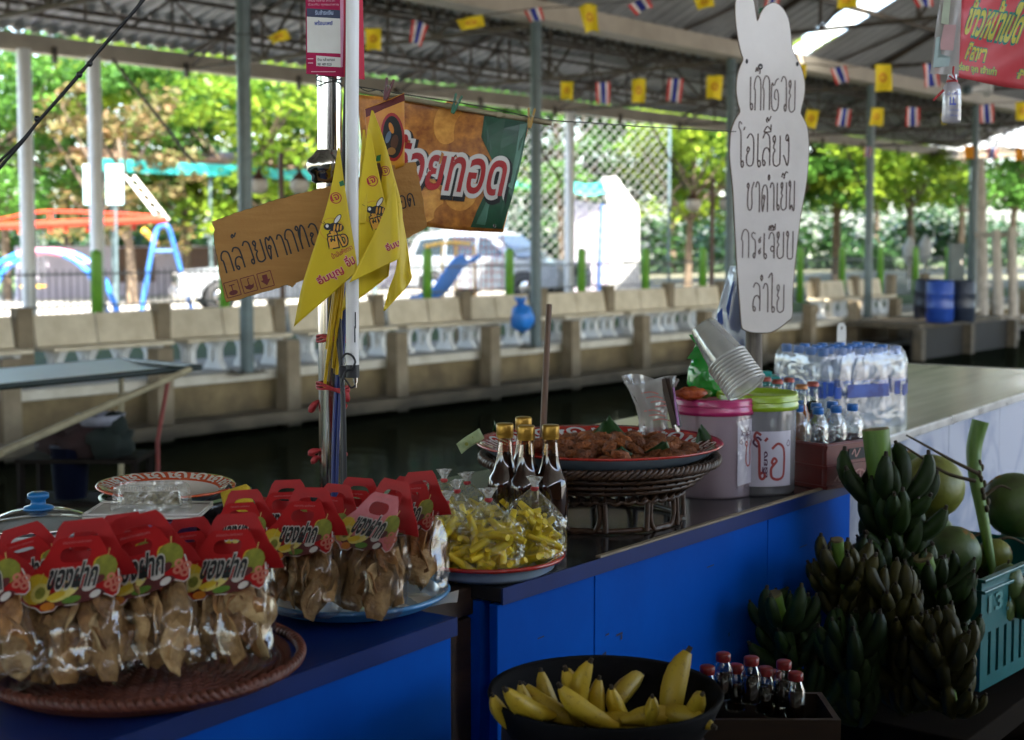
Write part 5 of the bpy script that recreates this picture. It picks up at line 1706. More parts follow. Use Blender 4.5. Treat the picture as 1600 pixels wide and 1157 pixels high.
cyl = lambda X, Zz: (14.8 * S * math.sin(X / (14.6 * S)), -14.8 * S * math.cos(X / (14.6 * S)), Zz)
b = MB(); b.text('น้ำดื่ม', -11 * S, 9 * S, 5 * S, 4 * S, fn=cyl); b.text('LL', -7 * S, 2 * S, -10 * S, 11 * S, bold=.04, fn=cyl); b.text('สะอาด สดชื่น', -8 * S, 9 * S, -20 * S, 4 * S, fn=cyl); b.text('500 มล.', -6 * S, 6 * S, -28 * S, 3 * S, fn=cyl)
b.build('blue_lettering', mat('blue_ink_print', (.05, .07, .4), .5), t)

# black cable at upper left
t = thing('overhead_cable', 'black overhead cable sagging across the upper left corner', 'cable', tuple(at(140, 100, 2.6)))
b = MB(); b.tube(spline([at(x, y, 2.6) for x, y in ((240, -25), (222, 3), (170, 62), (124, 117), (100, 145), (58, 192), (38, 218), (0, 262), (-30, 300))], 6), .0032, 7); b.build('strand', M_cable, t, True)
b = MB(); b.tube(spline([at(x, y, 2.61) for x, y in ((236, -25), (215, 10), (168, 66), (126, 113), (96, 148), (62, 187), (32, 222), (0, 252), (-30, 290))], 6), .0026, 7); b.build('strand', M_cable, t, True)
for x, y in ((140, 100), (124, 117), (58, 186)):
    b = MB(); b.ell(at(x, y, 2.6), (.006, .006, .006), 8, 6); b.build('tape_knot', M_cable, t, True)
# brown stick standing by the bottles
t = thing('bamboo_stick', 'thin brown stick standing upright behind the sauce bottles', 'stick', tuple(at(846, 700, 3.1)), 0)
b = MB(); b.tube([at(845, 760, 3.05), at(850, 640, 3.08), at(858, 476, 3.12)], [.0075, .007, .0065], 8); b.build('shaft', mat('brown_cane', (.17, .09, .05), .6, stretch=(50, 50, 5), c2=(.08, .04, .02)), t, True)

# ================================================================== COUNTERS
T = .75
M_cblue = mat('blue_laminate', (.0, .092, .50), .6, scale=2.2, c2=(.0, .065, .38), bump=.10, bscale=14, spec=.05)
M_cblued = mat('dark_blue_top', (.003, .022, .14), .4, scale=3, spec=.25)
M_ctop = mat('black_glossy_top', (.012, .012, .014), .16, scale=6, c2=(.03, .028, .026))
M_dwood = mat('dark_brown_wood', (.045, .022, .010), .6, stretch=(3, 3, 40), c2=(.018, .009, .005))
M_tan = mat('tan_edge_strip', (.30, .24, .16), .6, scale=10)


def counter(name, label, A, B, depth, topm, facem, split=()):
    """bench between front-top corners A and B (z = T), depth away from the camera"""
    A, B = Vector((A.x, A.y, T)), Vector((B.x, B.y, T))
    L = (B - A).length
    rz = math.atan2(B.y - A.y, B.x - A.x)
    t = thing(name, label, 'counter', (A.x, A.y, 0), rz)
    MB().box((L / 2, depth / 2, T - .013), (L, depth, .026)).build('top', topm, t, False, .003)
    MB().box((L / 2, -.0015, T - .014), (L - .002, .003, .028)).build('edge_band', M_cblued, t)
    xs = [0, *split, L]
    for a, c in zip(xs, xs[1:]):
        MB().box(((a + c) / 2, .018, (T - .03) / 2), (c - a - .003, .018, T - .03)).build('front_panel', facem, t, False, .002)
    for x in (.02, L - .02):
        MB().box((x, depth / 2 + .02, (T - .03) / 2), (.03, depth - .06, T - .03)).build('side_panel', facem, t)
    return t, L


a, c = onz(250, 1128, T), onz(713, 964, T)
dr = (c - a).normalized()
t, L = counter('left_counter', 'lower left blue counter carrying the two groups of chip bags', c - dr * 1.5, c, 1.0, M_cblued, M_cblue)
t.name = 'blue_counter'
a, c = onz(783, 920, T), onz(1335, 750, T)
cdir = (c - a).normalized()
t, L = counter('blue_counter', 'long blue fronted counter with a black top under the drinks and fried snacks', a, c, .80, M_ctop, M_cblue, (.285, .95))
MB().box((L * .6, .004, T + .002), (L * .78, .012, .004)).build('edge_strip', M_tan, t, False, .001)
M_scr = mat('dark_scuff', (.006, .02, .09), .7)
b = MB()
for (x, z, w_, h) in ((.325, .60, .012, .004), (.365, .592, .022, .005), (.372, .585, .006, .012), (.315, .56, .014, .02), (.70, .66, .03, .003), (.78, .50, .006, .01), (1.12, .63, .04, .003), (1.3, .55, .008, .012), (.12, .64, .02, .003), (.5, .44, .03, .004)):
    b.poly([(x - w_ / 2, z - h / 2), (x + w_ / 2, z - h / 3), (x + w_ / 2.2, z + h / 2), (x - w_ / 2.3, z + h / 3)], 0, .0075)
b.build('scuff', M_scr, t, stuff=True)
q = onz(745, 930, T)
t = thing('brown_table', 'dark brown wooden table end filling the gap between the two blue counters', 'table', (q.x + .02, q.y + .12, 0), R(3))
MB().box((0, .25, T - .03), (.20, .62, .05)).build('tabletop', M_dwood, t, False, .004)
MB().box((.03, -.02, (T - .06) / 2), (.09, .07, T - .06)).build('leg', M_dwood, t, False, .004)
MB().box((.03, .5, (T - .06) / 2), (.09, .07, T - .06)).build('leg', M_dwood, t, False, .004)
MB().box((-.02, -.025, T - .10), (.2, .03, .09)).build('apron', M_dwood, t, False, .004)

# marble fronted counter at right ---------------------------------------------------
m, n, l, p, o = _mat('blue_grey_marble')
cc = _coords(n, l, 1)
nz = n.new('ShaderNodeTexNoise'); nz.inputs['Scale'].default_value = 2.6; nz.inputs['Detail'].default_value = 7; nz.inputs['Distortion'].default_value = 1.6
mp_ = n.new('ShaderNodeMapping'); mp_.inputs['Scale'].default_value = (1.3, 1, .9); mp_.inputs['Rotation'].default_value = (0, R(24), 0)
l.new(cc, mp_.inputs[0]); l.new(mp_.outputs[0], nz.inputs[0])
rp = n.new('ShaderNodeValToRGB'); rp.color_ramp.elements[0].color = (.22, .26, .36, 1); rp.color_ramp.elements[1].color = (.42, .44, .52, 1); rp.color_ramp.elements[0].position = .36; rp.color_ramp.elements[1].position = .56
l.new(nz.outputs[0], rp.inputs[0]); l.new(rp.outputs[0], p.inputs['Base Color']); p.inputs['Roughness'].default_value = .18
M_marb = m
M_mtop = mat('pale_olive_laminate', (.58, .58, .42), .17, stretch=(1.2, 14, 1), c2=(.50, .50, .36), bump=.03, bscale=5)
M_alu = mat('aluminium_edge', (.66, .66, .66), .3, metal=.9)
A, B = onz(1290, 716, T), onz(1640, 602, T)
A.z = B.z = T
L = (B - A).length
rzm = math.atan2(B.y - A.y, B.x - A.x)
t = thing('marble_counter', 'long counter with a pale olive top and blue grey marble front at the right', 'counter', (A.x, A.y, 0), rzm)
L2 = 3.05
MB().box((L2 / 2, .44, T - .012), (L2, .86, .024)).build('top', M_mtop, t, False, .002)
MB().box((L2 / 2, .006, T - .012), (L2, .012, .026)).build('edge_trim', M_alu, t, False, .002)
MB().box((L2 - .006, .44, T - .012), (.012, .85, .026)).build('edge_trim', M_alu, t, False, .002)
w0 = (onz(1583, 625, T) - A).length
for k in range(6):
    x = w0 - .60 * 3 + .60 * k
    if -.3 < x < L2 - .3:
        x0, x1 = max(0, x), min(L2, x + .60)
        MB().box(((x0 + x1) / 2, .03, (T - .026) / 2), (x1 - x0 - .004, .02, T - .026)).build('marble_panel', M_marb, t, False, .0015)
MB().box((L2 / 2, .46, (T - .03) / 2), (L2 - .03, .80, T - .03)).build('core', M_dwood, t)

# ================================================================== CHIP BAGS
M_film = film('clear_bag_film', (.98, .98, .97), .035, .5, .05, .6, 11)
M_film2 = film('clear_bag_film_milky', (.97, .98, .95), .05, .5, .08, .9, 34, .04, (.7, .72, .66))
M_chip = mat('dried_chip', (.48, .29, .115), .7, scale=38, c2=(.15, .07, .02), bump=.4, bscale=120, rand=.4)
M_chip2 = mat('amber_chip', (.44, .22, .07), .6, scale=40, c2=(.14, .055, .015), bump=.4, bscale=120, rand=.4)
M_chip3 = mat('pale_chip', (.60, .42, .20), .7, scale=38, c2=(.26, .14, .05), bump=.4, bscale=120, rand=.3)
M_hred = mat('red_card_print', (.40, .012, .012), .5, scale=14, c2=(.30, .008, .010), spec=.18)
M_hwht = mat('white_card_edge', (.62, .58, .52), .5)
M_fyel = mat('yellow_fruit_print', (.66, .48, .02), .45, scale=60, c2=(.5, .33, .015))
M_fban = mat('cream_fruit_print', (.68, .58, .18), .45, scale=60, c2=(.5, .42, .1))
M_fgrn = mat('green_fruit_print', (.10, .22, .02), .5, scale=80, c2=(.05, .12, .01))
M_foli = mat('olive_fruit_print', (.26, .26, .03), .5, scale=90, c2=(.13, .14, .015))
M_fora = mat('orange_fruit_print', (.62, .20, .015), .45, scale=60)
M_fpin = mat('pink_fruit_print', (.55, .16, .11), .5, scale=60)
M_fbrn = mat('brown_fruit_print', (.10, .015, .015), .5)
M_cardtxt = mat('pink_small_print', (.58, .22, .22), .5)
CH = [(M_hred, 'red'), ]


def chip_mesh(seed):
    g = random.Random(seed)
    Lc, Wc = g.uniform(.058, .088), g.uniform(.022, .040)
    cu, tw, ph = g.uniform(-.5, .5), g.uniform(-1.2, 1.2), g.uniform(0, 6)

    def fn(u, v):
        y = (v - .5) * Lc
        wv_ = Wc * (math.sin(math.pi * (.12 + .76 * v)) ** .5) * (1 + .14 * math.sin(v * 9 + ph))
        x = (u - .5) * wv_
        z = .012 * cu * math.cos(v * 5 + ph) + (x / Wc) ** 2 * .022 * (1 if cu > 0 else -1) + .003 * math.sin(u * 7 + ph) * math.sin(v * 11)
        a = tw * (v - .5)
        return (x * math.cos(a) - z * math.sin(a), x * math.sin(a) + z * math.cos(a), y)
    b = MB(); b.grid(fn, 5, 8)
    o = b.build('chip', (M_chip, M_chip2, M_chip3)[seed % 3], None, solid=.0022)
    me = o.data
    bpy.data.objects.remove(o)
    return me


CHIPS = [chip_mesh(s) for s in range(9)]


def card_shape(w, h):
    """header card outline: rounded trapezoid top, bumpy fruit edge at the bottom"""
    P = [(-.50, .30), (-.47, .45), (-.36, .62), (-.25, .93), (-.20, 1.0), (.20, 1.0), (.25, .93), (.38, .62), (.48, .47), (.50, .34), (.52, .22), (.51, .12), (.46, .08), (.36, .14), (.28, .10), (.18, .10), (.10, .02), (-.02, .02), (-.08, .06), (-.14, -.04), (-.26, -.05), (-.33, .02), (-.42, .06), (-.50, .14)]
    return [(x * w, y * h) for x, y in P]


def card(t, w, h, M, seed):
    g = random.Random(seed)
    hole = [(.165 * w * (1 if math.cos(a) > 0 else -1) * (abs(math.cos(a)) ** .55), h * (.74 + .115 * math.sin(a))) for a in [2 * math.pi * (k + .5) / 18 for k in range(18)]]
    b = MB(); b.poly(card_shape(w, h), .0008, 0, (hole,), M); c = b.build('header_card', M_hred, t)
    outl = card_shape(w, h)
    b = MB()
    b.ribbon(outl[8:] + [outl[0]], .0016, -.0006, M, 0); b.build('white_border', M_hwht, c)
    y = -.0010
    def el(x, z, rx, rz, mm, nm, a=0, dy=0):
        b = MB(); b.poly([(w * x + w * rx * math.cos(k * .4488) * math.cos(a) - h * rz * math.sin(k * .4488) * math.sin(a), h * z + w * rx * math.cos(k * .4488) * math.sin(a) + h * rz * math.sin(k * .4488) * math.cos(a)) for k in range(14)], 0, y - dy, (), M); b.build(nm, mm, c)
    el(-.35, .28, .15, .22, M_fyel, 'fruit_print', .3)
    el(.02, .13, .36, .11, M_fbrn, 'fruit_print', .06)
    el(-.30, .22, .10, .14, M_fban, 'fruit_print', 0, .0002)
    el(-.30, .22, .055, .085, M_foli, 'fruit_print', 0, .0004)
    el(-.05, .19, .16, .085, M_fban, 'fruit_print', .45, .0002)
    el(-.13, .16, .10, .05, M_fyel, 'fruit_print', .3, .0003)
    el(.34, .50, .13, .19, M_foli, 'fruit_print', .2, .0002)
    el(.27, .55, .06, .12, M_fyel, 'fruit_print', .1, .0001)
    el(-.20, .02, .075, .06, M_fora, 'fruit_print', 0, .0004)
    el(.04, .09, .10, .05, M_fgrn, 'fruit_print', .15, .0004)
    el(.20, .25, .07, .06, M_hwht, 'fruit_print', .3, .0003)
    el(.28, .14, .06, .05, M_hwht, 'fruit_print', .5, .0004)
    el(.29, .34, .07, .06, M_fbrn, 'fruit_print', .5, .0003)
    for (x, z) in ((.40, .26), (.47, .20), (.42, .36), (.50, .30)):
        b = MB(); b.ring((x * w, z * h), .02 * w, .045 * w, 12, y - .0005, M); b.build('ring_print', M_fpin, c)
    b = MB(); b.ribbon([(-.33 * w, .36 * h), (-.30 * w, .50 * h)], .012 * w, y, M, 0); b.build('stalk_print', M_fban, c); b = MB(); b.ribbon([(.35 * w, .62 * h), (.36 * w, .78 * h)], .008 * w, y, M, 0); b.build('stalk_print', M_fban, c)
    b = MB(); b.text('ของฝาก', -.24 * w, .26 * w, .26 * h, .34 * h, y - .0008, M, .09, .1); b.build('lettering_outline', M_hwht, c)
    b = MB(); b.text('ของฝาก', -.24 * w, .26 * w, .26 * h, .34 * h, y - .0012, M, .035, .1); b.build('lettering', M_ink, c)
    b = MB(); b.text('อร่อยทุกบ้าน ของดีทุกฝาก', -.15 * w, .15 * w, .89 * h, .05 * h, y, M); b.build('small_lettering', M_cardtxt, c)
    return c


def chip_bag(seed):
    g = random.Random(seed)
    t = thing('chip_bag', 'bag', 'snack bag')
    W, D, H = .114, .066, .134
    ph = [g.uniform(0, 6) for _ in range(6)]

    def bag(u, v):
        a = 2 * math.pi * u
        k = 1 - max(0, (v - .55) / .45) ** 1.6
        bot = min(1, (v / .10)) ** .5 if v < .10 else 1
        wx = W / 2 * (.93 + .07 * k) * (.75 + .25 * bot)
        wy = D / 2 * (.05 + .95 * k) * bot
        c_, s_ = math.cos(a), math.sin(a)
        e = .55
        x = wx * (abs(c_) ** e) * (1 if c_ > 0 else -1)
        y = wy * (abs(s_) ** e) * (1 if s_ > 0 else -1)
        wr = .0035 * math.sin(a * 5 + ph[0] + v * 6) + .003 * math.sin(a * 9 + ph[1] - v * 11) + .003 * math.sin(v * 17 + ph[2] + 2 * a)
        return (x * (1 + wr * 6), y * (1 + wr * 12), .002 + v * H)
    b = MB(); b.grid(bag, 40, 22); b.build('film', M_film, t)
    M = Matrix.Translation((0, -.038, H - .036)) @ Matrix.Rotation(R(-27), 4, 'X')
    card(t, .122, .094, M, seed)
    Mb = Matrix.Translation((0, .010, H - .034)) @ Matrix.Rotation(R(-6), 4, 'X')
    b = MB()
    hole = [(.165 * .128 * (1 if math.cos(a) > 0 else -1) * (abs(math.cos(a)) ** .55), .104 * (.74 + .115 * math.sin(a))) for a in [2 * math.pi * (k + .5) / 18 for k in range(18)]]
    b.poly(card_shape(.128, .104)[:9] + [(.07, .03), (-.07, .03)], .0008, 0, (hole,), Mb); b.build('back_card', M_hred, t)
    for k in range(24):
        o = link('chip', CHIPS[g.randrange(9)], t)
        o.modifiers.new('solidify', 'SOLIDIFY').thickness = .0022
        z = .047 + .040 * (k // 4) / 5.0 + g.uniform(-.003, .004)
        x = (-.036, -.012, .013, .036)[k % 4] + g.uniform(-.007, .007)
        o.location = (x * (1.0 - z * .9), (-.018, -.004, .010, -.014, .004, -.016)[k // 4] + g.uniform(-.005, .005), z)
        o.rotation_euler = (R(g.uniform(-14, 14)), R(g.uniform(-34, 34)), R(g.uniform(-60, 60) + 180 * (k % 2)))
        o.scale = (1, 1, g.uniform(.85, 1.1))
    return t


PROTO = [chip_bag(s) for s in (1, 2, 3, 4)]
USED = [False] * 4


def put_bag(pi, px, py, zb, rz, lean, roll, sc, label, group):
    q = onz(px, py, zb)
    if not USED[pi]:
        o = PROTO[pi]; USED[pi] = True
    else:
        o = dup(PROTO[pi])
    o.location = q
    o.rotation_euler = (R(lean), R(roll), FACE + R(rz))
    o.scale = (sc, sc, sc)
    tag(o, label, 'snack bag', group)
    return o


GL_, GR_ = 'chip bags on the brown tray', 'chip bags on the blue tray'
Z1 = T + .022
Z2 = T + .022
for a in [
    (0, 362, 1052, Z1, -14, -12, -6, 1.0, 'chip bag nearest the right rim of the brown tray, front row', GL_),
    (1, 252, 1064, Z1, 3, -16, -13, 1.06, 'large chip bag in the front middle of the brown tray with the clearest card', GL_),
    (2, 132, 1074, Z1, -6, -12, -7, 1.02, 'chip bag second from the left edge, front row of the brown tray', GL_),
    (3, 14, 1088, Z1, 14, -17, -17, 1.02, 'chip bag cut by the left edge of the frame', GL_),
    (2, 306, 1012, Z1, -8, -8, -8, .86, 'chip bag behind the front ones, only its card top showing beside the right card', GL_),
    (3, 205, 1008, Z1, -4, -8, -8, .88, 'chip bag at the back of the brown tray in front of the white foam tray', GL_),
    (0, 178, 1036, Z1, 4, -10, -10, .90, 'chip bag squeezed between the two middle front bags on the brown tray', GL_),
    (1, 82, 1032, Z1, 6, -10, -16, .90, 'chip bag directly in front of the glass pot lid', GL_),
    (1, 474, 968, Z2, -20, -8, -3, .94, 'chip bag with darkest chips at the left of the blue tray', GR_),
    (2, 572, 964, Z2, -42, -10, 2, 1.0, 'chip bag with a faded pink card in the middle of the blue tray', GR_),
    (3, 650, 934, Z2, -36, -8, -9, .96, 'chip bag at the right end of the blue tray leaning on the yellow snack bags', GR_),
    (0, 384, 948, Z2, -16, -6, -6, .86, 'chip bag at the back left of the blue tray near the yellow sponge', GR_),
    (3, 448, 925, Z2, -18, -6, -5, .86, 'chip bag behind the darkest bag, left of the steel pole', GR_),
    (0, 548, 920, Z2, -22, -5, 0, .86, 'chip bag right in front of the steel pole', GR_),
    (1, 618, 912, Z2, -30, -5, 3, .84, 'chip bag at the back right of the blue tray', GR_),
    (2, 508, 934, Z2, -34, -6, -1, .86, 'chip bag wedged between the two front bags of the blue tray', GR_),
]:
    put_bag(*a)
# the sun-faded card
fb = [o for o in COL.objects if o.name.startswith('chip_bag') and 'faded pink card' in str(o.get('label'))][0]
M_hfade = mat('faded_pink_card_print', (.62, .22, .24), .45, scale=14, c2=(.5, .09, .1))
for k in KIDS.get(fb.name, []):
    if k.name.startswith('header_card'):
        k.data = k.data.copy(); k.data.materials[0] = M_hfade; k['label'] = 'faded pink header card'


def enamel(name, label, cat, px, py, z, r, depth, rimm, inm, outm, group=None, pattern=None, rimw=.018):
    q = onz(px, py, z)
    t = thing(name, label, cat, (q.x, q.y, z), 0, group)
    b = MB(); b.lathe([(0, .004), (r * .72, .004), (r * .84, depth * .45), (r - rimw, depth * .95)], 56); b.build('inside', inm, t)
    b = MB(); b.lathe([(r - rimw, depth * .95), (r - .004, depth + .003), (r, depth), (r - .003, depth - .004)], 56); b.build('rim', rimm, t)
    b = MB(); b.lathe([(r - .003, depth - .004), (r - rimw, depth * .85), (r * .86, depth * .35), (r * .74, 0), (0, 0)], 56); b.build('outside', outm, t)
    return t


M_ered = mat('red_enamel', (.42, .025, .012), .2, scale=20, c2=(.33, .015, .01), coat=.4)
M_ewhite = mat('white_enamel', (.66, .67, .66), .2, scale=6, coat=.3)
M_eblue = mat('sky_blue_enamel', (.08, .28, .58), .22, scale=5, coat=.4)
M_elblue = mat('pale_blue_enamel', (.38, .48, .58), .22, scale=5, coat=.4)
M_ecream = mat('cream_enamel', (.66, .58, .48), .22, scale=6)
M_rattan = mat('red_brown_rattan', (.16, .045, .025), .5, scale=30, c2=(.08, .02, .012))
M_wick = mat('dark_brown_rattan', (.075, .035, .015), .45, scale=40, c2=(.03, .014, .007))

# blue enamel tray under right chip bags
q = onz(548, 950, T)
t = enamel('enamel_tray', 'sky blue enamel tray holding the right group of chip bags', 'tray', 548, 944, T + .001, .158, .024, M_eblue, M_elblue, M_eblue)
# brown woven tray
q = onz(225, 1052, T)
t = thing('woven_tray', 'round red brown woven tray holding the left group of chip bags', 'tray', (q.x, q.y, T + .001))
rt = .205
b = MB(); b.lathe([(0, .006), (rt * .9, .008), (rt - .012, .02), (rt - .012, .012), (rt * .9, .001), (0, 0)], 60); b.build('base', M_rattan, t)
b = MB()
for j in range(14):
    r_ = .02 + j * .0125
    b.tube([(r_ * math.cos(a), r_ * math.sin(a), .0085 + .0022 * math.sin(a * (10 + 4 * j) + j * 3.14)) for a in [2 * math.pi * k / 120 for k in range(121)]], .0042, 5, False)
b.build('weave_rings', M_rattan, t, stuff=True)
b = MB()
for j in range(2):
    b.tube([(rt * math.cos(a) + .003 * math.cos(a * 60 + j * 3.14), rt * math.sin(a) + .003 * math.sin(a), .022 + .004 * math.sin(a * 60 + j * 3.14)) for a in [2 * math.pi * k / 480 for k in range(481)]], .0055, 5, False)
b.build('twisted_rim', M_rattan, t)
q = onz(672, 945, T)
t = thing('paper_sheet', 'crumpled white paper sheet under the right end of the blue tray', 'paper', (q.x, q.y, T + .002), FACE)
b = MB(); b.grid(lambda u, v: ((u - .6) * .11, (v - .5) * .08, .003 + .008 * u * u + .002 * math.sin(u * 9 + v * 4)), 10, 8); b.build('sheet', M_paper, t)

# ================================================================== BACK-LEFT UTENSILS
M_glass = film('clear_glass', (.86, .9, .88), .08, .7, .04, 0)
M_knob = mat('turquoise_knob_plastic', (.01, .16, .42), .3)
M_wpot = mat('white_enamel_pot', (.55, .57, .55), .3, scale=4)
q = onz(88, 905, T)
t = thing('cooking_pot', 'pot with a glass lid and bright blue knob at the left edge', 'pot', (q.x, q.y + .05, T), FACE)
b = MB(); b.lathe([(0, 0), (.082, 0), (.088, .01), (.09, .075), (.095, .08), (.092, .085), (.086, .078), (.084, .012), (0, .008)], 40); b.build('pot_body', M_wpot, t)
b = MB(); b.lathe([(.087, .084), (.093, .089), (.087, .093)], 40); b.build('lid_rim', M_chrome, t)
b = MB(); b.lathe([(.088, .092), (.07, .104), (.045, .112), (.012, .116), (0, .116)], 40); lid = b.build('glass_lid', M_glass, t)
b = MB(); b.lathe([(0, .114), (.026, .115), (.024, .119), (.013, .122), (.012, .130), (.018, .134), (.018, .141), (.012, .144), (0, .144)], 24); b.build('knob', M_knob, t)
for s in (-1, 1):
    b = MB(); b.tube(spline([(s * .088, -.02, .065), (s * .112, -.014, .067), (s * .112, .014, .067), (s * .088, .02, .065)], 5), .004, 7); b.build('pot_handle', M_chrome, t)
# black wok pot with enamel basin on it
q = onz(280, 852, T)
t = thing('black_pot', 'round black cooking pot under the orange patterned enamel basin', 'pot', (q.x, q.y + .03, T), FACE)
b = MB(); b.lathe([(0, 0), (.07, .0), (.105, .03), (.121, .075), (.123, .088), (.119, .088), (.1, .03), (0, .01)], 44); b.build('pot_body', mat('black_glazed_metal', (.015, .012, .014), .18, coat=.4), t)
b = MB(); b.lathe([(.118, .088), (.128, .090), (.129, .094), (.122, .095)], 44); b.build('pot_rim', mat('green_rim_enamel', (.14, .2, .08), .3), t)
t0 = thing('enamel_basin', 'orange red enamel basin with white swirl pattern on top of the black pot', 'basin', (q.x - .006, q.y + .03, T + .078), FACE)
t0.rotation_euler = (R(1), R(1.5), FACE)
M_eor = mat('orange_red_enamel', (.56, .085, .02), .22, scale=14, c2=(.46, .05, .015), coat=.3)
b = MB(); b.lathe([(0, .012), (.075, .012), (.098, .026)], 52); b.build('inside', M_ecream, t0)
b = MB(); b.lathe([(.098, .026), (.122, .0362), (.128, .037), (.130, .034), (.126, .032)], 52); b.build('patterned_rim', M_eor, t0)
b = MB(); b.lathe([(.126, .032), (.1, .02), (.076, .004), (0, .004)], 52); b.build('outside', M_elblue, t0)


def swirls(t, r0, r1, z0, z1, nrep, mm, sc=1, nm='swirl_print'):
    for k in range(nrep):
        a0 = 2 * math.pi * k / nrep
        b = MB()
        for pts in (((-.32, .2), (-.2, .7), (0, .85), (.18, .7), (.16, .42), (.02, .4), (.04, .58)), ((-.1, .1), (.1, .25), (.3, .2), (.42, .45), (.34, .7)), ((.38, .15), (.45, .6), (.5, .8))):
            P = spline(pts, 4)
            vs = []
            for i, p_ in enumerate(P):
                tt = P[min(i + 1, len(P) - 1)] - P[max(i - 1, 0)]
                nn = Vector((-tt.y, tt.x)).normalized() * .045 * sc
                for sg in (1, -1):
                    e = p_ + nn * sg
                    a = a0 + e.x * 2 * math.pi / nrep
                    r = r0 + (r1 - r0) * e.y
                    vs.append((r * math.cos(a), r * math.sin(a), z0 + (z1 - z0) * e.y + .0009))
            b.add(vs, [(2 * i, 2 * i + 1, 2 * i + 3, 2 * i + 2) for i in range(len(P) - 1)])
        b.build(nm, mm, t)


swirls(t0, .098, .126, .027, .038, 16, M_ecream, 1.5)
b = MB(); b.tube([(.118, -.03, .034), (.126, -.035, .044), (.132, -.04, .038)], .003, 6); b.build('rim_clip', M_cable, t0)
# foam tray, clear box, bowl, sponge
q = onz(232, 900, T)
t = thing('purple_basin', 'dark purple plastic basin under the white foam tray', 'basin', (q.x, q.y, T), FACE)
b = MB(); b.lathe([(0, 0), (.068, 0), (.086, .100), (.090, .100), (.090, .106), (.082, .106), (.064, .006), (0, .004)], 36); b.build('basin_body', mat('dark_purple_plastic', (.07, .03, .10), .35), t)
t = thing('foam_tray', 'thin white foam tray lying on the purple basin', 'tray', (q.x + .004, q.y, T + .108), FACE)
b = MB(); b.box((0, 0, .003), (.195, .12, .005)); b.build('tray_base', M_hwht, t, False, .002)
b = MB(); b.tube([(-.096, -.058, .008), (.096, -.058, .008), (.096, .058, .008), (-.096, .058, .008), (-.096, -.058, .008)], .0028, 6, False); b.build('tray_rim', M_hwht, t)
M_box = film('clear_box_plastic', (.93, .93, .9), .14, .75, .06, .5, 60)
t = thing('clear_food_box', 'clear ribbed plastic food box standing open on the white foam tray', 'food box', (q.x - .005, q.y - .012, T + .114), FACE)
t.rotation_euler = (R(-14), 0, FACE)
b = MB()
o_ = [(-.066, 0), (.068, 0), (.062, .046), (.055, .052), (-.056, .052), (-.062, .046)]
b.poly(o_, .03); b.build('lid_shell', M_box, t, False, .004)
b = MB()
for (x0, z0, x1, z1) in ((-.052, .010, .054, .010), (-.052, .043, .048, .043), (-.052, .010, -.05, .043), (.054, .010, .048, .043)):
    b.tube([(x0, -.002, z0), (x1, -.002, z1)], .0018, 6)
for k in range(22):
    b.tube([(-.048 + .0044 * k, -.0025, .036), (-.048 + .0044 * k, -.0025, .043)], .0011, 4)
b.build('ribs', M_box, t, stuff=True)
b = MB(); b.poly([(-.05, .012), (.052, .012), (.046, .034), (-.046, .034)], .012, .006); b.build('food_inside', mat('pale_rice_snack', (.40, .36, .24), .8, scale=120, c2=(.12, .1, .06)), t)
q = onz(338, 850, T)
t = thing('small_bowl', 'small turquoise plastic bowl behind the chip bags', 'bowl', (q.x, q.y, T), 0)
b = MB(); b.lathe([(0, 0), (.022, 0), (.035, .035), (.038, .052), (.036, .052), (.02, .004), (0, .004)], 24); b.build('bowl_body', mat('turquoise_plastic', (.02, .2, .34), .35), t)
t = thing('yellow_sponge', 'yellow kitchen sponge leaning on the turquoise bowl', 'sponge', tuple(at(372, 785, 2.52)), FACE - R(10))
t.rotation_euler = (R(-25), R(-18), FACE)
b = MB(); b.box((0, 0, 0), (.05, .024, .05)); b.build('foam', mat('yellow_foam', (.62, .42, .02), .9, bump=.6, bscale=200), t, False, .003)
b = MB(); b.box((0, .015, 0), (.05, .006, .05)); b.build('scouring_pad', M_leafC, t)
q = onz(395, 838, T)
t = thing('orange_tray', 'orange plastic tray edge behind the chip bags, left of the pole', 'tray', (q.x + .0, q.y + .05, T), FACE)
b = MB(); b.lathe([(0, .045), (.07, .045), (.085, .058), (.088, .056), (.072, .040), (.03, .0), (0, 0)], 30); b.build('tray_body', M_red, t)

# ================================================================== YELLOW SNACK BAGS
M_fry = mat('yellow_pickled_stick', (.82, .66, .03), .5, scale=40, c2=(.66, .48, .018), rand=.25, bump=.15, bscale=90)
q = onz(758, 893, T)
TR0 = enamel('enamel_tray', 'white enamel tray with a red rim holding the yellow snack bags', 'tray', 760, 892, T + .001, .138, .030, M_ered, M_ewhite, M_elblue)


def fry_mesh(seed):
    g = random.Random(seed)
    b = MB()
    L = g.uniform(.05, .085); r = g.uniform(.0055, .0078); c_ = g.uniform(-.01, .01)
    b.tube([(0, 0, -L / 2), (c_ * .6, 0, -L / 6), (c_ * .7, 0, L / 6), (0, 0, L / 2)], [r * .75, r, r * .98, r * .7], 6)
    o = b.build('snack_stick', M_fry)
    me = o.data; bpy.data.objects.remove(o)
    return me


FRY = [fry_mesh(s) for s in range(6)]


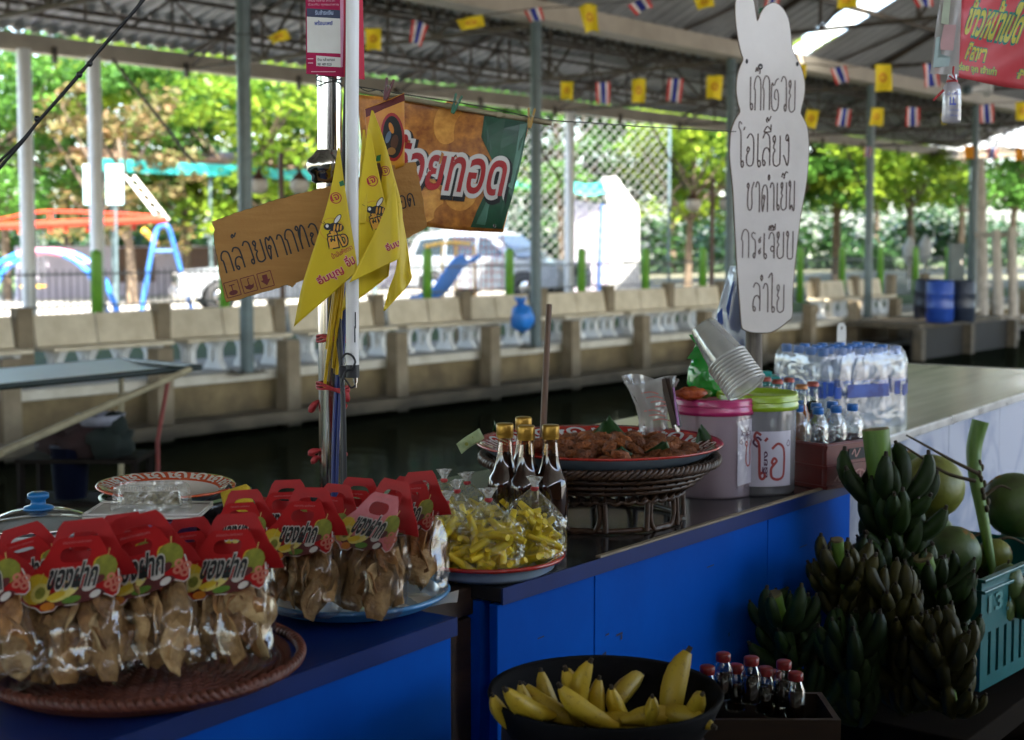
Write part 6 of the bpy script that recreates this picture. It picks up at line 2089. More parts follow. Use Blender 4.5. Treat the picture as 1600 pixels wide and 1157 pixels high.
def fry_bag(seed):
    g = random.Random(seed)
    t = thing('yellow_snack_bag', 'bag', 'snack bag')
    W, H = .052, .128
    ph = [g.uniform(0, 6) for _ in range(5)]

    def bag(u, v):
        a = 2 * math.pi * u
        if v < .12: k = .72 + .28 * (v / .12) ** .5
        elif v < .55: k = 1
        else: k = max(.08, 1 - ((v - .55) / .40) ** 1.25 * .92) if v < .95 else .08
        pl = 1 + (.05 + .25 * max(0, v - .5)) * math.sin(a * 7 + ph[0] + v * 5) + .05 * math.sin(a * 13 + ph[1])
        sq = 1 / max(abs(math.cos(a)), abs(math.sin(a))) ** .45
        return (W * k * pl * sq * math.cos(a), W * .62 * k * pl * sq * math.sin(a), .001 + H * v * (1 + .02 * math.sin(3 * a + ph[2])))
    b = MB(); b.grid(bag, 42, 22); b.build('film', M_film2, t)
    b = MB()
    b.lathe([(.004, H * .95), (.005, H), (.009, H + .008), (.012, H + .014)], 15, wob=lambda a, z: .45 * math.sin(a * 4 + ph[3]) * (z - H * .9) / .03, sy=.6)
    b.build('ruffle', film('milky_ruffle_film', (.95, .95, .93), .2, .7, .2, .6, 80, .45, (.75, .74, .70)) if 'RUF' not in globals() else globals()['RUF'], t)
    b = MB(); b.lathe([(.0045, H * .93), (.0068, H * .95), (.0068, H * .97), (.0045, H * .985)], 12); b.build('red_band', M_string, t)
    for k in range(40):
        o = link('snack_stick', FRY[g.randrange(6)], t)
        z = .012 + .064 * (k / 40)
        o.location = (g.uniform(-.034, .034), g.uniform(-.024, .012), z)
        o.rotation_euler = (R(g.uniform(-50, 50)), R(g.choice([g.uniform(50, 125), g.uniform(-40, 40), g.uniform(40, 80)])), R(g.uniform(-70, 70)))
    return t


RUF = film('milky_ruffle_film', (.95, .95, .93), .2, .7, .2, .6, 80, .45, (.75, .74, .70))
FB = [fry_bag(s) for s in (11, 12, 13)]
for i, (px, py, rz, sc, lb) in enumerate([(700, 905, 10, 1.0, 'yellow snack bag at the front left of the white tray, touching the chip bags'), (768, 912, -8, 1.06, 'yellow snack bag at the very front of the white tray'), (832, 896, -25, 1.08, 'yellow snack bag at the right end of the white tray, by the sauce bottles'),
                                          (690, 876, 30, 1.0, 'yellow snack bag at the back left of the white tray'), (738, 872, 5, 1.04, 'yellow snack bag at the back middle of the white tray'), (800, 868, -12, 1.04, 'yellow snack bag at the back right of the white tray'), (716, 890, 50, .98, 'yellow snack bag wedged in the left middle of the white tray'), (672, 872, 20, .98, 'yellow snack bag farthest left at the back of the white tray'), (842, 872, -30, .9, 'yellow snack bag at the far right rim of the white tray')]):
    q = onz(px, py - 14, T + .010)
    o = FB[i] if i < 3 else dup(FB[i % 3])
    o.location = q
    o.rotation_euler = (R(rnd.uniform(-5, 5)), R(rnd.uniform(-5, 5)), FACE + R(rz))
    o.scale = (sc, sc, sc * rnd.uniform(.96, 1.06))
    tag(o, lb, 'snack bag', 'yellow snack bags on the white tray')

# ================================================================== SAUCE BOTTLES
M_sauce = mat('dark_sauce_glass', (.014, .005, .003), .06, scale=5, c2=(.03, .010, .004), spec=.8)
M_gold = mat('gold_screw_cap', (.42, .24, .03), .35, metal=.6, scale=30, c2=(.3, .16, .02))
M_neckg = film('amber_neck_glass', (.82, .68, .45), .12, .7, .05, 0)


def sauce():
    t = thing('sauce_bottle', 'b', 'bottle')
    b = MB(); b.lathe([(0, 0), (.025, 0), (.028, .004), (.028, .125), (.026, .140), (.019, .152), (.0145, .172), (.0135, .184)], 28); b.build('bottle_body', M_sauce, t)
    b = MB(); b.lathe([(.0138, .183), (.0120, .205), (.0115, .216), (.0125, .218)], 20); b.build('neck', M_neckg, t)
    b = MB(); b.lathe([(.0135, .213), (.0140, .215), (.0135, .217), (.0142, .219), (.0142, .236), (.0130, .239), (0, .239)], 24)
    cp = b.build('cap', M_gold, t)
    b = MB()
    for z in (.2175, .221):
        b.tube([(.0144 * math.cos(a), .0144 * math.sin(a), z) for a in [2 * math.pi * k / 20 for k in range(21)]], .0006, 4, False)
    b.build('cap_ridge', M_gold, cp)
    return t


s0 = sauce()
for i, (px, py, lb) in enumerate([(789, 862, 'gold capped sauce bottle at the left of the four'), (822, 868, 'gold capped sauce bottle at the front of the four'), (818, 845, 'gold capped sauce bottle at the back, mostly hidden behind the front one'), (860, 866, 'gold capped sauce bottle at the right of the four')]):
    q = onz(px, py, T)
    o = s0 if i == 0 else dup(s0)
    o.location = q; o.rotation_euler = (0, 0, rnd.uniform(0, 6)); o.scale = (1.13, 1.13, 1)
    tag(o, lb, 'bottle', 'sauce bottles')
# white/red price scrap clipped near the basket: folded banknote
F = Px(735, 690, 2.72)
t = thing('banknote', 'pale green banknote tucked under the left rim of the red tray', 'banknote', F.loc, FACE)
b = MB(); b.grid(lambda u, v: (lambda x, y: F.p(x, y, .01 * math.sin(u * 5)))(713 + 36 * u + 8 * v, 694 - 26 * u + 16 * v), 8, 5); b.build('note', mat('pale_green_banknote', (.36, .42, .22), .6, scale=90, c2=(.25, .32, .15)), t, solid=.0004)
b = MB(); b.disc(F.q(729, 694), 3 * F.s, 10, -.001); b.disc(F.q(740, 683), 2.4 * F.s, 10, -.001); b.build('note_emblem', M_foli, t)

# ================================================================== RED TRAY ON RATTAN STAND
cx, cy = 936, 700
q = onz(cx, 694, T + .155)
BX, BY = q.x, q.y
t = thing('rattan_stand', 'dark brown rattan basket stand under the large red tray', 'basket stand', (BX, BY, T), FACE)
rb_ = .243
b = MB()
for j in range(3):
    b.tube([((rb_ + .004 * math.cos(a * 40 + j * 2.09)) * math.cos(a), (rb_ + .004 * math.cos(a * 40 + j * 2.09)) * math.sin(a), .128 + .006 * math.sin(a * 40 + j * 2.09)) for a in [2 * math.pi * k / 400 for k in range(401)]], .0055, 5, False)
b.build('twisted_rim', M_wick, t)
for z, r in ((.112, .228), (.098, .212), (.086, .198)):
    b = MB(); b.tube([(r * math.cos(a), r * math.sin(a), z) for a in [2 * math.pi * k / 60 for k in range(61)]], .006, 6, False); b.build('hoop', M_wick, t)
for z, r in ((.068, .17), (.062, .172)):
    b = MB()
    b.tube([((r + .003 * math.cos(a * 40)) * math.cos(a), (r + .003 * math.cos(a * 40)) * math.sin(a), z + .003 * math.sin(a * 40)) for a in [2 * math.pi * k / 300 for k in range(301)]], .005, 5, False); b.build('lower_ring', M_wick, t)
for k in range(44):
    a = 2 * math.pi * k / 44
    b = MB(); b.beam((.236 * math.cos(a), .236 * math.sin(a), .124), (.172 * math.cos(a), .172 * math.sin(a), .068), .0045, .013); b.build('slat', M_wick, t)
for k in range(6):
    a = 2 * math.pi * (k + .25) / 6
    ca, sa = math.cos(a), math.sin(a)
    Pt = lambda w_, z: (.168 * ca - w_ * sa, .168 * sa + w_ * ca, z)
    b = MB(); b.tube(spline([Pt(-.034, .06), Pt(-.036, .03), Pt(-.026, .006), Pt(0, .005), Pt(.026, .006), Pt(.036, .03), Pt(.034, .06)], 5), .0052, 7); b.build('leg_loop', M_wick, t)
    for s_ in (-1, 1):
        b = MB(); b.tube([Pt(s_ * .045, .06), Pt(s_ * .048, .004)], .006, 7); b.build('leg', M_wick, t)
b = MB(); b.tube([(.168 * math.cos(a), .168 * math.sin(a), .006) for a in [2 * math.pi * k / 48 for k in range(49)]], .0055, 6, False); b.build('foot_ring', M_wick, t)
t = thing('red_tray', 'large red patterned enamel tray piled with fried snacks on the rattan stand', 'tray', (BX, BY, T + .126), FACE)
rr = .256
b = MB(); b.lathe([(0, .006), (.185, .006), (.20, .012)], 72); b.build('inside', M_ered, t)
b = MB(); b.lathe([(.20, .012), (.222, .022), (.245, .0335), (rr - .002, .037), (rr, .0345), (rr - .003, .0315)], 72); b.build('patterned_rim', M_ered, t)
b = MB(); b.lathe([(rr - .003, .0315), (.225, .014), (.20, 0), (0, 0)], 72); b.build('outside', M_elblue, t)
swirls(t, .204, .246, .014, .0345, 18, M_ewhite, 1.25)
M_fr1 = mat('fried_brown_crust', (.34, .10, .018), .55, scale=60, c2=(.12, .03, .006), bump=.9, bscale=160, rand=.4)
g = random.Random(9)
FR = []
for s_ in range(6):
    b = MB(); b.ell((0, 0, 0), (.028, .017, .012), 14, 9, None, .2, s_); o = b.build('fried_snack', M_fr1); FR.append(o.data); bpy.data.objects.remove(o)
FRG = 'fried snacks heaped on the red tray'
k = 0
for ring, (r, n_, z) in enumerate([(.160, 21, .018), (.122, 17, .019), (.082, 12, .019), (.04, 7, .020), (.10, 11, .034), (.05, 7, .036)]):
    for i in range(n_):
        a = 2 * math.pi * (i + .5 * ring) / n_ + g.uniform(-.12, .12)
        o = link('fried_snack', FR[k % 6]); k += 1
        lx, ly = (r + g.uniform(-.012, .012)) * math.cos(a) + .03, (r + g.uniform(-.012, .012)) * math.sin(a)
        if lx < -.12 and ly < 0: lx += .05
        c_, s_ = math.cos(FACE), math.sin(FACE)
        o.location = (BX + lx * c_ - ly * s_, BY + lx * s_ + ly * c_, T + .126 + z + g.uniform(-.003, .006))
        o.rotation_euler = (g.uniform(-.5, .5), g.uniform(-.5, .5), g.uniform(0, 6))
        sc = g.uniform(.75, 1.1); o.scale = (sc * g.uniform(.85, 1.2), sc, sc * g.uniform(.8, 1.2))
        tag(o, 'brown fried snack piece heaped on the red patterned tray', 'snack', FRG)
M_blf = mat('banana_leaf', (.014, .055, .010), .4, stretch=(8, 90, 8), c2=(.018, .06, .012), trans=.15)
for i, (px, py, dz, w_, h, ax, lb) in enumerate([(950, 676, .075, .07, .05, -48, 'dark green banana leaf piece standing at the back of the red tray'), (1030, 708, .055, .055, .03, 20, 'bright green leaf corner among the snacks at the front right of the red tray'),
                                          (776, 676, .06, .022, .035, -50, 'small green leaf tip behind the sauce bottles on the red tray'), (1100, 695, .05, .05, .05, -20, 'dark leaf piece at the right rim of the red tray'), (970, 712, .052, .05, .02, 25, 'thin green leaf strip at the front of the red tray')]):
    q = onz(px, py, T + .126 + dz - .03)
    t = thing('leaf_piece', lb, 'leaf', tuple(q), FACE + rnd.uniform(-.3, .3), 'leaf pieces on the red tray')
    t.rotation_euler = (R(ax), rnd.uniform(-.3, .3), t.rotation_euler[2])
    b = MB(); b.grid(lambda u, v: ((u - .5) * w_ * (1.1 - .95 * v), .006 * math.sin(u * 6), (v - .3) * h + .01 * u), 8, 6); b.build('blade', M_blf, t, solid=.0008)
# bag with tongs
F = Px(1020, 640, 3.16)
M_bagp = film('printed_bag_film', (.93, .93, .93), .08, .4, .16, .5, 18, .45, (.58, .55, .52))
t = thing('crumpled_bag', 'crumpled clear bag with faint red print standing behind the red tray', 'plastic bag', F.loc, FACE)
b = MB(); b.grid(lambda u, v: (lambda hw, x0: F.p(x0 + hw * math.cos(6.283 * u) * (1 + .12 * math.sin(9 * u * 6.283 + v * 7)), 692 - 100 * v + 7 * math.sin(u * 12.6) * v, .035 * math.sin(6.283 * u) * (1 + .2 * math.sin(u * 31))))(26 + 16 * v ** 2 - 8 * math.sin(v * 3.1), 1022 - 6 * v), 44, 16); b.build('bag_film', M_bagp, t)
b = MB()
for j in range(7):
    x0 = 1000 + (j * 7) % 24; y0 = 612 + j * 7
    b.ribbon([F.q(x0, y0), F.q(x0 + 14, y0 - 2), F.q(x0 + 26, y0 + 1)], 2 * F.s, -.036)
b.build('red_print', mat('faint_red_ink', (.42, .14, .12), .6), t)
t = thing('tongs', 'dark serving tongs leaning in the crumpled bag', 'tongs', F.loc, FACE)
for dx in (0, 7):
    b = MB(); b.beam(F.p(1034 + dx, 590, -.03), F.p(1052 + dx * .6, 664, -.05), .008, .014); b.build('arm', M_dwood, t)
b = MB(); b.tube([F.p(1052, 660, -.05), F.p(1056, 672, -.055)], .006, 8); b.build('tip', M_chrome, t)

# ================================================================== DRINKS
M_plid = mat('pink_lid_plastic', (.52, .03, .16), .3, scale=8, c2=(.44, .02, .12), coat=.2)
M_glid = mat('lime_lid_plastic', (.30, .44, .015), .3, scale=8, c2=(.24, .36, .01), coat=.2)
M_tubp = film('pink_translucent_tub', (.95, .85, .88), .08, .5, .2, .05, 20, .74, (.66, .52, .58))
M_tubg = film('clear_translucent_tub', (.95, .95, .95), .08, .5, .2, .05, 20, .62, (.42, .41, .44))
M_tea = mat('dark_tub_base', (.02, .012, .012), .2)
M_lab = mat('lilac_white_paper', (.58, .55, .62), .5, scale=20, c2=(.52, .49, .56))
M_tred = mat('brick_marker', (.36, .05, .045), .6)
M_tpur = mat('purple_marker', (.10, .025, .07), .6)


def tub(name, label, px, py, r, h, bodym, lidm, z=T):
    q = onz(px, py, z)
    c_ = Vector((q.x, q.y, z)) + Vector((math.cos(R(40)), math.sin(R(40)), 0)) * r
    t = thing(name, label, 'tub', tuple(c_), FACE)
    b = MB(); b.lathe([(0, .0), (r * .95, 0), (r * .97, .006), (r, h - .03)], 48); b.build('tub_body', bodym, t)
    b = MB(); b.lathe([(0, .004), (r * .93, .004), (r * .935, .03), (0, .03)], 40); b.build('dark_base', M_tea, t)  # near-black disc low inside the tub
    b = MB(); b.lathe([(r * 1.0, h - .036), (r * 1.045, h - .036), (r * 1.05, h - .026), (r * 1.035, h - .024), (r * 1.035, h - .006), (r * 1.02, h), (r * .96, h), (r * .94, h - .008), (0, h - .008)], 48); b.build('lid', lidm, t)
    b = MB(); b.tube([(r * 1.045 * math.cos(a), r * 1.045 * math.sin(a), h - .016) for a in [2 * math.pi * k / 48 for k in range(49)]], .0016, 5, False); b.build('lid_rib', lidm, t)
    return t, c_


t1, cP = tub('drink_tub', 'translucent tub with a pink lid and a paper label, right of the red tray', 1122, 781, .093, .222, M_tubp, M_plid)
t2, cG = tub('drink_tub', 'translucent tub with a lime green lid and a lettered white label', 1192, 776, .090, .228, M_tubg, M_glid)


def wrap(r, a0, z0):
    return lambda X, Zz: (r * math.sin(a0 + X / r), -r * math.cos(a0 + X / r), z0 + Zz)


w_ = wrap(.0945, .48, .028)
b = MB(); b.grid(lambda u, v: w_(.075 * u, .145 * v + .004 * math.sin(u * 3)), 12, 6); b.build('paper_label', M_lab, t1)
b = MB(); wf = wrap(.0968, .42, .02); b.grid(lambda u, v: wf(.088 * u, .165 * v + .006 * math.sin(u * 8)), 14, 8); b.build('label_sleeve', film('label_sleeve_film', (.97, .97, .97), .03, .35, .12, .3, 30), t1)
wt = wrap(.0950, .48, .028)
b = MB(); write(b, 'ชา', .022, .072, .045, .055, .0042, 0, None, 3, wt); b.build('handwriting', M_tred, t1)
b = MB()
for k in range(7):
    a = k * .9
    pl = spline([(.030, .115), (.030 + .014 * math.cos(a) - .004 * math.sin(a), .115 + .014 * math.sin(a)), (.030 + .014 * math.cos(a + .5), .115 + .014 * math.sin(a + .5)), (.030, .115)], 3)
    n0 = len(b.v); b.ribbon(pl, .0014, 0, None, 0); b.v[n0:] = [wt(v[0], v[2]) for v in b.v[n0:]]
for p_ in ([(.010, .125), (.014, .120), (.010, .114)], [(.012, .105), (.006, .098), (.013, .094), (.012, .102)]):
    n0 = len(b.v); b.ribbon(p_, .0014); b.v[n0:] = [wt(v[0], v[2]) for v in b.v[n0:]]
b.build('flower_doodle', M_tpur, t1)
w2 = wrap(.0915, -.38, .022)
b = MB(); b.grid(lambda u, v: w2(.108 * u, .125 * v), 16, 6); b.build('paper_label', M_lab, t2)
wt2 = wrap(.0920, -.38, .022)
b = MB(); write(b, 'โอ', .012, .090, .018, .078, .006, 0, None, 9, wt2); b.build('handwriting', M_tred, t2)
b = MB(); ang = 1.5708
b.text('เลี้ยง', 0, .058, 0, .012, 0, bold=.03, fn=lambda X, Zz: wt2(.044 - Zz, .022 + X)); b.build('handwriting', M_tpur, t2)
b = MB()
n0 = len(b.v); b.ribbon([(.030, .105), (.020, .112), (.012, .100), (.022, .090)], .005); b.v[n0:] = [wt2(v[0], v[2]) for v in b.v[n0:]]
b.build('label_flourish', M_tpur, t2); b = MB()
n0 = len(b.v); b.ribbon([(.094, .095), (.100, .104), (.104, .094), (.098, .09), (.094, .095)], .0016); b.v[n0:] = [wt2(v[0], v[2]) for v in b.v[n0:]]
b.build('label_flourish', M_tpur, t2)

# stack of clear cups -------------------------------------------------------------
M_cup = film('clear_cup_plastic', (.98, .98, .97), .07, .70, .12, .05, 30, .32, (.92, .91, .86))
A0, B0 = at(1100, 512, 3.12), at(1164, 602, 3.06)
ax = (B0 - A0).normalized()
Mq = ax.to_track_quat('Z', 'Y').to_matrix().to_4x4()
CL = .098
b = MB(); b.lathe([(0, 0), (.029, 0), (.031, .003), (.0435, CL - .006)], 32)
for z in (.02, .06):
    rr_ = .031 + .0125 * z / CL
    b.tube([((rr_ + .0005) * math.cos(a), (rr_ + .0005) * math.sin(a), z) for a in [2 * math.pi * k / 24 for k in range(25)]], .0007, 4, False)
cm = b.build('plastic_cup', M_cup)
b = MB(); b.lathe([(.0435, CL - .006), (.0465, CL - .006), (.048, CL - .004), (.0475, CL - .001), (.044, CL)], 36)
b.build('cup_rim', film('milky_cup_rim', (.98, .98, .97), .12, .75, .12, 0, 30, .55, (.88, .87, .82)), cm)
for k in range(10):
    o = cm if k == 0 else dup(cm)
    o.matrix_basis = Matrix.Translation(A0 + ax * (.0082 * k - .004)) @ Mq
    tag(o, 'outermost clear plastic cup, its base at the top left of the leaning stack' if k == 0 else 'clear plastic cup, %s rim of the leaning stack counted from the base end' % ('', 'second', 'third', 'fourth', 'fifth', 'sixth', 'seventh', 'eighth', 'ninth', 'lowest')[k], 'cup', 'nested clear cups')
# green bag and orange fruit behind
M_gbag = film('green_bag_film', (.15, .7, .2), .1, .5, .2, .6, 20, .75, (.02, .42, .05))
F = Px(1102, 590, 3.32)
t = thing('green_bag', 'bright green plastic bag behind the leaning cups', 'plastic bag', F.loc, FACE)
b = MB(); b.ell((0, 0, .0), (.042, .035, .062), 22, 16, None, .07, 8); b.build('bag_body', M_gbag, t)
b = MB(); b.lathe([(.030, .045), (.016, .066), (.010, .078), (.020, .092), (.026, .100)], 16, (-.012, 0, 0), wob=lambda a, z: .25 * math.sin(4 * a) + .1 * math.sin(7 * a)); b.build('bag_neck', M_gbag, t)
F = Px(1080, 612, 3.16)
t = thing('orange_packet', 'orange and red packet lying on the pink lid', 'packet', F.loc, FACE)
b = MB(); b.ell((0, 0, -.004), (.034, .02, .014), 14, 8, None, .18, 5); b.build('wrapper', mat('orange_red_wrapper', (.58, .13, .02), .3, scale=60, c2=(.35, .05, .02), bump=.5, bscale=80), t)
b = MB(); b.ell((.03, .01, -.006), (.018, .015, .010), 12, 7, None, .15, 6); b.build('green_corner', M_fgrn, t)
t = thing('purple_straw', 'thin mauve straw standing left of the pink tub', 'straw', tuple(at(1056, 640, 3.1)), 0)
b = MB(); b.tube([at(1052, 606, 3.12), at(1060, 665, 3.1)], .0028, 8); b.build('straw_tube', mat('mauve_plastic', (.36, .14, .36), .4), t, True)

# ice bag hanging at the sign post
F = Px(1140, 520, 3.72)
M_ice = film('printed_ice_bag', (.9, .93, .97), .06, .35, .15, .4, 10, .5, (.58, .62, .70))
t = thing('hanging_bag', 'tall clear bag with blue print hanging behind the rabbit sign', 'plastic bag', F.loc, FACE)
b = MB(); b.grid(lambda u, v: (lambda hw, x0: F.p(x0 + hw * math.cos(6.283 * u) * (1 + .08 * math.sin(7 * 6.283 * u + v * 4)), 612 - 196 * v, .05 * math.sin(6.283 * u)))((32 - 4 * v) * (1 - .75 * max(0, v - .55) ** 1.2 * 2), 1140 + 12 * v), 40, 20); b.build('bag_film', M_ice, t)
M_iblue = mat('blue_bag_print', (.02, .055, .26), .5, scale=30, c2=(.04, .10, .36), thr=(.4, .6))
b = MB()
for (pts) in ([(1140, 440), (1156, 430), (1160, 500), (1150, 520), (1136, 512), (1130, 480)], [(1122, 525), (1134, 515), (1136, 560), (1124, 580), (1114, 560)], [(1142, 535), (1158, 528), (1160, 590), (1146, 600)], [(1116, 490), (1124, 480), (1126, 505), (1118, 510)]):
    b.add([F.p(x, y, -.045) for x, y in pts], [tuple(range(len(pts)))])
b.build('blue_print', M_iblue, t)
b = MB(); b.tube([F.p(1152, 425, 0), F.p(1160, 414, .02), F.p(1168, 408, .04)], .006, 7); b.build('knot', M_red, t, label='red tie at the top')
# cream box with teal lid
q = at(1199, 585, 3.95)
t = thing('cooler_jug', 'small cream cool box with a teal lid right of the sign post', 'cool box', (q.x, q.y, T), FACE)
S = 3.95 / FPX
MB().box((0, 0, .055 + .035), (30 * S, .07, .17)).build('jug_body', mat('cream_plastic', (.52, .46, .28), .4), t, False, .006)
zt_ = .175
MB().box((0, 0, zt_ + .014), (33 * S, .075, .028)).build('jug_lid', mat('teal_plastic', (.015, .26, .24), .4), t, False, .004)
MB().box((-.004, 0, zt_ + .034), (16 * S, .03, .012)).build('lid_handle', M_teal, t, False, .003)
MB().box((0, -.037, .12), (20 * S, .004, .05)).build('front_panel', mat('cream_label', (.56, .50, .32), .4), t, False, .002)

# soft drink bottles --------------------------------------------------------------
M_cola = mat('cola_in_glass', (.012, .006, .005), .06, spec=.8)
M_orang = mat('orange_soda_glass', (.36, .11, .02), .07, spec=.8, scale=12, c2=(.22, .06, .012))
M_crown = mat('rust_red_crown_cap', (.30, .06, .04), .4, metal=.4)
M_gn = film('clear_bottle_glass', (.88, .92, .9), .14, .75, .04, 0)


def soda(mm, cap):
    t = thing('soft_drink_bottle', 'b', 'bottle')
    b = MB(); b.lathe([(0, 0), (.026, 0), (.028, .006), (.027, .05), (.0245, .075), (.027, .105), (.0265, .118), (.019, .150), (.0145, .170)], 24); b.build('bottle_body', mm, t)
    b = MB(); b.lathe([(.0147, .169), (.0128, .185), (.0122, .204), (.0135, .206), (.0135, .212)], 18); b.build('neck', M_gn, t)
    b = MB(); b.lathe([(.0152, .208), (.0148, .214), (.012, .219), (0, .219)], 21, wob=lambda a, z: .06 * math.sin(a * 10) * (z < .21)); b.build('crown_cap', cap, t)
    return t


sc_, so_ = soda(M_cola, M_crown), soda(M_orang, mat('gold_crown_cap', (.40, .17, .06), .4, metal=.4))
for o, px, py, lb in ((so_, 1250, 742, 'orange soda bottle right of the lime lidded tub'), (sc_, 1268, 735, 'dark cola bottle right of the orange soda bottle')):
    o.location = onz(px, py, T + .012); tag(o, lb, 'bottle', 'soft drink bottles')
for i, (px, py) in enumerate([(1195, 716), (1213, 722), (1231, 718)]):
    o = dup(sc_); o.location = onz(px, py, T + .004); o.scale = (.98,) * 3
    tag(o, ['glass bottle with a rust cap left of two others behind the lime lid', 'glass bottle with a rust cap in the middle behind the lime lid', 'glass bottle with a rust cap behind the right end of the lime lid'][i], 'bottle', 'soft drink bottles')

# red crate with small water bottles -------------------------------------------------
M_crate = mat('maroon_crate_plastic', (.17, .022, .016), .45, scale=6, c2=(.12, .014, .012))
M_cbot = film('clear_water_bottle', (.93, .96, .98), .16, .8, .05, .25, 40, .05, (.7, .75, .8))
M_bcap = mat('blue_bottle_cap', (.015, .14, .48), .35, scale=30)
M_blab = mat('blue_bottle_label', (.015, .07, .38), .4, scale=40, c2=(.02, .14, .5))
qa = onz(1290, 766, T)
rc = FACE + R(38)
t = thing('drink_crate', 'maroon plastic drink crate at the right end of the blue counter', 'crate', (qa.x, qa.y, T + .001), rc)
cw, cdp, chh = .22, .26, .105
for s in (0, 1):
    MB().box((cw / 2 - .0, .006 + s * (cdp - .012), chh / 2), (cw, .012, chh)).build('crate_wall', M_crate, t, False, .003)
for s in (0, 1):
    MB().box((.006 + s * (cw - .012), cdp / 2, chh / 2), (.0115, cdp - .025, chh - .001)).build('crate_wall', M_crate, t, False, .003)
MB().box((cw / 2, cdp / 2, .006), (cw - .026, cdp - .026, .01)).build('crate_floor', M_crate, t)
b = MB()
for z in (.004, .05, .098):
    b.box((cw / 2, -.002, z), (cw + .004, .006, .008)); b.box((-.002, cdp / 2, z), (.006, cdp, .008))
b.build('crate_rib', M_crate, t)
b = MB(); b.box((cw * .5, -.0005, .075), (.06, .004, .026)); b.build('handle_slot', M_blk, t)
b = MB()
for k in range(3):
    n0 = len(b.v); b.ring((.05 + .04 * k, .025), .006, .009, 14, -.0012, None, 1.3)
b.ribbon([(.03, .016), (.06, .04), (.08, .02), (.12, .036), (.16, .018)], .004, -.0012)
b.ribbon([(.09, .074), (.10, .085), (.105, .068), (.12, .086)], .0035, -.0029)
b.build('crate_mark', mat('pale_red_print', (.45, .2, .17), .5), t)


def wbottle(h, r, lab0, lab1, tint):
    t = thing('water_bottle', 'b', 'bottle')
    b = MB(); b.lathe([(0, .004), (r * .6, .004), (r * .85, 0), (r, .006), (r * .97, h * .15), (r, h * .22), (r * .97, h * .3), (r, h * .38), (r, h * .62), (r * .99, h * .70), (r * .90, h * .77), (r * .68, h * .835), (r * .46, h * .88), (r * .42, h * .91)], 22); b.build('bottle_body', tint, t)
    b = MB(); b.lathe([(r * .46, h * .905), (r * .5, h * .91), (r * .5, h * .985), (r * .46, h), (0, h)], 20); b.build('cap', M_bcap, t)
    b = MB(); b.lathe([(r * 1.012, h * lab0), (r * 1.012, h * lab1)], 22); b.build('label', M_blab, t)
    b = MB(); wv2 = wrap(r * 1.02, 0, 0); b.grid(lambda u, v: wv2((u - .5) * r * .9, h * (lab0 + .03 + (lab1 - lab0 - .06) * v)), 4, 2); b.build('label_patch', mat('pale_blue_label', (.2, .38, .62), .4) if 'PB' not in globals() else PB, t)
    return t


PB = mat('pale_blue_label', (.18, .34, .58), .4)
wb0 = wbottle(.172, .0265, .20, .38, M_cbot)
for i, (lx, ly) in enumerate([(.035, .055), (.095, .05), (.155, .05), (.04, .12), (.10, .115), (.16, .115), (.05, .18), (.11, .18)]):
    o = wb0 if i == 0 else dup(wb0)
    o.location = (qa.x + lx * math.cos(rc) - ly * math.sin(rc), qa.y + lx * math.sin(rc) + ly * math.cos(rc), T + .013)
    o.rotation_euler = (0, 0, FACE + rnd.uniform(-.6, .6))
    tag(o, ['small water bottle at the near corner of the maroon crate', 'small water bottle second along the front wall of the maroon crate', 'small water bottle at the right end of the maroon crate front'][i] if i < 3 else 'small water bottle in the %s of the maroon crate' % ('left of the middle row', 'centre of the middle row', 'right of the middle row', 'left of the rear row', 'right of the rear row')[i - 3], 'bottle', 'small water bottles in the crate')
# shrink-wrapped pack ---------------------------------------------------------------
qb = onz(1328, 672, T)
rp_ = FACE + R(22)
M_pbot = film('pack_water_bottle', (.95, .97, 1.0), .08, .55, .12, .10, 35, .30, (.72, .80, .90))
pk0 = wbottle(.248, .0325, .42, .60, M_pbot)
pcx, pcy = qb.x + .14 * math.cos(R(40)), qb.y + .14 * math.sin(R(40))
nx_, ny_ = 5, 4
for j in range(ny_):
    for i in range(nx_):
        lx, ly = (i - (nx_ - 1) / 2) * .0665, (j - (ny_ - 1) / 2) * .0665
        o = pk0 if i + j == 0 else dup(pk0)
        o.location = (pcx + lx * math.cos(rp_) - ly * math.sin(rp_), pcy + lx * math.sin(rp_) + ly * math.cos(rp_), T + .002)
        o.rotation_euler = (0, 0, FACE + rnd.uniform(-.8, .8))
        tag(o, 'water bottle in the %s row of the shrink-wrapped pack, %s from the left' % (('front', 'second', 'third', 'rear')[j], ('first', 'second', 'third', 'fourth', 'fifth')[i]), 'bottle', 'bottles in the shrink-wrapped pack')
M_shr = film('shrink_wrap_film', (.98, .99, 1), .06, .45, .12, .4, 11, .16, (.80, .86, .93))
t = thing('shrink_wrap', 'clear shrink wrap with a blue print band round the pack of water bottles', 'plastic wrap', (pcx, pcy, T), rp_)


def shr(u, v):
    a = 6.283 * u
    c_, s_ = math.cos(a), math.sin(a)
    e = .28
    k = 1 - .10 * max(0, (v - .78) / .22) ** 2
    hw, hd = .1735 * k, .140 * k
    return (hw * abs(c_) ** e * (1 if c_ > 0 else -1) * (1 + .012 * math.sin(u * 62.8)), hd * abs(s_) ** e * (1 if s_ > 0 else -1) * (1 + .012 * math.sin(u * 62.8)), .001 + .25 * v + .002 * math.sin(u * 40) * v)


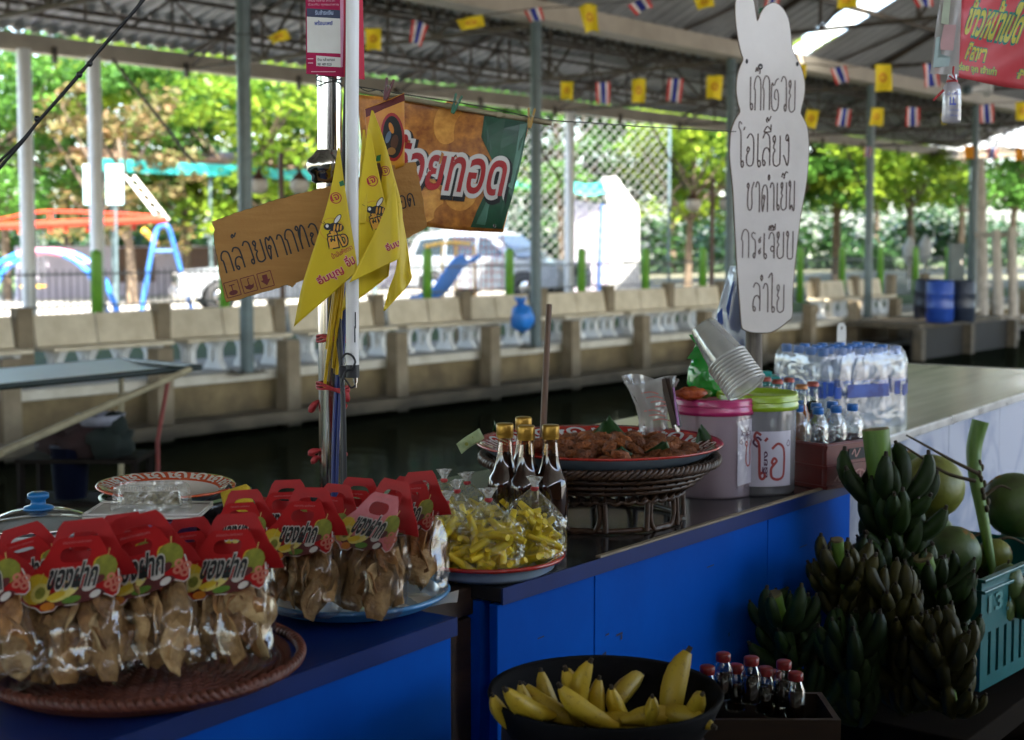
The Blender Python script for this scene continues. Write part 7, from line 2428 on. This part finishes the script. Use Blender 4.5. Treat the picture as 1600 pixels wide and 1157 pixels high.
b = MB(); b.grid(shr, 90, 18); b.build('film', M_shr, t)
M_sblue = mat('blue_wrap_print', (.008, .025, .20), .4, scale=18, c2=(.015, .07, .36), thr=(.42, .58))
b = MB()
g = random.Random(2)
for s in range(14):
    u0 = .505 + s * .034
    n0 = 6
    for k in range(1 if s % 3 else 1):
        u1 = u0 + g.uniform(.018, .03)
        v0, v1 = .40 + g.uniform(-.02, .02), .56 + g.uniform(-.03, .06)
        b.grid(lambda u, v: tuple(Vector(shr(u0 + (u1 - u0) * u, v0 + (v1 - v0) * v)) * 1.0 + Vector((0, -.0015, 0))), 4, 2)
b.build('blue_print', M_sblue, t)
# white ladle handle sticking up behind the pack
q = at(1315, 540, 4.95)
t = thing('ladle', 'white plastic ladle handle sticking up behind the water pack', 'ladle', tuple(q), FACE)
S = 4.95 / FPX
b = MB(); b.poly([(-5 * S, -80 * S), (5 * S, -80 * S), (7 * S, 20 * S), (6.5 * S, 30 * S), (3 * S, 35 * S), (-3 * S, 35 * S), (-6.5 * S, 30 * S), (-7 * S, 20 * S)], .008, 0, ([(1.6 * S * math.cos(k), (27 + 3 * math.sin(k)) * S) for k in [6.283 * j / 10 for j in range(10)]],)); b.build('handle', M_white, t, False, .002)
b = MB(); b.ell((0, .004, -95 * S), (.03, .03, .022), 14, 8); b.build('scoop', M_white, t)

# ================================================================== BASIN OF BANANAS AND BOTTLES IN FRONT
M_ban = mat('ripe_banana_skin', (.48, .33, .02), .5, scale=55, c2=(.10, .055, .010), thr=(.30, .42), rand=.2)
M_bang = mat('green_banana_skin', (.020, .044, .006), .55, scale=16, c2=(.007, .016, .003), spec=.25, rand=.3)
M_bany = mat('turning_banana_skin', (.060, .050, .007), .55, scale=16, c2=(.014, .016, .003), spec=.25, rand=.3)
M_tip = mat('dark_banana_tip', (.03, .02, .01), .8)
M_stem = mat('green_banana_stalk', (.15, .27, .035), .5, stretch=(30, 30, 6), c2=(.07, .15, .02))
M_cutf = mat('cut_stalk_face', (.20, .17, .07), .8, scale=40, c2=(.07, .05, .02))


def banana_mesh(L, r, curve, seed):
    g = random.Random(seed)
    b = MB()
    P, rr = [], []
    for i in range(9):
        f = i / 8
        a = curve * (f - .1)
        P.append((L * (math.sin(a) / curve), L * (1 - math.cos(a)) / curve * .9, 0) if False else (L * .9 * (1 - math.cos(a)) / curve, 0, L * math.sin(a) / curve))
        rr.append(r * (.34, .60, .88, 1, 1.03, 1.02, .94, .74, .40)[i])
    b.tube(P, rr, 5)
    b.m = 1
    b.tube([P[-1], tuple(Vector(P[-1]) + (Vector(P[-1]) - Vector(P[-2])).normalized() * r * .5)], [r * .26, r * .2], 6)
    return b


def bmesh_of(b, mats, nm='banana'):
    o = b.build(nm, mats); me = o.data; bpy.data.objects.remove(o); return me


BR = [bmesh_of(banana_mesh(.12, .0185, .8, s), [M_ban, M_tip]) for s in range(2)]
BG = [bmesh_of(banana_mesh(.105 + .012 * s, .0175, 1.0 + .25 * s, s), [M_bang, M_tip]) for s in range(3)]
BYl = [bmesh_of(banana_mesh(.098 + .012 * s, .0172, 1.0 + .25 * s, s), [M_bany, M_tip]) for s in range(2)]
q = at(945, 1106, 2.05)
t = thing('banana_basin', 'shallow black basin of ripe bananas in front of the blue counter', 'basin', (q.x, q.y, q.z - .06), FACE)
b = MB(); b.lathe([(0, .0), (.12, 0), (.155, .05), (.17, .083), (.168, .088), (.160, .084), (.148, .05), (.115, .006), (0, .006)], 48); b.build('basin_body', mat('black_plastic', (.008, .008, .009), .7, spec=.08), t)
MB().box((0, 0, -(q.z - .06) / 2 - .0), (.3, .3, q.z - .06 - .004)).build('pedestal', M_dwood, t)
bz = Vector((q.x, q.y, q.z))
for i, (px, py, a1, a2, lb) in enumerate([(800, 1072, -70, 20, 'ripe banana lying at the left rim of the black basin'), (842, 1068, -55, 10, 'ripe banana with a dark tip second from the left in the black basin'), (874, 1062, -40, 12, 'greenish banana third from the left in the black basin'),
                                          (901, 1062, -8, 0, 'upright banana left of the middle of the black basin'), (938, 1074, -30, 10, 'ripe banana near the middle of the black basin'), (982, 1076, -60, 12, 'ripe banana with a dark patch right of the middle'), (1010, 1076, -60, 40, 'short banana behind the upright one at right'),
                                          (1034, 1078, 20, -20, 'tiny banana tip left of the tallest banana'), (1050, 1070, -6, 0, 'tallest spotted banana standing up in the black basin'), (1080, 1076, 20, -25, 'ripe banana at the right rim of the black basin')]):
    p_ = at(px, py + 62, 2.00 + .02 * (i % 3))
    o = link('banana', BR[i % 2])
    o.location = p_; s_ = (.62, .62, .68, .8, .68, .72, .6, .42, 1.0, .72)[i]
    o.scale = (s_,) * 3
    o.rotation_euler = (R(rnd.uniform(-30, 5)), R(a1 * .8), FACE + R(a2 * 3))
    tag(o, lb, 'banana', 'bananas in the black basin')
for i, (px, py, a1, a3, lb) in enumerate([(818, 1112, -75, 30, 'ripe banana lying low at the left inside the black basin'), (862, 1122, -80, -10, 'ripe banana lying low left of the middle in the black basin'), (915, 1126, -70, 25, 'ripe banana lying low in the middle of the black basin'),
                                          (968, 1124, 75, -20, 'ripe banana lying low right of the middle in the black basin'), (1020, 1118, 80, 15, 'ripe banana lying low at the right in the black basin'), (1062, 1112, 70, -30, 'ripe banana lying low by the right rim of the black basin'), (890, 1100, -60, 50, 'ripe banana crossing behind the upright one in the black basin'), (1000, 1098, 55, 40, 'ripe banana crossing behind the tallest one in the black basin')]):
    o = link('banana', BR[i % 2])
    o.location = at(px - 40 * (1 if a1 < 0 else -1) * -1, py + 6, 1.98 + .03 * (i % 2) + .06 * (i > 5))
    o.scale = (.85,) * 3
    o.rotation_euler = (R(rnd.uniform(-20, 10)), R(a1), FACE + R(a3))
    tag(o, lb, 'banana', 'bananas in the black basin')
q = at(1190, 1085, 2.45)
t = thing('bottle_crate', 'low dark crate of small bottles at the bottom right of the blue counter', 'crate', (q.x, q.y, q.z - .10), FACE)
for s in (-1, 1):
    MB().box((0, s * .07, .04), (.24, .01, .08)).build('crate_wall', M_dwood, t); MB().box((s * .115, 0, .04), (.01, .13, .079)).build('crate_wall', M_dwood, t)
MB().box((0, 0, .004), (.22, .13, .008)).build('crate_floor', M_dwood, t)
MB().box((0, 0, -(q.z - .10) / 2), (.24, .15, q.z - .10 - .004)).build('pedestal', M_dwood, t)
tb = thing('small_bottle', 'b', 'bottle')
b = MB(); b.lathe([(0, 0), (.016, 0), (.0175, .004), (.0175, .05), (.012, .062), (.010, .07)], 20); b.build('bottle_body', M_gn, tb)
b = MB(); b.lathe([(0, .003), (.0155, .003), (.0155, .045), (0, .046)], 16); b.build('contents', M_sauce, tb)
b = MB(); b.lathe([(.0125, .066), (.013, .068), (.013, .078), (.011, .08), (0, .08)], 18); b.build('cap', mat('red_jar_cap', (.30, .02, .02), .35), tb)
for i, (px, py) in enumerate([(1105, 1048), (1130, 1028), (1150, 1046), (1174, 1034), (1196, 1050), (1210, 1056), (1243, 1058), (1225, 1040)]):
    o = tb if i == 0 else dup(tb)
    p_ = at(px, py - 6, 2.42 + .02 * (i % 3))
    o.location = (p_.x, p_.y, q.z - .090 if False else p_.z - .078)
    tag(o, 'small red capped bottle in the dark low crate, %s' % ('leftmost', 'tall one second from the left', 'third from the left', 'behind the middle', 'in the front middle', 'right of the front middle', 'rightmost', 'behind the rightmost')[i], 'bottle', 'small red capped bottles')

# ================================================================== FRUIT HEAP
M_step = mat('dark_display_boards', (.018, .013, .009), .9, scale=4, spec=.05)
q = onz(1420, 1090, .30)
t = thing('fruit_stand', 'dark stepped board stand under the bananas and coconuts', 'stand', (3.35, 1.2, 0), R(2))
MB().box((.35, .25, .21), (1.5, .5, .06)).build('upper_shelf', M_step, t, False, .004)
MB().box((.2, -.2, .05), (1.7, .5, .06)).build('lower_shelf', M_step, t, False, .004)
for x in (-.35, .35, 1.05):
    MB().box((x, .25, .09), (.06, .45, .18)).build('support', M_step, t)


def bunch(label, pts, r, hands, meshes, seed, d, L=1.0, start=0.25):
    """a stalk through picture points at distance d with hands of bananas round it, tips upward"""
    g = random.Random(seed)
    P = [at(x, y, d + dd) for x, y, dd in pts]
    t = thing('banana_bunch', label, 'banana bunch', tuple(P[-1]), FACE, 'green banana bunches')
    SP = spline(P, 6)
    b = MB(); b.tube(SP, [r * (1 - .25 * i / (len(SP) - 1)) for i in range(len(SP))], 12, False); b.build('stalk', M_stem, t, True)
    b = MB(); v = (SP[0] - SP[1]).normalized(); b.tube([SP[0], SP[0] + v * .004], [r * 1.0, r * .9], 12); b.build('cut_end', M_cutf, t, True)
    inv = wm(t).inverted()
    for h in range(hands):
        f = start + (1 - start) * h / max(1, hands - 1)
        c_ = SP[min(len(SP) - 1, int(f * (len(SP) - 1)))]
        off = g.uniform(0, 6)
        n_ = 10
        for k in range(n_):
            a = off + 2 * math.pi * k / n_ + g.uniform(-.12, .12)
            o = link('banana', meshes[g.randrange(len(meshes))], t)
            dirv = Vector((math.cos(a), math.sin(a), 0))
            loc = c_ + dirv * (r * .9) + Vector((0, 0, g.uniform(-.012, .012)))
            M = Matrix.Translation(loc) @ Matrix.Rotation(a, 4, 'Z') @ Matrix.Rotation(R(g.uniform(28, 82)), 4, 'Y') @ Matrix.Rotation(math.pi, 4, 'Z') @ Matrix.Rotation(g.uniform(-.3, .3), 4, 'X') @ Matrix.Scale(L * g.uniform(.78, 1.18), 4)
            o.matrix_basis = inv @ M
    return t


bunch('green banana bunch with the thickest pale stalk rising left of the coconuts', [(1368, 672, 0), (1376, 740, 0), (1388, 800, .02), (1400, 870, .05), (1412, 960, .1)], .031, 6, BG, 1, 3.22, 1.05, .42)
bunch('green banana bunch at the lower left of the fruit heap beside the blue panel', [(1208, 930, 0), (1222, 985, .02), (1240, 1040, .04), (1262, 1110, .06)], .019, 5, BG, 2, 2.95, .9, .35)
bunch('banana bunch with a thin dark stalk against the right end of the blue panel', [(1308, 845, 0), (1312, 900, .02), (1318, 960, .02), (1330, 1050, .05)], .014, 5, BYl, 3, 3.02, .95, .4)
bunch('banana bunch with a tapering olive stalk in the middle of the heap', [(1442, 872, 0), (1458, 920, .02), (1474, 970, .04), (1482, 1020, .06)], .022, 5, BG, 4, 3.10, .95, .35)
bunch('yellowing banana bunch at the bottom of the fruit heap', [(1395, 935, 0), (1400, 985, .02), (1408, 1040, .03), (1420, 1110, .05)], .016, 6, BYl, 5, 2.98, .95, .1)
bunch('small banana bunch low in front of the teal crate', [(1470, 1010, 0), (1478, 1050, 0), (1490, 1110, .02)], .015, 4, BYl, 6, 2.92, .9, .1)
bunch('dark banana bunch filling the gap behind the olive stalk', [(1350, 905, 0), (1362, 960, .02), (1376, 1030, .04)], .016, 5, BG, 7, 3.18, .95, .15)
bunch('low dark banana bunch at the foot of the heap by the small bottles', [(1322, 1010, 0), (1330, 1060, .02), (1340, 1120, .04)], .016, 4, BG, 9, 2.95, .95, .1)
q = at(1512, 900, 3.84)
t = thing('fruit_box', 'dark wooden box behind the teal crate carrying the coconuts', 'box', (q.x, q.y, 0), FACE)
MB().box((0, 0, .455), (.62, .46, .03)).build('box_top', M_step, t, False, .004)
for s in (-1, 1):
    MB().box((0, s * .21, .22), (.58, .02, .44)).build('box_side', M_step, t)
    MB().box((s * .29, 0, .22), (.02, .40, .44)).build('box_side', M_step, t)
# coconuts
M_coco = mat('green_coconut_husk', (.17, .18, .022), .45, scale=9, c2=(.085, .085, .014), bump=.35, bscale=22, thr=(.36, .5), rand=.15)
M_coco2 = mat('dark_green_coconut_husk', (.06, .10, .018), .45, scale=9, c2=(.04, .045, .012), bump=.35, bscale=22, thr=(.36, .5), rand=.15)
M_calyx = mat('brown_calyx', (.12, .055, .015), .8, scale=30, c2=(.30, .17, .04))
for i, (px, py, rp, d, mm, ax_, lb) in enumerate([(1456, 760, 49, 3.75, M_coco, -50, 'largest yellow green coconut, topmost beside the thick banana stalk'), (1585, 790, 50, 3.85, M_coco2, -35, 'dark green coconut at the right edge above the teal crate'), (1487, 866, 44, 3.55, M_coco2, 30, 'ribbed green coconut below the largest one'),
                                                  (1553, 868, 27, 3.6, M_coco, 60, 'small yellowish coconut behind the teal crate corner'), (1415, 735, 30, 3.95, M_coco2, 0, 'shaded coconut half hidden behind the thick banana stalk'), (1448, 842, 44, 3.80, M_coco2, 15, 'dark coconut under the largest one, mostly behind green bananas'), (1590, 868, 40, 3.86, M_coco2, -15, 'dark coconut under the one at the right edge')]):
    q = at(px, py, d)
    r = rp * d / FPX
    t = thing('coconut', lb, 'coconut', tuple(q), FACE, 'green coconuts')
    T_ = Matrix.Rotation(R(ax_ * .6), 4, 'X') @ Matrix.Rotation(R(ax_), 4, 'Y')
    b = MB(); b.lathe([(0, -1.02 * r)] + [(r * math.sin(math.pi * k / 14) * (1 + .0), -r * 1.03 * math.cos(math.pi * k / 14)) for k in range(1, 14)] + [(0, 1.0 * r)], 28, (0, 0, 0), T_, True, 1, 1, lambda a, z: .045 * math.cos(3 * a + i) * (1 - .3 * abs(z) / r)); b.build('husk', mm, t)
    for k in range(5):
        a = k * 1.2566
        b = MB(); b.grid(lambda u, v: tuple(Vector(((.10 + .30 * v) * r * math.cos(a + (u - .5) * 1.1 * (1 - .5 * v)), (.10 + .30 * v) * r * math.sin(a + (u - .5) * 1.1 * (1 - .5 * v)), r * (1.03 - .11 * v * v)))), 4, 3, True, T_); b.build('calyx_flap', M_calyx, t)
# coconut flower stalk and dry strands
P = [at(x, y, d) for x, y, d in ((1532, 658, 3.62), (1522, 700, 3.62), (1524, 745, 3.6), (1534, 800, 3.58), (1545, 860, 3.56), (1552, 900, 3.55))]
t = thing('coconut_stalk', 'green coconut stalk with dry side shoots standing between the coconuts', 'stalk', tuple(P[-1]), 0)
SP = spline(P, 6)
b = MB(); b.tube(SP, [.022 - .00042 * i for i in range(len(SP))], 12); b.build('main_stem', M_stem, t, True)
M_dry = mat('dry_brown_shoot', (.07, .05, .02), .7, scale=30)
for k, pl in enumerate([((1528, 740), (1492, 722), (1456, 702), (1416, 680)), ((1524, 752), (1480, 740), (1440, 715), (1404, 692)), ((1532, 780), (1560, 760), (1580, 765)), ((1540, 830), (1500, 845), (1450, 838)), ((1545, 850), (1575, 840), (1600, 850)), ((1420, 745), (1404, 730), (1386, 722)), ((1535, 800), (1548, 870), (1560, 900))]):
    b = MB(); Q = spline([at(x, y, 3.55 + .02 * k) for x, y in pl], 5); b.tube(Q, [.0055 * (1 - .6 * i / len(Q)) for i in range(len(Q))], 6); b.build('side_shoot', M_dry, t, True)
b = MB()
for k in range(9):
    p_ = SP[10 + k]; b.ell(p_ + Vector((.012 * math.sin(k * 2), -.014, .01)), (.006, .006, .01), 7, 5)
b.build('buds', M_dry, t, True, stuff=True)
# teal crate
M_tc = mat('teal_crate_plastic', (.012, .15, .155), .35, scale=6, c2=(.008, .11, .115), coat=.2)
qc = at(1536, 905, 3.22)
rz = FACE + R(48)
t = thing('teal_crate', 'teal slotted plastic crate at the lower right edge', 'crate', (qc.x, qc.y, qc.z - .26), rz)
CW, CD, CH_ = .50, .34, .26


def slotted(L, face):
    b = MB()
    hol = []
    n_ = int(L / .045)
    for k in range(n_ - 1):
        x = .03 + (L - .06) * k / (n_ - 1)
        hol.append([(x + .004, .03), (x + .020, .03), (x + .020, .13), (x + .004, .13)])
    b.poly([(0, 0), (L, 0), (L, CH_), (0, CH_)], .006, 0, hol, face)
    return b


slotted(CW, Matrix.Identity(4)).build('crate_side', M_tc, t)
slotted(CD, Matrix.Rotation(R(90), 4, 'Z')).build('crate_side', M_tc, t)
slotted(CW, Matrix.Translation((0, CD, 0))).build('crate_side', M_tc, t)
slotted(CD, Matrix.Translation((CW, 0, 0)) @ Matrix.Rotation(R(90), 4, 'Z')).build('crate_side', M_tc, t)
MB().box((CW / 2, CD / 2, .005), (CW - .01, CD - .01, .008)).build('crate_floor', M_tc, t)
b = MB()
for z in (CH_ - .004, CH_ - .03):
    b.box((CW / 2, -.004, z), (CW + .02, .012, .008)); b.box((-.004, CD / 2, z), (.012, CD + .004, .0075))
b.build('crate_rim', M_tc, t, False, .002)
b = MB(); b.text('13 JE', .03, .21, .165, .05, -.0035, bold=.02); b.build('embossed_lettering', mat('pale_teal_plastic', (.12, .34, .33), .4), t)
for i, (px, py) in enumerate([(1575, 880), (1600, 905), (1562, 915)]):
    q = at(px, py, 3.36)
    t = thing('mango', ['olive fruit at the back of the teal crate', 'olive fruit at the right of the teal crate', 'olive fruit at the near corner inside the teal crate'][i], 'fruit', tuple(q - Vector((0, 0, .05))), rnd.uniform(0, 6), 'fruit in the teal crate')
    b = MB(); b.lathe([(0, -.045), (.02, -.042), (.036, -.02), (.038, .01), (.028, .036), (.010, .048), (0, .049)], 16); b.build('skin', M_coco2, t)
    b = MB(); b.tube([(0, 0, .047), (.002, 0, .058)], .003, 6); b.build('fruit_stem', M_dry, t)
